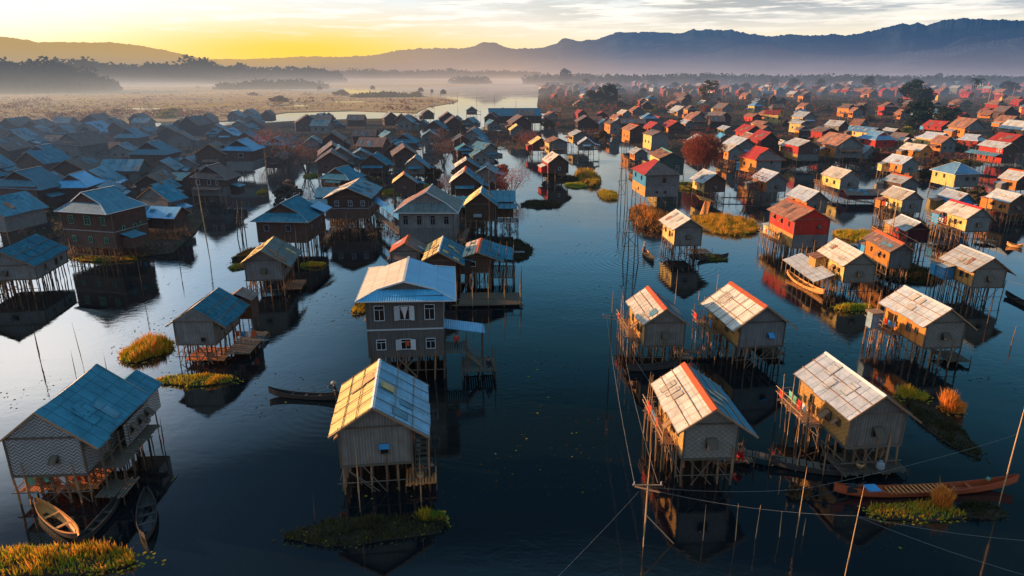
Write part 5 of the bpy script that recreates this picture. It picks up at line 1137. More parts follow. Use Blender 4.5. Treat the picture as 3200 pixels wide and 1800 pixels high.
spread(26, (1700, 2250), (300, 420), RK, 'the riverside right village', r=3.8)
spread(56, (2100, 3230), (300, 400), RK, 'the right village', r=3.0)
spread(18, (1850, 3230), (395, 520), RK, 'the right middle rows', r=2.2)
ORD = ['first', 'second', 'third', 'fourth', 'fifth', 'sixth', 'seventh', 'eighth', 'ninth', 'tenth', 'eleventh', 'twelfth', 'thirteenth', 'fourteenth', 'fifteenth']
def ordinals(items, fmt, single):
    items.sort(key=lambda t: t[0])
    for i, (u, o) in enumerate(items): o['label'] = single if len(items) == 1 else fmt % ORD[i % 15]
from collections import defaultdict
dd_ = defaultdict(list)
for zone, words, u, o in FILL: dd_[(zone, words)].append((u, o))
for (zone, words), it in dd_.items():
    ordinals(it, '%%s %s house from left in %s' % (words, zone), 'only %s house in %s' % (words, zone))
    for u, o in it: o['group'] = 'houses of ' + zone

# beyond the three hundred that show largest: the distant rows as one mass
rnd = random.Random(5); b = MB(); FM = ['wall_grey', 'wall_orange', 'wall_red', 'wall_yellow', 'roof_grey', 'roof_rust', 'roof_red', 'roof_brown', 'roof_dark', 'trim_white']
for _ in range(460):
    v = 243 + 60 * rnd.random() ** .9; u = rnd.uniform(1690 + max(0, 262 - v) * 2, 3300); p = ground(u, v, .3)
    if not free(p.x, p.y, 4): continue
    W, L, h, a = rnd.uniform(5, 9), rnd.uniform(6, 12), rnd.uniform(2.5, 6), rnd.gauss(.1, .15) + (rnd.random() < .2) * 1.57; ri = W * .33
    T = lambda x, y, z: (p.x + x * cos(a) - y * sin(a), p.y + x * sin(a) + y * cos(a), p.z + z); x, y = W / 2, L / 2; z0 = 1.2; z1 = z0 + h
    wm = rnd.choice((1, 2, 2, 1, 3, 9, 0)); rm = rnd.choice((4, 5, 6, 7, 5, 7, 8)); fm = rnd.choice((0, 0, 8))
    b.face([T(-x, -y, 0), T(x, -y, 0), T(x, -y, z1), T(0, -y, z1 + ri), T(-x, -y, z1)], fm); b.face([T(-x, y, 0), T(-x, -y, 0), T(-x, -y, z1), T(-x, y, z1)], wm); b.face([T(x, -y, 0), T(x, y, 0), T(x, y, z1), T(x, -y, z1)], 0)
    b.face([T(x, y, 0), T(-x, y, 0), T(-x, y, z1), T(0, y, z1 + ri), T(x, y, z1)], 0)
    o_ = .5; k_ = ri / x
    b.face([T(-x - o_, y + o_, z1 - k_ * o_), T(-x - o_, -y - o_, z1 - k_ * o_), T(0, -y - o_, z1 + ri + .05), T(0, y + o_, z1 + ri + .05)], rm); b.face([T(x + o_, -y - o_, z1 - k_ * o_), T(x + o_, y + o_, z1 - k_ * o_), T(0, y + o_, z1 + ri + .05), T(0, -y - o_, z1 + ri + .05)], rm)
    for q in (-.25, .2): b.face([T(-x - .05, L * (q + .14), z0 + h * .3), T(-x - .05, L * q, z0 + h * .3), T(-x - .05, L * q, z0 + h * .75), T(-x - .05, L * (q + .14), z0 + h * .75)], 8)
tag(b.build('distant_houses', FM), 'hazy rows of tiny houses at the far edge of the village', 'houses', kind='stuff')
rnd = random.Random(42)
for key, roof, wall, side, kw, label in SPEC:
    p = FIT[key]
    if key in BY and proj(p[0], p[1], 3)[0] < 1900 and p[1] > 75 and key not in ('h2', 'h3', 'I1', 'I2', 'I4', 'J1', 'J2', 'J3', 'K1', 'm', 'h4', 'j'): annex(BY[key], p[3], p[4], p[5], rnd, roof, wall, side)
# small lean-to kitchens and racks on the sunny side of many right-hand houses
rnd = random.Random(77)
for key, roof, wall, side, kw, label in SPEC:
    p = FIT[key]
    if proj(p[0], p[1], 3)[0] < 1900 or key in ('h4', 'h5', 'h6', 'h7', 'h12', 'h15', 'h21', 'h22', 't4', 't9', 's6'): continue
    H = BY[key]; W, L, hs = p[3], p[4], p[5]
    if rnd.random() < .75:
        w_ = rnd.uniform(1.0, 1.8); l_ = rnd.uniform(1.4, 2.6); y0 = rnd.choice((L / 2 - l_, L / 2 + .15)); h_ = rnd.uniform(1.5, 2.1); x1 = -W / 2 - .12 if y0 < L / 2 else -W / 2 + w_
        a = MB(); a.box(x1 - w_, x1, y0, y0 + l_, hs - .2, hs + h_ - .25); a.build('kitchen_walls', rnd.choice(['wall_lit_ochre', 'wall_orange', 'wall_yellow', 'wall_red', 'sheet_blue', 'wall_grey']), H)
        a = MB(); a.slab([(x1 - w_ - .25, y0 - .2, hs + h_ - .25), (x1 + .05, y0 - .2, hs + h_ + .15), (x1 + .05, y0 + l_ + .2, hs + h_ + .15), (x1 - w_ - .25, y0 + l_ + .2, hs + h_ - .25)], .05); a.build('kitchen_roof', rnd.choice(['roof_grey', 'roof_rust', 'roof_beige']), H)
        for i in (0, 1): inst('stilt', POSTL, H, (x1 - w_ + .1, y0 + .1 + i * (l_ - .2), -.6), (0, 0, 0), (.07, .07, hs + .5))



# ================================================================= additions to single houses
def loc(H, x, y, z=0):    # house-local point to world
    a = H.rotation_euler.z; return Vector((H.location.x + x * cos(a) - y * sin(a), H.location.y + x * sin(a) + y * cos(a), z))
# h2: stair under the right eave, landing at the water, blue pane
H = BY['h2']; p = FIT['h2']; W, L, hs, hw = p[3], p[4], p[5], p[6]
st = MB()
for i in range(8):
    z = .75 + i * (hs - .6) / 7.5; y = -L / 2 + .4 + i * .36
    st.box(W / 2 + .18, W / 2 + 1.0, y, y + .24, z, z + .05)
st.beam((W / 2 + .16, -L / 2 + .3, .6), (W / 2 + .16, -L / 2 + 3.3, hs + .2), .05, .16); st.beam((W / 2 + 1.02, -L / 2 + .3, .6), (W / 2 + 1.02, -L / 2 + 3.3, hs + .2), .05, .16)
st.build('staircase', 'wood', H)
planks(H, W / 2 - .5, W / 2 + 1.6, -L / 2 - .3, -L / 2 + 1.7, .7, 'deck', seed=4, name='landing')
for xx, yy, hh in ((W / 2 + 1.15, -L / 2 - .3, 3.9), (W / 2 + 1.15, L / 2 - .5, 3.8), (W / 2 + 1.15, 0, 3.8)): inst('porch_post', POSTL, H, (xx, yy, -.5), (0, 0, 0), (.06, .06, hh + .5))
pn = MB(); pn.box(.22, .92, -L / 2 - .13, -L / 2 - .115, hs + hw * .40, hs + hw * .40 + .42); pn.build('window_blind', 'sheet_blue', H)
# h3: awning, side stair, dock
H = BY['h3']; p = FIT['h3']; W, L, hs, hw = p[3], p[4], p[5], p[6]
a = MB(); a.slab([(W / 2 + .05, -L / 2 + .4, hs + 2.5), (W / 2 + 3.9, -L / 2 + .3, hs + 1.9), (W / 2 + 3.9, -L / 2 + 2.6, hs + 1.95), (W / 2 + .05, -L / 2 + 2.7, hs + 2.55)], .06)
a.build('awning', 'roof_bright', H)
planks(H, W / 2 + .1, W / 2 + 2.2, -L / 2 + .2, -L / 2 + 2.7, hs + .1, 'wood', seed=5, name='veranda_floor')
planks(H, W / 2 + 1.8, W / 2 + 4.8, -L / 2 - .6, -L / 2 + 2.4, 1.0, 'wood', seed=6, name='dock')
st = MB()
for i in range(7): st.box(W / 2 + 2.2 + i * .16, W / 2 + 2.5 + i * .16, -L / 2 + .2, -L / 2 + 1.1, hs - .15 - i * .2, hs - .1 - i * .2)
for s_ in (.2, 1.1): st.beam((W / 2 + 2.1, -L / 2 + s_, hs), (W / 2 + 3.5, -L / 2 + s_, 1.1), .05, .16); st.beam((W / 2 + 2.1, -L / 2 + s_, hs + .9), (W / 2 + 3.5, -L / 2 + s_, 2.0), .05, .05)
st.build('staircase', 'wood', H)
for xx, yy, hh in ((W / 2 + 3.7, -L / 2 + .5, 4.1), (W / 2 + 3.7, -L / 2 + 2.4, 4.1), (W / 2 + 2.1, -L / 2 + .3, 3.4), (W / 2 + 4.8, -L / 2 - .5, 2.6)): inst('porch_post', POST, H, (xx, yy, -.5), (0, 0, 0), (.07, .07, hh + .5))
x_ = MB(); x_.beam((-.9, -L / 2 + .1, .3), (.9, -L / 2 + .1, hs - .1), .12); x_.beam((.9, -L / 2 + .0, .3), (-.9, -L / 2 + .0, hs - .1), .12); x_.build('cross_brace', 'wood', H)
cu = MB(); cu.face([(-.36, -L / 2 - .16, hs + hw * .73 + .62), (.36, -L / 2 - .16, hs + hw * .73 + .62), (.1, -L / 2 - .16, hs + hw * .73 - .2), (.05, -L / 2 - .16, hs + hw * .73 - .62), (-.05, -L / 2 - .16, hs + hw * .73 - .62), (-.1, -L / 2 - .16, hs + hw * .73 - .2)]); cu.build('curtain', 'cloth_white', H)
rd = MB(); rd.box(-.05, .3, -L / 2 - .11, -L / 2 - .10, hs + hw * .2 - .2, hs + hw * .2 + .35); rd.build('hanging_cloth', 'cap_orange', H)
an = MB(); an.slab([(-W / 2 - .3, L / 2 - 3.4, hs + hw + .6), (-.2, L / 2 - 3.0, hs + hw + p[7] + .25), (-.2, L / 2 + 1.4, hs + hw + p[7] + .25), (-W / 2 - .3, L / 2 + 1.4, hs + hw + .6)], .06)
# h1: deck with orange planks between stilts, side porch, annex, awnings
H = BY['h1']; p = FIT['h1']; W, L, hs, hw, ri = p[3], p[4], p[5], p[6], p[7]
planks(H, -W / 2 + .1, W / 2 + .3, -L / 2 + .2, -L / 2 + 3.6, 1.0, 'deck', seed=8, name='lower_deck', legs=False)
planks(H, W / 2 + .2, W / 2 + 1.8, -L / 2 + .8, L / 2 - .3, hs - .1, 'wood', seed=9, name='porch_floor', along='x')
planks(H, W / 2 + .4, W / 2 + 2.2, -L / 2 - .4, -L / 2 + 1.6, .7, 'wood', seed=10, name='landing')
pw = MB(); k = ri / (W / 2); xr = W / 2 + 1.0
pw.box(xr - .03, xr + .03, -.2, L / 2, hs, hs + 1.7); pw.build('porch_wall', 'wall_herring', H)
pw = MB()
for yy in (-3.3, -2.2, -1.0, .2): pw.box(xr - .05, xr + .05, yy - .05, yy + .05, -.5, hs + 1.72)
pw.beam((xr, -L / 2, hs + .8), (xr, 0, hs + .8), .06); pw.build('porch_posts', 'wood', H)
for yy in (.7, 1.9, 3.0): window(H, xr + .04, yy, hs + 1.0, .55, .7, pi / 2, 'wood', 'plain', 'wood')
an = MB(); z1 = hs + hw + .05 - k * 1.1; zr = z1 + 1.25; xe = W / 2 + 1.1; xm = W / 2 - .75
an.slab([(xe, L / 2 + .3, z1), (xe, L / 2 + 2.6, z1), (xm, L / 2 + 2.6, zr), (xm, L / 2 + .3, zr)], .06); an.slab([(xm, L / 2 + .3, zr), (xm, L / 2 + 2.6, zr), (xm - 1.1, L / 2 + 2.6, zr - .75), (xm - 1.1, L / 2 + .3, zr - .75)], .06)
an.build('annex_roof', 'roof_blue', H)
an = MB(); an.box(xm - .9, xe - .35, L / 2 + .35, L / 2 + 2.4, hs, z1 + .1); an.build('annex_walls', 'wall_herring', H)
for _x in range(3):
    for _y in range(2): inst('stilt', POST, H, (xm - .8 + _x * .9, L / 2 + .5 + _y * 1.8, -.6), (0, 0, 0), (.06, .06, hs + .6))
# decks of the other near huts
H = BY['K1']; p = FIT['K1']; W, L, hs = p[3], p[4], p[5]
planks(H, -W / 2 + .5, W / 2 + .6, -L / 2 + .1, -L / 2 + 3.2, .55, 'deck', seed=12, name='lower_deck', along='y')
planks(H, W / 2, W / 2 + 2.6, -L / 2 + 1.5, L / 2 + 1, .6, 'wood', seed=13, name='side_deck')
ro = MB(); ro.slab([(W / 2 - .4, L / 2 + .6, 5.2), (W / 2 + 1.3, L / 2 + .6, 4.4), (W / 2 + 1.3, L / 2 + 3, 4.4), (W / 2 - .4, L / 2 + 3, 5.2)], .06); ro.slab([(W / 2 - .4, L / 2 + .6, 5.2), (W / 2 - .4, L / 2 + 3, 5.2), (W / 2 - 1.6, L / 2 + 3, 4.5), (W / 2 - 1.6, L / 2 + .6, 4.5)], .06); ro.build('annex_roof', 'roof_brown', H)
ro = MB(); ro.box(W / 2 - 1.4, W / 2 + 1.1, L / 2 + .8, L / 2 + 2.8, 2.2, 4.5); ro.build('annex_walls', 'wall_dark2', H)
for i in range(3):
    for j in (0, 1): inst('stilt', POST, H, (W / 2 - 1.2 + i * 1.1, L / 2 + 1 + j * 1.6, -.6), (0, 0, 0), (.06, .06, 2.9))
def side_porch(key, w=1.2, seed=3, y0=None, y1=None, rails=True, z=None, mat='wood_pale', cloth=None, base=True):
    H = BY[key]; p = FIT[key]; W, L, hs = p[3], p[4], p[5]; rnd = random.Random(seed)
    y0 = -L / 2 + 1.2 if y0 is None else y0; y1 = L / 2 + .8 if y1 is None else y1; z = hs + .02 if z is None else z
    planks(H, -W / 2 - w, -W / 2 - .12, y0, y1, z, mat, seed=seed, name='porch_floor', along='x', legs=True)
    if rails:
        r = MB()
        for k in (.45, .9): r.tube([(-W / 2 - w - .1, y0 - .2, z + k), (-W / 2 - w - .15, y1 + .4, z + k + .08)], .03, 5)
        for k in (.45, .9): r.tube([(-W / 2 - w - .2, y1, z + k), (-W / 2, y1 + .1, z + k)], .03, 5)
        r.build('railing', 'bamboo', H)
        y = y0
        while y < y1 + .1:
            inst('railing_post', BAMB, H, (-W / 2 - w - .06, y, -.6), (rnd.uniform(-.04, .04), rnd.uniform(-.05, .05), 0), (.04, .04, z + .6 + rnd.uniform(.9, 2.3))); y += rnd.uniform(1.0, 1.7)
    if cloth:
        c = MB(); c.box(-W / 2 - w - .12, -W / 2 - w - .1, y1 - .9, y1 - .2, z + .3, z + 1.0); c.build('hanging_cloth', cloth, H)
side_porch('h4', 1.0, 1, cloth='cloth_red'); side_porch('h5', 1.3, 2, y0=0, cloth='cloth_red'); side_porch('h6', .9, 3, y0=-1.5); side_porch('h7', 1.2, 4, y0=-.5, cloth='cloth_red')
side_porch('h8', 1.3, 5, y0=0); side_porch('h9', 1.2, 6, y0=.5); side_porch('h10', .9, 7); side_porch('u4', 1.3, 8, y0=-1); side_porch('u2', 1.0, 9); side_porch('u5', 2.2, 10, y0=0); side_porch('h11', 1.1, 11, y0=-3); side_porch('t2', 1.2, 12); side_porch('t1', 1.1, 13); side_porch('h17', 1.2, 14); side_porch('u1', 1.2, 15, y0=0); side_porch('h14', .9, 16); side_porch('t9', 1.8, 18)
for key, x0, x1, y0, y1, s_ in (('h6', 1.2, 4.2, -1.2, 1.2, 1), ('h7', -2.6, 2.4, -4.3, -1.5, 2), ('h8', 1.2, 3.6, -3.0, -.5, 3), ('h12', 1.5, 4.5, -2, 1, 4), ('h4', 1.8, 3, -3, 0, 5), ('h5', 2, 3.6, -2, 2, 6), ('u4', 1.0, 3.6, -4.5, -2, 7), ('J3', 2, 4, -2, 2, 8)):
    planks(BY[key], x0, x1, y0, y1, .5, 'wood', seed=s_ + 30, name='landing')
# blue booths
for key, dx, dy, mt in (('h9', -2.9, 3.0, 'trim_blue'), ('h8', -3.5, 2.6, 'roof_blue2')):
    H = BY[key]; hs = FIT[key][5]; bth = MB(); bth.box(dx - .55, dx + .55, dy - .5, dy + .5, hs - .1, hs + 1.6); bth.build('washing_booth', mt, H)
    b2 = MB(); b2.slab([(dx - .7, dy - .7, hs + 1.65), (dx + .7, dy - .7, hs + 1.75), (dx + .7, dy + .7, hs + 1.75), (dx - .7, dy + .7, hs + 1.65)], .05); b2.build('booth_roof', 'wood_pale', H)
    for i in (-1, 1):
        for j in (-1, 1): inst('stilt', POSTL, H, (dx + i * .5, dy + j * .45, -.6), (0, 0, 0), (.05, .05, hs + .6))
# I2 cross wing + awning, I4 wing
H = BY['I2']; p = FIT['I2']; W, L, hs, hw, ri = p[3:8]
c = MB(); zt = hs + hw + ri * .8; c.slab([(.5, -.6, zt - 1.7), (W / 2 + 3.6, -.6, zt - 1.7), (W / 2 + 3.6, 1.6, zt), (.5, 1.6, zt)], .06); c.slab([(.5, 1.6, zt), (W / 2 + 3.6, 1.6, zt), (W / 2 + 3.6, 3.6, zt - 1.5), (.5, 3.6, zt - 1.5)], .06)
c.slab([(W / 2 + .3, -1.8, zt - 2.7), (W / 2 + 3.8, -1.8, zt - 2.7), (W / 2 + 3.8, -.5, zt - 2.0), (W / 2 + .3, -.5, zt - 2.0)], .05); c.build('wing_roof', 'roof_dark', H)
c = MB(); c.box(W / 2 + .05, W / 2 + 3.2, -.3, 3.2, hs, zt - 1.75); c.build('wing_walls', 'wall_dark2', H)
planks(H, W / 2 - .2, W / 2 + 4, -3, -.3, hs - .2, 'wood', seed=77, name='veranda_floor')
for xx in range(4): inst('porch_post', POST, H, (W / 2 + .3 + xx * 1.15, -1.7, -.5), (0, 0, 0), (.06, .06, zt - 2.2))
H = BY['I4']; p = FIT['I4']; W, L, hs, hw, ri = p[3:8]
c = MB(); zt = hs + hw - .1; c.slab([(W / 2, -2.4, zt - .4), (W / 2 + 3.0, -2.4, zt - .7), (W / 2 + 3.0, 2.2, zt - .2), (W / 2, 2.2, zt + .5)], .06); c.build('lean_to_roof', 'roof_blue', H)
planks(H, W / 2, W / 2 + 3.2, -3.5, 2.5, 1.6, 'wood', seed=78, name='veranda_floor')
for i in range(4):
    for j in range(3): inst('porch_post', POST, H, (W / 2 + .2 + i * .95, -2.2 + j * 2.1, -.5), (0, 0, 0), (.06, .06, zt - .1))
for k in range(3):
    pl = MB(); pl.beam((0, 0, 0), (1.8, .1, 0), .09, .04); pl.build('plank_shelf', 'trim_grey', H, (W / 2 + 2.8, .6 + k * .35, zt - .5))
H = BY['J2']; p = FIT['J2']; W, L, hs, hw, ri = p[3:8]
c = MB(); zt = hs + hw + ri * .55; c.slab([(W / 2 - .8, L / 2 - 4, zt - .2), (W / 2 + 1.4, L / 2 - 4, zt - 1.2), (W / 2 + 1.4, L / 2 + .2, zt - 1.2), (W / 2 - .8, L / 2 + .2, zt - .2)], .06); c.build('annex_roof', 'roof_bright', H)
# J1 side wing, walkway between J1 and I1
H = BY['J1']; p = FIT['J1']; W, L, hs, hw, ri = p[3:8]
c = MB(); c.slab([(-W / 2 - 4.2, .2, hs + hw - 1.2), (-W / 2 + .4, .2, hs + hw - 1.2), (-W / 2 + .4, 3.6, hs + hw + .2), (-W / 2 - 4.2, 3.6, hs + hw + .2)], .07); c.slab([(-W / 2 - 4.8, -1.6, hs + hw - 2.2), (-W / 2 - .1, -1.6, hs + hw - 2.2), (-W / 2 - .1, .1, hs + hw - 1.5), (-W / 2 - 4.8, .1, hs + hw - 1.5)], .07); c.build('wing_roof', 'roof_dark', H)
c = MB(); c.box(-W / 2 - 3.9, -W / 2 - .05, .4, 4.4, hs, hs + hw - 1.25); c.build('wing_walls', 'wall_dark', H)
for i in range(4): inst('stilt', POST, H, (-W / 2 - 3.8 + i * 1.2, .3, -.6), (0, 0, 0), (.07, .07, hs + .6))
A, B_ = loc(BY['J1'], FIT['J1'][3] / 2 + .3, -1), loc(BY['I1'], -FIT['I1'][3] / 2 - .4, .5)
wk = empty('covered_walkway', (A.x, A.y, 0)); tag(wk, 'narrow blue-roofed walkway on thin poles between dark and grey houses', 'walkway')
dv = B_ - A; n_ = Vector((-dv.y, dv.x, 0)).normalized() * .6
c = MB(); c.slab([-n_ + Vector((0, 0, 4.9)), dv - n_ + Vector((0, 0, 4.9)), dv + n_ + Vector((0, 0, 5.2)), n_ + Vector((0, 0, 5.2))], .06); c.build('roof', 'roof_bright', wk)
c = MB(); c.slab([-n_ + Vector((0, 0, 2.4)), dv - n_ + Vector((0, 0, 2.4)), dv + n_ + Vector((0, 0, 2.4)), n_ + Vector((0, 0, 2.4))], .08); c.build('floor', 'wood', wk)
for i in range(6):
    for s_ in (-1, 1): q = dv * (i / 5) + n_ * s_ * .95; inst('post', POST, wk, (q.x, q.y, -.6), (0, 0, 0), (.055, .055, 5.6))
# t9: number and lean-to
def numeral(parent, X, Y, Z, size):   # white painted 137 on a wall facing -X (reads along -Y)
    b = MB(); w, t = size * .5, size * .14; ux = 0
    SEG = {'1': ['r'], '3': ['t', 'm', 'b', 'r'], '7': ['t', 'r']}
    for ch in '137':
        for s in SEG[ch]:
            q = {'t': (0, w, size - t, size), 'm': (0, w - t - .01, size / 2 - t / 2, size / 2 + t / 2), 'b': (0, w, 0, t), 'r': (w - t, w, t + .01 if ch == '3' else 0, size - t - .01 if ch != '1' else size)}[s]
            b.box(X - .012, X, Y - ux - q[1], Y - ux - q[0], Z + q[2], Z + q[3])
        ux += w * 1.45
    b.build('house_number', 'trim_white', parent)
H = BY['t9']; p = FIT['t9']; W, L, hs, hw, ri = p[3:8]
numeral(H, -W / 2 - .04, -L / 2 + 2.6, hs + hw * .68, 1.0)
c = MB(); c.slab([(-W / 2 - 2.0, -L / 2 + .3, hs + hw * .45), (-W / 2 - .04, -L / 2 + .3, hs + hw * .62), (-W / 2 - .04, L / 2 + 3, hs + hw * .62), (-W / 2 - 2.0, L / 2 + 3, hs + hw * .45)], .07); c.build('porch_roof', 'roof_dark', H)
# long hall on the river mouth and its cupola
g0 = ground(1608, 400); hall = house([g0.x, g0.y + 5, radians(93), 9, 27, 2.2, 4.2, 3.0, .8, .8, .6, .6], 'roof_dark', 'wall_dark', None, label='long low dark hall with hipped grey roof against the bright river', group=None, detail=1, batt=0, hip=.2, fshut=None,
    fw=(), lw=tuple((-.42 + i * .105, .5, 1.0, 1.9) for i in range(9)), trim='cap_grey', name='long_hall')
# ================================================================= the roofed boat by the yellow-sided hut
sh = ground(2537, 925); s2 = ground(2440, 850)
cb = empty('boat_shelter', (sh.x, sh.y, 0)); tag(cb, 'grey sheet canopy on bamboo poles sheltering a curved wooden boat', 'shelter')
dv = (s2 - sh); dv.z = 0; n_ = Vector((-dv.y, dv.x, 0)).normalized() * -2.6
c = MB(); z0, z1 = 1.9, 2.9
c.slab([(0, 0, z0), tuple(n_ + Vector((0, 0, z1))), tuple(dv + n_ + Vector((0, 0, z1))), tuple(dv + Vector((0, 0, z0)))], .06); c.build('canopy', 'roof_grey', cb)
for i in range(8):
    q = dv * (i / 7); inst('post', BAMB, cb, (q.x, q.y, -.6), (0, 0, 0), (.045, .045, 2.6)); q = q + n_; inst('post', BAMB, cb, (q.x, q.y, -.6), (0, 0, 0), (.045, .045, 3.6))
# ================================================================= boats
def boat(A, B, width, mat, label, seats=3, rise=.35, deep=.42, name='canoe', kind='boat', inner=None, group='boats on the lake'):
    """A = stern, B = bow points on the water"""
    d = B - A; Ln = d.length; o = empty(name, ((A.x + B.x) / 2, (A.y + B.y) / 2, 0), atan2(-d.x, d.y)); h = MB(); N = 22
    st = []
    for i in range(N + 1):
        t = -1 + 2 * i / N; w_ = width / 2 * max(.05, (1 - abs(t) ** 2.4)) ** .85 + .02; kz = -.10 + rise * .9 * abs(t) ** 4; gz = deep + rise * abs(t) ** 2.6; y = t * Ln / 2
        st.append([Vector((-w_, y, gz)), Vector((-w_ * .86, y, kz + (gz - kz) * .3)), Vector((-w_ * .35, y, kz)), Vector((w_ * .35, y, kz)), Vector((w_ * .86, y, kz + (gz - kz) * .3)), Vector((w_, y, gz))])
    for i in range(N):
        for k in range(5):
            h.face([st[i][k], st[i + 1][k], st[i + 1][k + 1], st[i][k + 1]], 0)
            off = Vector((0, 0, .05)); sc_ = lambda q: Vector((q.x * .9, q.y, q.z)) + off * (1 if abs(q.x) < width * .45 else 0)
            h.face([sc_(st[i][k + 1]), sc_(st[i + 1][k + 1]), sc_(st[i + 1][k]), sc_(st[i][k])], 1)
        for k, s_ in ((0, -1), (5, 1)):
            a_, b_ = st[i][k], st[i + 1][k]; h.beam(a_, b_, .05, .05, 1)
    h.build('hull', [mat, inner or mat], o)
    for k in range(seats):
        t = -.55 + 1.1 * (k + .5) / seats; w_ = width / 2 * (1 - abs(t) ** 2.4) ** .85
        s = MB(); s.box(-w_ * .93, w_ * .93, -.11, .11, -.02, .02); s.build('seat', inner or mat, o, (0, t * Ln / 2, deep - .1 + rise * abs(t) ** 2.6))
    return tag(o, label, kind, group)
G_ = lambda u, v: ground(u, v)
boat(G_(116, 1585), G_(251, 1697), 1.05, 'boat_dark', 'open canoe with sunlit golden inside nosing into the weeds', 2, inner='boat_wood')
boat(G_(378, 1570), G_(243, 1720), .6, 'boat_dark', 'slim dark canoe lying slantwise below the herringbone house', 3)
boat(G_(461, 1550), G_(461, 1700), 1.15, 'boat_dark', 'wide dark canoe pointing straight at the weeds, right of the slim one', 3)
manboat = boat(G_(1075, 1252), G_(842, 1238), .62, 'boat_dark', 'long dark canoe with a standing boatman left of the golden-roofed hut', 3, rise=.5)
lt = boat(G_(2600, 1556), G_(3172, 1528), .9, 'boat_red', 'long orange-red boat with engine moored beside the weed islet', 7, rise=.75, inner='boat_red', name='longtail_boat')
e_ = MB(); Ln = (G_(2600, 1556) - G_(3172, 1528)).length
e_.box(-.25, .25, -Ln / 2 + .9, -Ln / 2 + 1.6, .5, .95); e_.beam((0, -Ln / 2 + .9, .7), (0, -Ln / 2 - 1.6, .15), .06); e_.beam((0, -Ln / 2 + 1.4, .9), (.1, -Ln / 2 + 2.2, 1.2), .05); e_.build('engine', 'metal_dark', lt)
e_ = MB(); e_.box(-.4, .4, -Ln / 2 + 2.3, -Ln / 2 + 3.2, .62, .68); e_.build('engine_cover', 'sheet_blue', lt)
e_ = MB()
for i in range(14): e_.box(-.5, .5, -Ln / 2 + 3.9 + i * .32, -Ln / 2 + 3.98 + i * .32, .4, .44)
e_.build('floor_slats', 'boat_wood', lt)
e_ = MB(); e_.tube([(-.06, Ln / 2 - 2.2, .95), (.06, Ln / 2 - 2.2, .95)], .12, 12); e_.build('green_emblem', 'trim_green', lt)
boat(G_(2400, 1452), G_(2674, 1490), .9, 'boat_dark', 'long black canoe tied below the silver-roofed board hut', 3)
rb = boat(G_(2008, 786), G_(2043, 822), 1.0, 'boat_dark', 'small rowing boat with a passenger crossing toward the tall-stilted hut', 2, inner='boat_wood')
boat(G_(2180, 814), G_(2275, 806), .9, 'boat_dark', 'dark canoe loaded with green weeds beside the lone tall-stilted hut', 2)
boat(G_(2458, 864), G_(2574, 928), 1.2, 'boat_wood', 'curved brown boat under the grey sheet canopy', 3, rise=.6)
boat(G_(3140, 925), G_(3235, 972), .9, 'boat_dark', 'dark canoe cut by the right edge near the blue booth', 2)
boat(G_(3145, 768), G_(3196, 776), 1.1, 'boat_wood', 'orange canoe at the far right in deep shade', 2)
boat(G_(1959, 1162), G_(2116, 1146), .8, 'boat_dark', 'slim black canoe floating below the hut at the channel edge', 2)
boat(G_(2040, 338), G_(2080, 336), 1.2, 'boat_dark', 'small far canoe among the right village houses', 2) if False else None
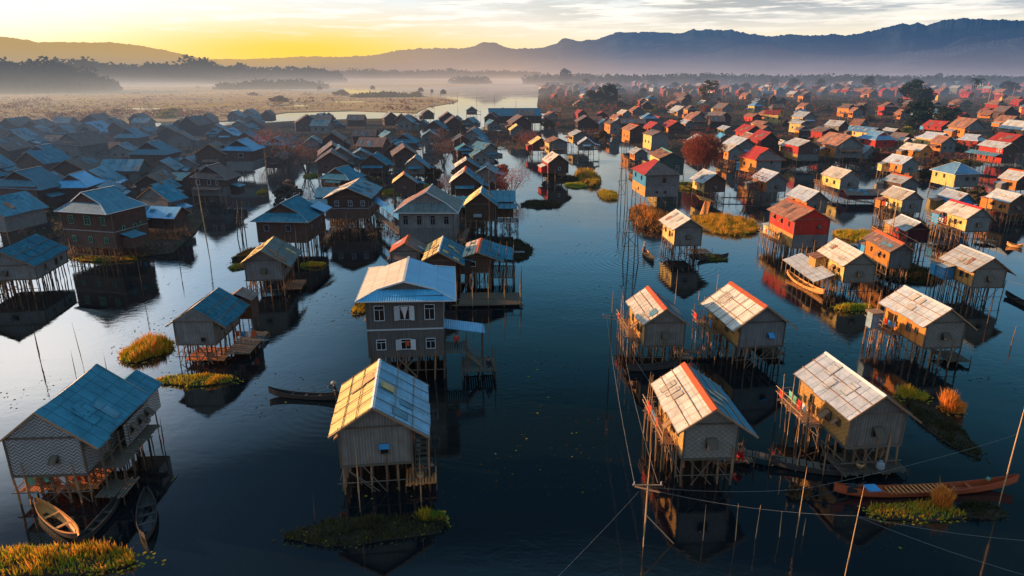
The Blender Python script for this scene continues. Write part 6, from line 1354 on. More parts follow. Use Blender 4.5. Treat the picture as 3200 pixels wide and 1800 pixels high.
# ================================================================= people
def skinned(name, verts, edges, mat, parent, sub=1):
    me = bpy.data.meshes.new(name); me.from_pydata([v[:3] for v in verts], edges, []); me.materials.append(M[mat])
    o = bpy.data.objects.new(name, me); C.objects.link(o); 
    o.modifiers.new('skin', 'SKIN').use_smooth_shade = True
    sk = me.skin_vertices[0].data
    for i, v in enumerate(verts):
        r = v[3]; sk[i].radius = (r, v[4] if len(v) > 4 else r)
    sk[0].use_root = True
    s = o.modifiers.new('sub', 'SUBSURF'); s.levels = sub; s.render_levels = sub
    if parent: o.parent = parent
    return o
def person(pos, rz, label, pose='stand', shirt='cloth_dark', legs='cloth_blue', hat=None, armup=False, z=0.0):
    o = empty('person', (pos.x, pos.y, z), rz); tag(o, label, 'person')
    hip = .92 if pose == 'stand' else .25
    def chain_leg(s):
        if pose == 'stand': return [(s * .10, 0, hip - .05, .085), (s * .12, -.04, .50, .062), (s * .13, .03, .09, .042), (s * .13, -.14, .04, .035)]
        return [(s * .12, -.02, hip, .085), (s * .16, -.36, hip + .30, .06), (s * .14, -.42, .07, .042), (s * .14, -.56, .04, .035)]
    lean = -.10 if armup else -.04
    sp_ = [(0, 0, hip, .13, .10), (0, lean * .4, hip + .25, .125, .095), (0, lean, hip + .47, .155, .10), (0, lean * 1.1, hip + .57, .055), (0, lean * 1.25 - .01, hip + .70, .088), (0, lean * 1.2, hip + .80, .075)]
    V_ = list(sp_); E_ = [(i, i + 1) for i in range(5)]
    arms = []
    for s in (-1, 1):
        b0 = len(V_); lg = chain_leg(s); V_ += lg; E_ += [(0, b0)] + [(b0 + i, b0 + i + 1) for i in range(len(lg) - 1)]
        b0 = len(V_); sh_ = hip + .50
        ar = [(s * .19, lean, sh_, .055), (s * .24, lean - .22 if armup else lean, sh_ - (.14 if armup else .28), .043), (s * .16 if armup else s * .22, lean - .46 if armup else lean - .12, sh_ - (.06 if armup else .50), .032), (s * .15, (lean - .54) if armup else lean - .16, sh_ - (.05 if armup else .57), .036)]
        V_ += ar; E_ += [(2, b0)] + [(b0 + i, b0 + i + 1) for i in range(3)]; hd = ar[-1]
        for f in range(4):   # fingers, then the thumb
            c0 = len(V_); V_ += [(hd[0] + (f - 1.5) * .019, hd[1] - .04, hd[2] - .035, .009), (hd[0] + (f - 1.5) * .019, hd[1] - .045, hd[2] - .075 - .008 * (f in (1, 2)), .007)]; E_ += [(b0 + 3, c0), (c0, c0 + 1)]
        c0 = len(V_); V_ += [(hd[0] - s * .045, hd[1] - .02, hd[2] - .01, .010), (hd[0] - s * .055, hd[1] - .05, hd[2] - .03, .008)]; E_ += [(b0 + 3, c0), (c0, c0 + 1)]
        arms.append(ar)
    skinned('body', V_, E_, 'skin', o, 1)
    sv = [(q[0], q[1], q[2], q[3] + .022, (q[4] if len(q) > 4 else q[3]) + .022) for q in sp_[:3]]; se = [(0, 1), (1, 2)]
    for ar in arms:
        b0 = len(sv); sv += [(a_[0], a_[1], a_[2], a_[3] + .018) for a_ in ar[:3]]; se += [(2, b0), (b0, b0 + 1), (b0 + 1, b0 + 2)]
    skinned('jacket', sv, se, shirt, o, 1)
    tv = [(0, 0, hip, .15, .12)]; te = []
    for s in (-1, 1):
        b0 = len(tv); lg = chain_leg(s)[:3]; tv += [(a_[0], a_[1], a_[2], a_[3] + .022) for a_ in lg]; te += [(0, b0), (b0, b0 + 1), (b0 + 1, b0 + 2)]
    skinned('trousers', tv, te, legs, o, 1)
    hz_ = hip + .80; hx = lean * 1.22
    if hat:
        c = MB(); c.tube([(0, hx, hz_ - .02), (0, hx, hz_ + .02), (0, hx, hz_ + .13)], [.26, .24, .05], 14); c.build('hat', hat, o)
    else:
        c = MB(); c.tube([(0, hx + .03, hz_ - .08), (0, hx + .02, hz_), (0, hx + .01, hz_ + .07)], [.085, .1, .05], 10); c.build('hair', 'cloth_dark', o)
    f = MB(); f.box(-.045, -.02, hx - .10, hx - .092, hz_ - .075, hz_ - .06); f.box(.02, .045, hx - .10, hx - .092, hz_ - .075, hz_ - .06); f.build('eyes', 'pane', o)
    return o
mp = G_(1052, 1252); person(Vector((mp.x, mp.y, 0)), radians(-80), 'boatman in dark clothes standing and hauling at the stern of the long canoe', 'stand', 'cloth_dark', 'wood', 'hat', True, .08)
rp = G_(2013, 791); person(Vector((rp.x, rp.y, 0)), radians(20), 'figure in pale clothes standing in the small rowing boat', 'stand', 'cloth_white', 'cloth_blue', 'hat', True, .1)
q = loc(BY['h3'], FIT['h3'][3] / 2 + 4.2, -FIT['h3'][4] / 2 + .1); person(q, .4, 'dark figure crouching at the outer corner of the dock', 'sit', 'cloth_dark', 'cloth_dark', None, False, 1.03)
q = loc(BY['h3'], FIT['h3'][3] / 2 + 1.2, -FIT['h3'][4] / 2 + .6); person(q, .2, 'figure in red standing under the blue awning', 'stand', 'cloth_red', 'cloth_dark', None, False, FIT['h3'][5] + .13)
q = loc(BY['h2'], FIT['h2'][3] / 2 + 1.35, -FIT['h2'][4] / 2 + .7); person(q, -.4, 'dark figure crouching on the reddish landing below the stairs', 'sit', 'cloth_dark', 'cloth_dark', None, False, .73)
q = loc(BY['h6'], 3.2, -.9); person(q, 0, 'figure in red crouching on the landing right of the basket-woven hut', 'sit', 'cloth_red', 'cloth_red', None, False, .53)
q = loc(BY['h6'], 1.6, 4.6); 
q = loc(BY['u4'], -FIT['u4'][3] / 2 - .7, .6); person(q, -1.5, 'figure in bright red on the porch of the red-ridged hut', 'stand', 'cloth_red', 'cloth_red', None, False, FIT['u4'][5] + .05)
# water jars and bundles
def jug(pos, z, mat, label, s=1.0):
    c = MB(); c.tube([(0, 0, 0), (0, 0, .12), (0, 0, .32), (0, 0, .4), (0, 0, .46)], [.12, .19, .17, .07, .08], 12); o = c.build('water_jug', mat, None, (pos.x, pos.y, z)); o.scale = (s, s, s); tag(o, label, 'jug', 'water containers on the landings')
q = loc(BY['h6'], 1.6, -1.0); jug(q, .53, 'sheet_blue', 'blue water jug on the landing beside the woven hut', 1.3)
q = loc(BY['h6'], 2.1, -1.05); jug(q, .53, 'trim_white', 'white water jug on the landing beside the woven hut', 1.2)
q = loc(BY['h7'], .4, -4.0); jug(q, .53, 'trim_grey', 'grey bundle on the log platform under the silver-roofed hut', 1.6)
# ================================================================= poles, pylons, wires
def pole(ub, vb, vt, label, r=.06, lean=(0, 0), mat='bamboo', group='poles standing in the water', name='pole', cross=False):
    p = ground(ub, vb); ht = height_at(p.x, p.y, vt); o = empty(name, (p.x, p.y, 0))
    me = POST if mat == 'post' else BAMB
    inst('shaft', me, o, (0, 0, -.8), (lean[1], lean[0], 0), (r, r, ht + .8))
    if cross:
        c = MB(); c.beam((-.9, 0, ht - .35), (.9, 0, ht - .35), .07); c.beam((-.7, .3, ht - .65), (.7, -.3, ht - .65), .07); c.build('crossarm', 'wood_pale', o)
        for i in (-1, 1):
            k = MB(); k.tube([(i * .8, 0, ht - .3), (i * .8, 0, ht - .12)], [.05, .03], 8); k.build('insulator', 'trim_white', o)
    tag(o, label, 'pole', group); o['top'] = 1
    return Vector((p.x, p.y, ht))
mainp = pole(2010, 1709, 1500, 'forked utility pole in the near water where the wires meet', .06, cross=True)
br = MB(); a0 = ground(2010, 1709); a1 = ground(2112, 1697)
br.tube([(a1.x, a1.y, -.2), (a0.x + .05, a0.y, 2.3)], .04, 6); tag(br.build('guy_strut', 'bamboo'), 'thin slanting strut propping the forked utility pole', 'pole')
farp = pole(1903, 1150, 976, 'thin utility pole left of the orange-ridged hut', .07, mat='post', cross=True)
p1 = pole(2487, 1680, 1528, 'tall stake carrying the near wire, left of the weed islet', .035)
p2 = pole(2635, 1822, 1612, 'leaning orange stake cut by the bottom edge', .035, lean=(.02, 0))
p3 = pole(3118, 1592, 1358, 'tall pale pole beside the bow of the long orange boat', .045)
for i, (u, v0, v1, l) in enumerate([(2197, 1690, 1615, 'leftmost short sunlit stake in the near water'), (2299, 1690, 1613, 'second short sunlit stake in the near water'), (2360, 1683, 1615, 'third short sunlit stake in the near water'), (2437, 1678, 1628, 'fourth, shorter sunlit stake beside the tall one'), (2509, 1673, 1643, 'shortest sunlit stake right of the tall one')]):
    pole(u, v0, v1, l, .03, lean=(random.uniform(-.05, .05), 0))
pole(1126, 1600, 1447, 'thin pale pole in front of the hut, left one', .05); pole(1317, 1585, 1463, 'thin pale pole in front of the hut, right one', .05)
pole(985, 1630, 1570, 'short grey stake at the left of the dark weed islet', .035, mat='post')
pole(657, 814, 608, 'tall leaning pole standing in the left canal', .10, lean=(-.03, 0), mat='bamboo')
pole(568, 872, 826, 'short stake with a small crosspiece in the left canal', .06, mat='post'); pole(128, 1135, 1050, 'dark mooring post in the bright water at the left', .07, mat='post'); pole(262, 1145, 1045, 'thin slanting pole above the herringbone house roof', .035, mat='post', lean=(-.05, 0))
pole(238, 1178, 1120, 'thin stake left of the herringbone house ridge', .035, mat='post'); pole(333, 1155, 1122, 'thin stake right of the herringbone house ridge', .03, mat='post')
pole(935, 850, 745, 'slim pole on the bank behind the canal hut', .06); pole(451, 938, 800, 'bare pole under the green-windowed house', .06, mat='post')
pole(2765, 850, 655, 'tall bundled pole right of the yellow-sided hut', .08); pole(2748, 840, 690, 'slanting pole leaning on the tall bundled pole', .05, lean=(.08, 0)); pole(1530, 760, 560, 'tall thin pole right of the brown timber house', .05, mat='post')
pole(1098, 650, 560, 'pole beside the dark brown house', .05); pole(843, 640, 497, 'crooked pole in the bare thicket', .07, mat='bamboo'); pole(1132, 470, 410, 'pale pole in the central village', .08); pole(1440, 480, 395, 'reddish pole among the central gables', .09); pole(2545, 770, 668, 'stake at the corner of the red house', .05)
pole(3085, 1010, 960, 'stake by the long orange-sided hut', .05, mat='post'); pole(3160, 1080, 1040, 'low stub in the right-hand water', .06, mat='post'); pole(2108, 962, 880, 'stake behind the orange-ridged huts', .04); pole(2237, 930, 880, 'thin stake beyond the blue-shuttered hut', .04)
for (u, v0, v1, l) in ((1357, 345, 320, 'river post nearest the sandy bank'), (1430, 330, 295, 'tall river post, second from the sandy bank'), (1490, 340, 305, 'twin river post, third from the sandy bank'), (1545, 335, 300, 'river post, fourth from the sandy bank'), (1612, 345, 315, 'river post nearest the long hall')): pole(u, v0, v1, l, .14, mat='post', group='posts in the river')
pole(3085, 335, 290, 'slender white flag mast in the far right village', .25); pole(3158, 330, 288, 'second slender white flag mast, farther right', .25)
def pylon(u0, u1, vb, vt, label):
    p, q = ground(u0, vb), ground(u1, vb + 8); ht = height_at(p.x, p.y, vt); o = empty('wooden_pylon', (p.x, p.y, 0)); d_ = q - p
    for k, (x, y) in enumerate(((0, 0), (d_.x * .4, d_.y * .4 + .8), (d_.x * .7, d_.y * .7), (d_.x, d_.y + .5))):
        c = MB(); tx = d_.x * (.3 if k < 2 else .75); c.tube([(x, y, -.6), ((x + tx) / 2, y * .6, ht * .5), (tx, .2, ht * (1 if k in (1, 2) else .8))], [.09, .08, .06], 6); c.build('leg', 'wood', o)
    for a_, b_ in [((0, 0, ht * f), (d_.x * .95, .3, ht * f + .1)) for f in (.28, .55, .78)] + [((0, 0, ht * .28), (d_.x * .9, .3, ht * .55)), ((d_.x * .9, 0, ht * .28), (0, .3, ht * .55))]:
        c = MB(); c.beam(a_, b_, .07); c.build('rung', 'wood', o)
    return tag(o, label, 'pylon', 'rickety wooden pylons')
pylon(1945, 1997, 815, 655, 'rickety wooden pylon in the water beside the rowing boat'); pylon(1928, 1962, 655, 490, 'rickety wooden pylon before the blue-walled house'); pylon(742, 766, 745, 628, 'ladder-like pole pair with white box in the left canal')
def wire(pts, label, sag=.5, r=.010):
    c = MB()
    for a_, b_ in zip(pts, pts[1:]):
        L_ = [a_.lerp(b_, t / 12) - Vector((0, 0, sag * 4 * (t / 12) * (1 - t / 12))) for t in range(13)]; c.tube(L_, r, 4, cap=False)
    tag(c.build('power_line', 'wire'), label, 'wire', 'overhead wires')
D_ = lambda v, x=0, y=0, z=0: v + Vector((x, y, z))
wire([D_(mainp, -.8, 0, -.2), D_(farp, -.5, 0, -.2)], 'left one of two thin wires running up the main channel', .7); wire([D_(mainp, .6, 0, -.2), D_(farp, .6, 0, -.2)], 'right one of two thin wires running up the main channel', 1.1)
wire([D_(mainp, .3, 0, -.5), p1, p3], 'pale wire slanting up to the pole beside the orange boat', .25)
off = ground(3400, 1700, 2.5); wire([D_(mainp, .3, 0, -.7), p2, off], 'lower pale wire across the near water on the right', .35)
off = ground(1560, 1980, 1.0); wire([D_(mainp, -.5, 0, -.8), off], 'single wire dropping toward the bottom edge', .2)
off = ground(3400, 1850, 1.5); wire([p2, off], 'faint wire toward the lower right corner', .3)
wire([D_(farp, .2, 0, -.1), loc(BY['h6'], -1.5, 4.6, 3.2)], 'slack wire drooping over the hut at the channel edge', .8)
a_ = loc(BY['h9'], 1, -FIT['h9'][4] / 2 - .2, 3.4); wire([D_(Vector(ground(2765, 850)), 0, 0, 6.5), a_, ground(3300, 900, 4)], 'wire crossing the front of the blue-booth hut', .3, .018)
# mooring fence
c0 = ground(1427, 962); c1 = ground(1625, 958); fe = empty('mooring_fence', (c0.x, c0.y, 0)); tag(fe, 'low log fence with five sunlit posts beside the boathouse hut', 'fence')
for i in range(5):
    q = (c1 - c0) * (i / 4); inst('post', BAMB, fe, (q.x, q.y, -.6), (0, 0, 0), (.07, .07, 4.2))
    q2 = q + Vector((.2, 4.5, 0)); inst('post', POST, fe, (q2.x, q2.y, -.6), (0, 0, 0), (.07, .07, 3.6))
c = MB(); c.tube([(-.5, 0, .3), tuple((c1 - c0) + Vector((.4, 0, .3)))], .09, 6); c.tube([(-.3, 0, 1.1), tuple((c1 - c0) + Vector((.3, 0, 1.1)))], .04, 5); c.build('rail', 'wood', fe)
planks(fe, .3, (c1 - c0).x, .4, 5, .35, 'wood', seed=99, name='floor', along='x', legs=False)
# slanted orange shack on the weed bank
g0 = ground(2190, 668); k = empty('collapsed_shack', (g0.x, g0.y, 0), .3); tag(k, 'collapsing orange plank shack behind the beige tall-stilted hut', 'shack')
c = MB(); c.slab([(-1.2, -1.5, 3.2), (2.4, -1.2, 2.5), (2.6, 1.4, 2.7), (-.8, 1.2, 3.8)], .08); c.build('roof', 'wall_orange', k)
for i in range(9): c = MB(); c.beam((-1.0 + i * .22, -1.2, .1), (.2 + i * .16, -.9, 2.9), .14, .04); c.build('plank', 'boat_wood', k)
# ================================================================= weeds, islets
def isl(u, v, ru, rv, mats, h, label, ang=0, **kw):
    p = ground(u, v); q = ground(u + ru, v); r = ground(u, v - rv); 
    return islet(p.x, p.y, (q - p).length, abs(r.y - p.y), ang, mats, h, label, group='weed islets', **kw)
GG, GR, DK = ('grass_gold', 'grass_green', 'reed'), ('grass_green', 'grass_gold', 'reed'), ('grass_dark', 'grass_dark', 'leaf_olive')
isl(170, 1755, 275, 42, ('grass_green', 'grass_gold', 'reed'), .75, 'golden green weed bank filling the bottom left corner', seed=2, dead=.25)
isl(1140, 1662, 235, 40, ('leaf_olive', 'grass_dark', 'grass_green'), .6, 'dark shaded weed islet in front of the golden-roofed hut', seed=3, ang=.12)
isl(1345, 1622, 45, 16, ('leaf_fresh', 'grass_gold'), .55, 'small bright green clump at the right end of the dark islet', seed=31)
isl(612, 1192, 120, 17, ('grass_green', 'grass_gold', 'leaf_fresh'), .45, 'strip of green weeds below the red-decked hut', seed=4)
isl(462, 1098, 62, 34, ('grass_gold', 'reed', 'leaf_fresh'), 1.3, 'bushy golden reed clump standing in the left canal', seed=5, dead=.3, n=2600, name='reed_clump')
isl(330, 812, 98, 7, ('grass_gold', 'leaf_fresh'), .5, 'thin yellow weed strip below the green-windowed house', seed=6)
isl(1128, 968, 26, 16, ('grass_gold', 'grass_dark'), .7, 'little yellow clump left of the sky-blue roofed house', seed=7)
isl(1605, 782, 55, 30, DK, .5, 'dark weed bank right of the twin blue-roofed huts', seed=8)
isl(2270, 705, 100, 28, ('grass_green', 'grass_gold', 'reed'), 1.2, 'large green and orange weed bank behind the tall-stilted hut', seed=9, dead=.3)
isl(2035, 690, 60, 34, ('leaf_russet', 'reed', 'leaf_olive'), 1.8, 'russet thicket below the blue-walled house', seed=10, dead=.3)
isl(1900, 612, 28, 14, ('grass_gold', 'grass_green'), 1.0, 'round yellow-green clump alone in the main channel', seed=11)
isl(1800, 581, 36, 8, ('grass_green', 'leaf_fresh'), .6, 'flat green weed raft on the left shore of the main channel', seed=12)
isl(1836, 560, 36, 22, ('grass_dark', 'grass_gold', 'leaf_olive'), 1.8, 'brown thicket with a yellow tuft above the green raft', seed=13)
isl(2680, 740, 60, 16, ('grass_green', 'grass_gold'), 1.0, 'green weed bank between the red house and the maroon hut', seed=14)
isl(2665, 965, 58, 11, ('leaf_fresh', 'grass_gold'), .7, 'bright weed clump left of the long orange-sided hut', seed=15)
isl(2850, 1240, 48, 20, ('grass_green', 'grass_gold'), .7, 'sunlit head of the dark weed strip behind the silver-roofed hut', seed=16)
p0, p1_ = ground(2850, 1255), ground(3050, 1430); 
islet((p0.x + p1_.x) / 2, (p0.y + p1_.y) / 2, (p1_ - p0).length / 2, 1.35, atan2(p1_.y - p0.y, p1_.x - p0.x), DK, .45, 'long dark weed strip trailing behind the silver-roofed hut', seed=17)
isl(2975, 1282, 32, 16, ('reed', 'reed', 'grass_gold'), 1.5, 'tall orange reed tuft right of the dark weed strip', seed=18, n=1300, name='reed_clump', lean=.18)
isl(2860, 1605, 145, 26, ('grass_green', 'grass_gold', 'reed'), .6, 'green weed islet beside the long orange-red boat', seed=19, dead=.2)
isl(3060, 1600, 70, 22, DK, .5, 'dark end of the weed islet below the pale pole', seed=20)
isl(2940, 1588, 26, 12, ('reed', 'reed', 'grass_gold'), 1.7, 'feathery orange reeds rising in front of the long boat', seed=21, n=1100, name='reed_clump', lean=.2)
isl(2497, 1545, 35, 14, ('leaf_russet', 'grass_dark'), .6, 'small brown weed clump at the stern of the long boat', seed=22)
isl(2840, 860, 90, 26, DK, .9, 'shaded weed bank around the low thatched shack', seed=23); isl(2660, 800, 90, 30, DK, .7, 'dark weed bank behind the beige-roofed yellow-sided hut', seed=24)
isl(780, 800, 40, 22, DK, .6, 'dark weed bank left of the canal hut', seed=25); isl(980, 830, 38, 7, ('leaf_fresh', 'grass_gold'), .5, 'thin bright green strip right of the canal hut', seed=26); isl(745, 836, 26, 8, ('grass_gold', 'leaf_fresh'), .4, 'small yellow-green clump left of the canal hut', seed=27)
isl(1222, 604, 24, 6, ('grass_gold', 'leaf_fresh'), 1.0, 'yellow weeds left of the little orange-sloped hut', seed=28); isl(977, 551, 26, 6, ('leaf_fresh', 'grass_green'), .6, 'bright green weeds at the head of the left canal', seed=29); isl(2230, 808, 40, 9, ('leaf_fresh', 'grass_dark'), .4, 'green floating weeds beside the dark loaded canoe', seed=30)
isl(818, 603, 16, 4, ('grass_gold', 'leaf_fresh'), .8, 'tiny yellow weeds at the crooked pole foot', seed=32); isl(1316, 581, 24, 4, ('leaf_fresh', 'grass_green'), .6, 'thin green strip right of the little orange-sloped hut', seed=33); isl(2995, 700, 60, 10, DK, .6, 'dark weeds under the red-ridged hut', seed=34); isl(2600, 560, 20, 5, ('grass_gold', 'grass_green'), .7, 'yellow weeds near the green net', seed=36); isl(3020, 508, 40, 7, ('grass_gold', 'grass_dark'), .9, 'yellow weeds before the numbered red house', seed=37)
isl(2155, 585, 60, 12, ('grass_dark', 'grass_green'), .6, 'dark weeds under the grey-roofed dark-gabled hut', seed=38); isl(1760, 560, 45, 10, DK, .7, 'dark shore weeds under the maroon gable', seed=39); isl(1690, 640, 60, 10, DK, .7, 'dark shore weeds on the left bank of the main channel', seed=40)
# ================================================================= trees and bushes
def tpx(kind, u, v, h, label, **kw):
    p = ground(u, v); return tree(kind, p.x, p.y, h, label, **kw)
rr = random.Random(3)
tpx('round', 2188, 545, 11.0, 'big round bare tree with a dense rust-red crown', wide=1.02)
tpx('bare', 1600, 612, 6.5, 'spindly reddish bare tree right of the cross-winged house', var=1, wide=1.3, name='bare_tree'); tpx('bare', 2340, 628, 7.0, 'scraggly red bare tree between two silver-roofed huts', var=1, wide=1.1)
tpx('bare', 1400, 618, 5.5, 'pale bare bush in the side channel left of the split-roof house', var=0, wide=1.1); tpx('bare', 1470, 628, 7.0, 'reddish bare tree in front of the split-roof house', var=1)
tpx('bare', 900, 560, 12, 'tall grey bare tree right of the bright blue hipped roof', var=0, wide=1.2); tpx('bare', 960, 545, 9, 'grey bare tree at the head of the left canal', var=0, wide=1.2); tpx('bare', 840, 500, 10, 'reddish bare tree behind the bright blue hipped roof', var=1, wide=1.2); tpx('bare', 1375, 470, 8, 'bare tree among the central gables', var=0, wide=1.2); tpx('bare', 1650, 480, 8, 'reddish bare tree beside the side channel', var=1, wide=1.3)
tpx('bare', 1290, 420, 10, 'dark bare tree on the sandy bank', var=0, wide=1.3); tpx('bare', 1385, 520, 7, 'spiky dark bare tree over the side channel', var=0, wide=1.3)
tpx('dark', 2845, 345, 21, 'tallest evergreen clump of the right village, left half', var=1, wide=1.3); tpx('dark', 2875, 350, 17, 'tallest evergreen clump of the right village, right half', var=0, wide=1.2)
tpx('dark', 1768, 266, 30, 'lone big evergreen on the river bank near the mist', var=2, wide=.9); tpx('dark', 2860, 412, 15, 'evergreen behind the long golden house', var=2, wide=1.1); tpx('dark', 2955, 400, 11, 'dark evergreen left of the red striped hall', var=0, wide=1.5); tpx('dark', 1895, 330, 17, 'broad evergreen in the right village near the river', var=2, wide=1.2); tpx('dark', 1850, 332, 13, 'second evergreen left of the broad one near the river', var=0, wide=1.2)
tpx('olive', 2215, 335, 22, 'olive broadleaf tree beside the long brown barn', var=0, wide=.9, name='broadleaf_tree'); tpx('palm', 3040, 325, 22, 'single palm tree in the far right village', var=0); tpx('dark', 3150, 300, 16, 'round evergreen near the tiered red pagoda', var=2, wide=1.4); tpx('dark', 2710, 290, 20, 'slim evergreen left of the tallest clump', var=1, wide=1.1)
for i, (u, v, h, k) in enumerate([(2420, 275, 24, 0), (2480, 280, 26, 2), (2560, 285, 26, 1), (2620, 290, 18, 2), (2330, 290, 20, 0), (2290, 265, 26, 1), (2180, 268, 22, 2), (2110, 280, 18, 0), (2040, 268, 22, 2), (1980, 262, 22, 1), (1930, 285, 17, 0), (2010, 300, 14, 2), (1830, 272, 24, 0), (2760, 270, 26, 2), (2930, 262, 34, 1), (2990, 268, 26, 0), (3060, 262, 28, 2), (3190, 268, 26, 1), (2640, 262, 30, 0), (2530, 262, 30, 2), (2380, 258, 30, 1), (2230, 256, 32, 0), (2090, 256, 28, 2), (1900, 256, 30, 1), (1720, 262, 30, 0)]):
    tpx('dark', u, v, h * .62, None, var=k, wide=1.25, group='evergreens of the far right village')
# far tree labels are given by their order from the left
bs = [(235, 470), (60, 470), (410, 520), (470, 545), (560, 560), (600, 500), (700, 560), (640, 620), (880, 470), (1010, 440), (1080, 500), (1180, 560), (1330, 560), (1130, 600), (30, 500), (120, 620), (380, 500), (330, 480), (1560, 560), (1640, 420), (1700, 400), (1720, 560), (1240, 500), (920, 620), (1040, 560), (760, 520), (500, 460), (590, 455), (20, 700), (150, 690), (230, 640), (950, 480), (1450, 560), (1530, 520), (130, 430), (450, 420)]
for i, (u, v) in enumerate(bs): tpx('bush', u + rr.uniform(-15, 15), v, rr.uniform(2.5, 5), None, var=i % 4, wide=rr.uniform(.8, 1.3), group='scrub between the shaded left houses', rnd=rr)
bs2 = [(2080, 440), (2010, 440), (2230, 410), (2320, 470), (2360, 400), (2420, 500), (2440, 520), (2640, 520), (2700, 505), (2720, 380), (2780, 460), (2890, 400), (2920, 540), (3000, 480), (3050, 420), (3120, 430), (3100, 400), (3180, 420), (2990, 470), (3040, 650), (3110, 680), (3170, 680), (3195, 640), (2920, 500), (2770, 430), (2260, 500), (2190, 350), (2350, 340), (2480, 340), (2550, 480), (2900, 560), (2680, 350), (2820, 350), (2960, 345), (3020, 390), (1990, 420), (1870, 440), (2590, 350), (2740, 520), (2470, 400)]
for i, (u, v) in enumerate(bs2): tpx('bush', u + rr.uniform(-15, 15), v, rr.uniform(3, 6.0), None, var=(i % 3), wide=rr.uniform(.7, 1.1), group='scrub between the sunlit right houses', rnd=rr)
for (u, v, h, l) in ((604, 590, 3.2, 'bright yellow-green bush left of the brown hip-roofed house'), (2030, 350, 6, 'yellow bush among the red roofs'), (2830, 420, 4, 'yellowish bush under the evergreen')): tpx('fresh', u, v, h, l, rnd=rr)
for nm in ('evergreens of the far right village', 'scrub between the shaded left houses', 'scrub between the sunlit right houses'):
    it = [(proj(o.location.x, o.location.y, 0)[0], o) for o in C.objects if o.get('group') == nm and 'label' not in o]
    it.sort(key=lambda t: t[0])
    w = {'evergreens of the far right village': 'evergreen tree in the hazy far village', 'scrub between the shaded left houses': 'twiggy bush between the shaded left houses', 'scrub between the sunlit right houses': 'russet bush between the sunlit right houses'}[nm]
    for i, (u, o) in enumerate(it):
        n_ = i + 1; o['label'] = ('%s %s, counted from the left' % ((ORD[i] if i < 15 else ('%dth' % n_ if n_ % 10 not in (1, 2, 3) else '%d%s' % (n_, {1: 'st', 2: 'nd', 3: 'rd'}[n_ % 10]))), w))
# pagodas
def pagoda(u, v, vt, label, tiers=4, body='wall_red'):
    p = ground(u, v); ht = height_at(p.x, p.y, vt); o = empty('pagoda', (p.x, p.y, .3), .4); s = ht / 10
    c = MB(); c.box(-2 * s, 2 * s, -2 * s, 2 * s, 0, 2.5 * s); c.build('walls', body, o)
    for i in range(tiers):
        w_ = (2.7 - i * .55) * s; z = (2.5 + i * 1.25) * s; c = MB(); t = w_ * .5
        for a_, b_ in (((-w_, -w_), (w_, -w_)), ((w_, -w_), (w_, w_)), ((w_, w_), (-w_, w_)), ((-w_, w_), (-w_, -w_))):
            c.face([(a_[0], a_[1], z), (b_[0], b_[1], z), (b_[0] * .5, b_[1] * .5, z + .8 * s), (a_[0] * .5, a_[1] * .5, z + .8 * s)])
        c.face([(-w_, -w_, z), (-w_, w_, z), (w_, w_, z), (w_, -w_, z)]); c.box(-t, t, -t, t, z + .78 * s, z + 1.3 * s); c.build('tier_roof', 'roof_red' if body == 'wall_red' else 'gold', o)
    z = (2.5 + tiers * 1.25) * s; c = MB(); c.tube([(0, 0, z - .3 * s), (0, 0, z + .5 * s), (0, 0, z + 1.2 * s), (0, 0, max(ht, z + 2.4 * s))], [.6 * s, .45 * s, .16 * s, .03 * s], 8); c.build('spire', 'gold', o)
    return tag(o, label, 'pagoda', 'pagodas of the far village')
pagoda(3085, 292, 252, 'tiered red pagoda with golden spire at the far right'); pagoda(2925, 330, 290, 'golden stepped shrine above the orange fancy house', 4, 'wall_yellow'); pagoda(3125, 332, 292, 'golden temple gable left of the second flag mast', 3, 'wall_yellow'); pagoda(2576, 262, 238, 'hazy golden spire above the far evergreens', 3, 'wall_yellow'); pagoda(2415, 290, 266, 'slanting golden shrine at the left of the far village temples', 3); pagoda(2445, 288, 262, 'second golden shrine beside the slanting one', 3, 'wall_yellow'); pagoda(2995, 262, 244, 'tiny pink spire on the horizon at right', 3)
# forest belts as far-off masses
def forest(name, prof, R, base_v, label, dens=1.0, size=7, seed=1, mats=('leaf_dark', 'leaf_olive'), depth=90):
    rnd = random.Random(seed); b = MB(); u = prof[0][0]; i = 0
    while u < prof[-1][0]:
        while u > prof[i + 1][0]: i += 1
        t = (u - prof[i][0]) / (prof[i + 1][0] - prof[i][0]); v = prof[i][1] + (prof[i + 1][1] - prof[i][1]) * t
        top = pt_at(u, v, R); d_ = Vector((top.x, top.y, 0)).normalized()
        for k in range(7):
            f = k / 6; q = top - d_ * depth * f; z = max(size * .3, top.z * (1 - f * .8) * (1 + .35 * mn.noise(Vector((u * .045, k * .9, seed)))) )
            cr = size * rnd.uniform(.7, 1.5)
            leaf_cluster(b, Vector((q.x + rnd.uniform(-1, 1) * size, q.y, z - cr * .6)), cr, int(26 * dens), size * .34, rnd, (0, 0, 1), .8)
            zz = z - cr
            while zz > 0 and k % 2 == 0: leaf_cluster(b, Vector((q.x, q.y, zz)), cr, int(14 * dens), size * .4, rnd, (0,), .8); zz -= cr * 1.1
        u += size * FPX / R * .62
    o = b.build(name, list(mats)); return tag(o, label, 'forest', kind='stuff')
forest('forest', [(-120, 183), (0, 190), (60, 200), (130, 194), (200, 207), (260, 222), (310, 240), (335, 250)], 1150, 250, 'dark wooded rise at the far left above the mist', 1.2, 9, 1)
forest('forest', [(150, 192), (240, 190), (300, 197), (400, 206), (480, 200), (560, 204), (580, 188), (610, 180), (645, 196), (700, 210), (760, 204), (810, 212), (900, 214), (1000, 216), (1060, 228)], 1700, 250, 'hazy grey-blue line of woods beyond the marsh', 1.0, 12, 2)
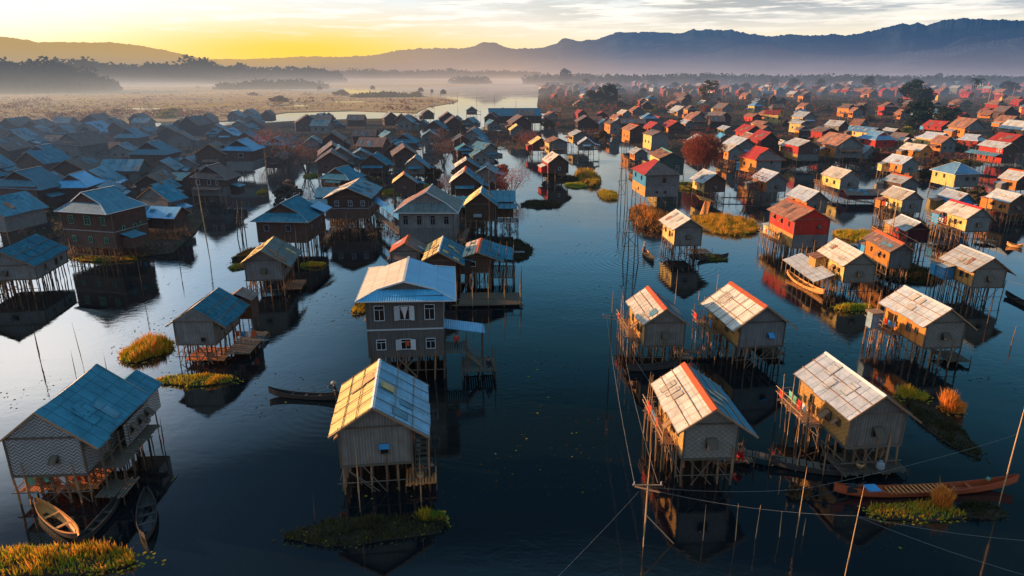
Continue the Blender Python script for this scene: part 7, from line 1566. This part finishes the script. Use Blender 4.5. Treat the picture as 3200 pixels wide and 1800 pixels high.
forest('forest', [(1040, 222), (1120, 218), (1200, 221), (1300, 222), (1400, 219), (1500, 223), (1600, 222), (1700, 228)], 2400, 240, 'low hazy woods along the distant river', .8, 11, 3)
forest('forest', [(1650, 236), (1800, 233), (2000, 236), (2200, 232), (2400, 238), (2600, 235), (2800, 240), (3000, 238), (3250, 240)], 1500, 250, 'low band of trees behind the far village', .7, 9, 4)
forest('forest', [(1110, 297), (1140, 291), (1200, 289), (1260, 291), (1308, 300)], 780, 300, 'dark shrub island beside the far river bend', 1.0, 5, 5, depth=30)
forest('forest', [(690, 262), (760, 258), (800, 250), (850, 254), (900, 251), (960, 254), (1010, 262)], 1150, 268, 'dark scrub line on the marsh before the woods', .8, 7, 6, depth=40)
forest('forest', [(1420, 246), (1450, 240), (1490, 238), (1520, 247)], 1500, 262, 'dark thicket on the river point', .8, 8, 7, depth=40)
# marsh scrub: one mass
rnd = random.Random(9); b = MB()
MP = [(-200, 400), (200, 390), (500, 374), (700, 372), (900, 345), (1100, 340), (1300, 347), (1420, 318), (1330, 300), (1060, 290), (700, 274), (-200, 264)]
k = 0
while k < 2600:
    u, v = rnd.uniform(-150, 1420), 264 + 136 * rnd.random() ** .8
    if not inpoly(u, v, MP): continue
    p = ground(u, v, .3); n = mn.noise(Vector((p.x * .018, p.y * .010, 0))); s = rnd.uniform(.5, 1.6) * (2.0 if n > .3 else 1)
    mi = 3 if (n < -.30 and rnd.random() < .6) else (2 if n > .25 and rnd.random() < .5 else rnd.choice((0, 0, 1)))
    leaf_cluster(b, p + Vector((0, 0, s * .3)), s, 10, s * .34, rnd, (mi,), .5); k += 1
tag(b.build('marsh_scrub', ['twig_grey', 'leaf_russet', 'leaf_russet', 'grass_green']), 'low brown and russet scrub covering the marsh', 'scrub', kind='stuff')
# river huts on the marsh spit
for (u, v, l) in ((1315, 292, 'small dark hut, first on the river spit'), (1385, 300, 'small open-sided hut at the tip of the river spit'), (1000, 285, 'lone dark hut far across the marsh'), (1165, 284, 'dark hut among the marsh reeds near the river'), (1350, 296, 'tiny lookout hut between the two spit huts')):
    p = ground(u, v); house([p.x, p.y, .2, 6.5 if u != 1350 else 3, 7 if u != 1350 else 3, 2.2, 3.0, 2.4 if u != 1350 else 1.4, .6, .6, .5, .5], 'roof_dark', 'wall_dark', None, label=l, group='huts by the far river', detail=1, batt=0, fshut=None, fw=((0, .5, .7, .8),), lw=())
# boat shed long maroon under u1
H = BY['u1']; g1 = loc(H, 1.0, -FIT['u1'][4] / 2 - 4.5); p = [g1.x, g1.y, FIT['u1'][2] + radians(84), 4.2, 9.5, .9, 1.1, .9, .3, .3, .3, .3]
house(p, 'roof_brown', 'wall_maroon', None, label='long low maroon boat shed in front of the golden-sided hut', group=None, detail=1, batt=0, fshut=None, fw=(), lw=(), name='boat_shed')

# ================================================================= laundry, baskets, walkways
rnd = random.Random(12)
def laundry(key, x0, y0, x1, y1, z, label, n=5):
    H = BY[key]; a, b_ = loc(H, x0, y0, z), loc(H, x1, y1, z); o = empty('laundry_line', a); d_ = b_ - a
    c = MB(); c.tube([(0, 0, 0), tuple(d_ * .5 - Vector((0, 0, .12))), tuple(d_)], .012, 4); c.build('line', 'wire', o)
    for i in range(n):
        t = (i + .5) / n; q = d_ * t; e = d_.normalized() * rnd.uniform(.16, .3); h_ = rnd.uniform(.4, .8); c = MB()
        z_ = Vector((0, 0, -.12 * 4 * t * (1 - t))); u = Vector((rnd.uniform(-.06, .06), rnd.uniform(-.06, .06), -h_))
        c.face([q - e + z_, q + e + z_, q + e * .9 + z_ + u, q + z_ + u * 1.05, q - e * .9 + z_ + u]); c.build('cloth', ['cloth_red', 'cloth_white', 'sheet_blue', 'cap_orange', 'cloth_blue', 'trim_green'][rnd.randrange(6)], o)
    tag(o, label, 'laundry', 'washing hung out to dry')
def W_(k): return FIT[k][3] / 2, FIT[k][4] / 2, FIT[k][5]
for k, l in (('h6', 'washing hung along the side of the basket-woven hut'), ('h7', 'washing hung along the porch of the silver-roofed board hut'), ('h8', 'washing hung along the long orange-sided hut'), ('u4', 'washing hung along the porch of the red-ridged hut'), ('h5', 'washing hung beside the blue-shuttered hut'), ('u2', 'washing hung beside the ribbed-roof golden hut'), ('h17', 'washing hung left of the silver-roofed orange-porched hut'), ('h11', 'washing hung beside the red two-storey house')):
    w, l_, hs = W_(k); laundry(k, -w - 1.0, -.2, -w - 1.05, l_ - .2, hs + 1.35, l)
w, l_, hs = W_('K1'); laundry('K1', w + .3, 1, w + 2.4, 1.2, 2.0, 'washing hung over the side deck of the red-decked hut', 4)
w, l_, hs = W_('h1'); laundry('h1', -w + .4, -l_ + .25, w - .4, -l_ + .3, 2.1, 'dark clothes hanging below the herringbone house', 4)
def walkway(A, B_, z, label):
    o = empty('plank_walkway', (A.x, A.y, 0)); d_ = B_ - A; d_.z = 0; n_ = Vector((-d_.y, d_.x, 0)).normalized() * .4; N = max(4, int(d_.length / .45))
    c = MB()
    for i in range(N):
        q = d_ * (i / N); e = d_ / N * .42; s = [n_ * rnd.uniform(.9, 1.25), n_ * rnd.uniform(.9, 1.25)]
        c.slab([q - s[0] - e + Vector((0, 0, z)), q - s[0] + e + Vector((0, 0, z)), q + s[1] + e + Vector((0, 0, z)), q + s[1] - e + Vector((0, 0, z))], .04)
    for s in (-1, 1): c.beam(n_ * .8 * s + Vector((0, 0, z - .08)), d_ + n_ * .8 * s + Vector((0, 0, z - .08)), .08)
    c.build('deck', 'wood', o)
    for i in range(max(2, int(d_.length / 1.6)) + 1):
        for s in (-1, 1): q = d_ * (i / max(2, int(d_.length / 1.6))) + n_ * s; inst('post', POSTL if s < 0 else POST, o, (q.x, q.y, -.6), (rnd.uniform(-.05, .05), rnd.uniform(-.05, .05), 0), (.055, .055, z + .6 + rnd.uniform(.1, .9)))
    tag(o, label, 'walkway', 'plank walkways')
L_ = lambda k, x, y: loc(BY[k], x, y)
walkway(L_('h6', 3.8, 0), L_('h7', -3.4, -3.2), .55, 'low plank walkway between the woven hut and the silver-roofed hut')
walkway(L_('h4', 2.6, -1), L_('h5', -3.4, -1), .6, 'low plank walkway joining the two orange-ridged board huts')
walkway(L_('h10', 2.2, 2), L_('u5', -4, -1), .7, 'plank walkway from the yellow-sided hut to the maroon hut')
walkway(L_('u2', 2.3, -2), L_('u4', -3.2, 2), .8, 'plank walkway between the ribbed-roof hut and the red-ridged hut')
walkway(L_('h16', 2.6, -2), L_('h17', -3.2, -2), .8, 'plank walkway past the scraggly red tree')
walkway(L_('u1', 2.4, 0), L_('t3', -2.5, -2), .8, 'plank walkway toward the low orange-ridged hut')
walkway(L_('J2', 4.2, 2), L_('J1', -3, -4), .9, 'plank walkway behind the blue hip-roofed dark house')
walkway(L_('I1', 4.6, -1), L_('I2', -2.4, -3), .8, 'plank walkway between the grey two-storey and cross-winged houses')
walkway(L_('K1', 4.6, 3), L_('J3', -3, -2), .5, 'low plank walkway reaching toward the canal hut') if False else None
def basket(pos, z, label, s=1.0, mat='bamboo'):
    c = MB(); c.tube([(0, 0, 0), (0, 0, .2), (0, 0, .34)], [.16, .26, .24], 12, cap=False); c.tube([(0, 0, .02), (0, 0, .04)], [.16, .16], 12); o = c.build('basket', mat, None, (pos.x, pos.y, z)); o.scale = (s, s, s); tag(o, label, 'basket', 'baskets on the decks')
basket(L_('h1', 1.2, -2.9), 1.03, 'round basket on the orange deck under the herringbone house', 1.2); basket(L_('K1', .8, -2.4), .58, 'round basket on the red deck under the teal-panelled hut', 1.2); basket(L_('h7', -.9, -3.6), .53, 'basket on the log platform under the silver-roofed hut', 1.2); basket(L_('h2', FIT['h2'][3] / 2 + .5, -3.2), .73, 'basket on the landing at the foot of the stairs'); basket(L_('h6', 2.7, .3), .53, 'basket on the landing beside the woven hut', 1.2)
def woodpile(pos, z, rz, label):
    o = empty('firewood_pile', (pos.x, pos.y, z), rz); c = MB()
    for i in range(5):
        for j in range(3 - (i > 3)): c.tube([(-.45 + rnd.uniform(-.05, .05), j * .12 + (i % 2) * .06, .06 + i * .1), (.45 + rnd.uniform(-.05, .05), j * .12 + (i % 2) * .06, .06 + i * .1)], .05, 6)
    c.build('logs', 'wood_pale', o); tag(o, label, 'firewood')
woodpile(L_('h1', -1.2, -2.6), 1.03, .3, 'firewood stacked on the orange deck under the herringbone house'); woodpile(L_('K1', 3.4, 2.8), .63, 1.2, 'firewood stacked on the side deck of the teal-panelled hut'); woodpile(L_('h7', 1.6, -2.4), .53, .8, 'firewood stacked on the log platform under the silver-roofed hut')
# floating weed and flecks drifting on the lake: nobody could count them
b = MB(); k = 0
while k < 1500:
    u, v = rnd.uniform(-50, 3250), 430 + 1300 * rnd.random() ** 1.5; p = ground(u, v); n = mn.noise(Vector((p.x * .11, p.y * .08, 4)))
    if n < .22: continue
    q = rnd.uniform(.03, .09) * (1 + p.y / 90); a = rnd.uniform(0, 3); e, f = Vector((cos(a) * q, sin(a) * q, 0)), Vector((-sin(a) * q * .7, cos(a) * q * .7, .02))
    p.z = .012; b.face([p - e, p - f * 1.0 + Vector((0, 0, .02)), p + e, p + f]); b.mi[-1] = 0 if rnd.random() < .93 else 1; k += 1
tag(b.build('floating_weed', ['grass_dark', 'grass_green']), 'drifting flecks of weed on the lake surface', 'weed', kind='stuff')

for (u, v, h, k, l) in ((875, 320, 7, 'bush', 'dark round bush alone in the middle of the marsh'), (360, 283, 9, 'bush', 'dark bush in the mist at the left of the marsh'), (700, 272, 8, 'bush', 'dark bush on the far marsh edge'), (790, 300, 5, 'bush', 'low bush on the marsh toward the river'), (520, 370, 5, 'fresh', 'yellow-green bush at the near edge of the marsh'), (1070, 300, 8, 'bush', 'dark bush on the marsh left of the shrub island'), (1300, 300, 6, 'bush', 'bush beside the river spit huts'), (540, 355, 4, 'fresh', 'second yellow-green bush, just behind the near one on the marsh')):
    tpx(k, u, v, h, l, wide=1.6, rnd=rr)
def pool(px, label_seed):
    pts = [ground(u, v, .37) for u, v in px]; b = MB(); b.face(pts); return tag(b.build('water', bpy.data.materials['lake_water']), kind='structure')
rnd = random.Random(31)
for (u, v, w_, h_) in ((300, 300, 60, 1.5), (640, 310, 90, 2), (450, 340, 70, 2), (900, 330, 80, 2.5), (1080, 318, 60, 2), (760, 345, 50, 2), (180, 355, 60, 2.5)):
    pool([(u + cos(a * .52) * w_ * rnd.uniform(.7, 1.1), v - sin(a * .52) * h_ * rnd.uniform(.7, 1.2)) for a in range(12)], 0)
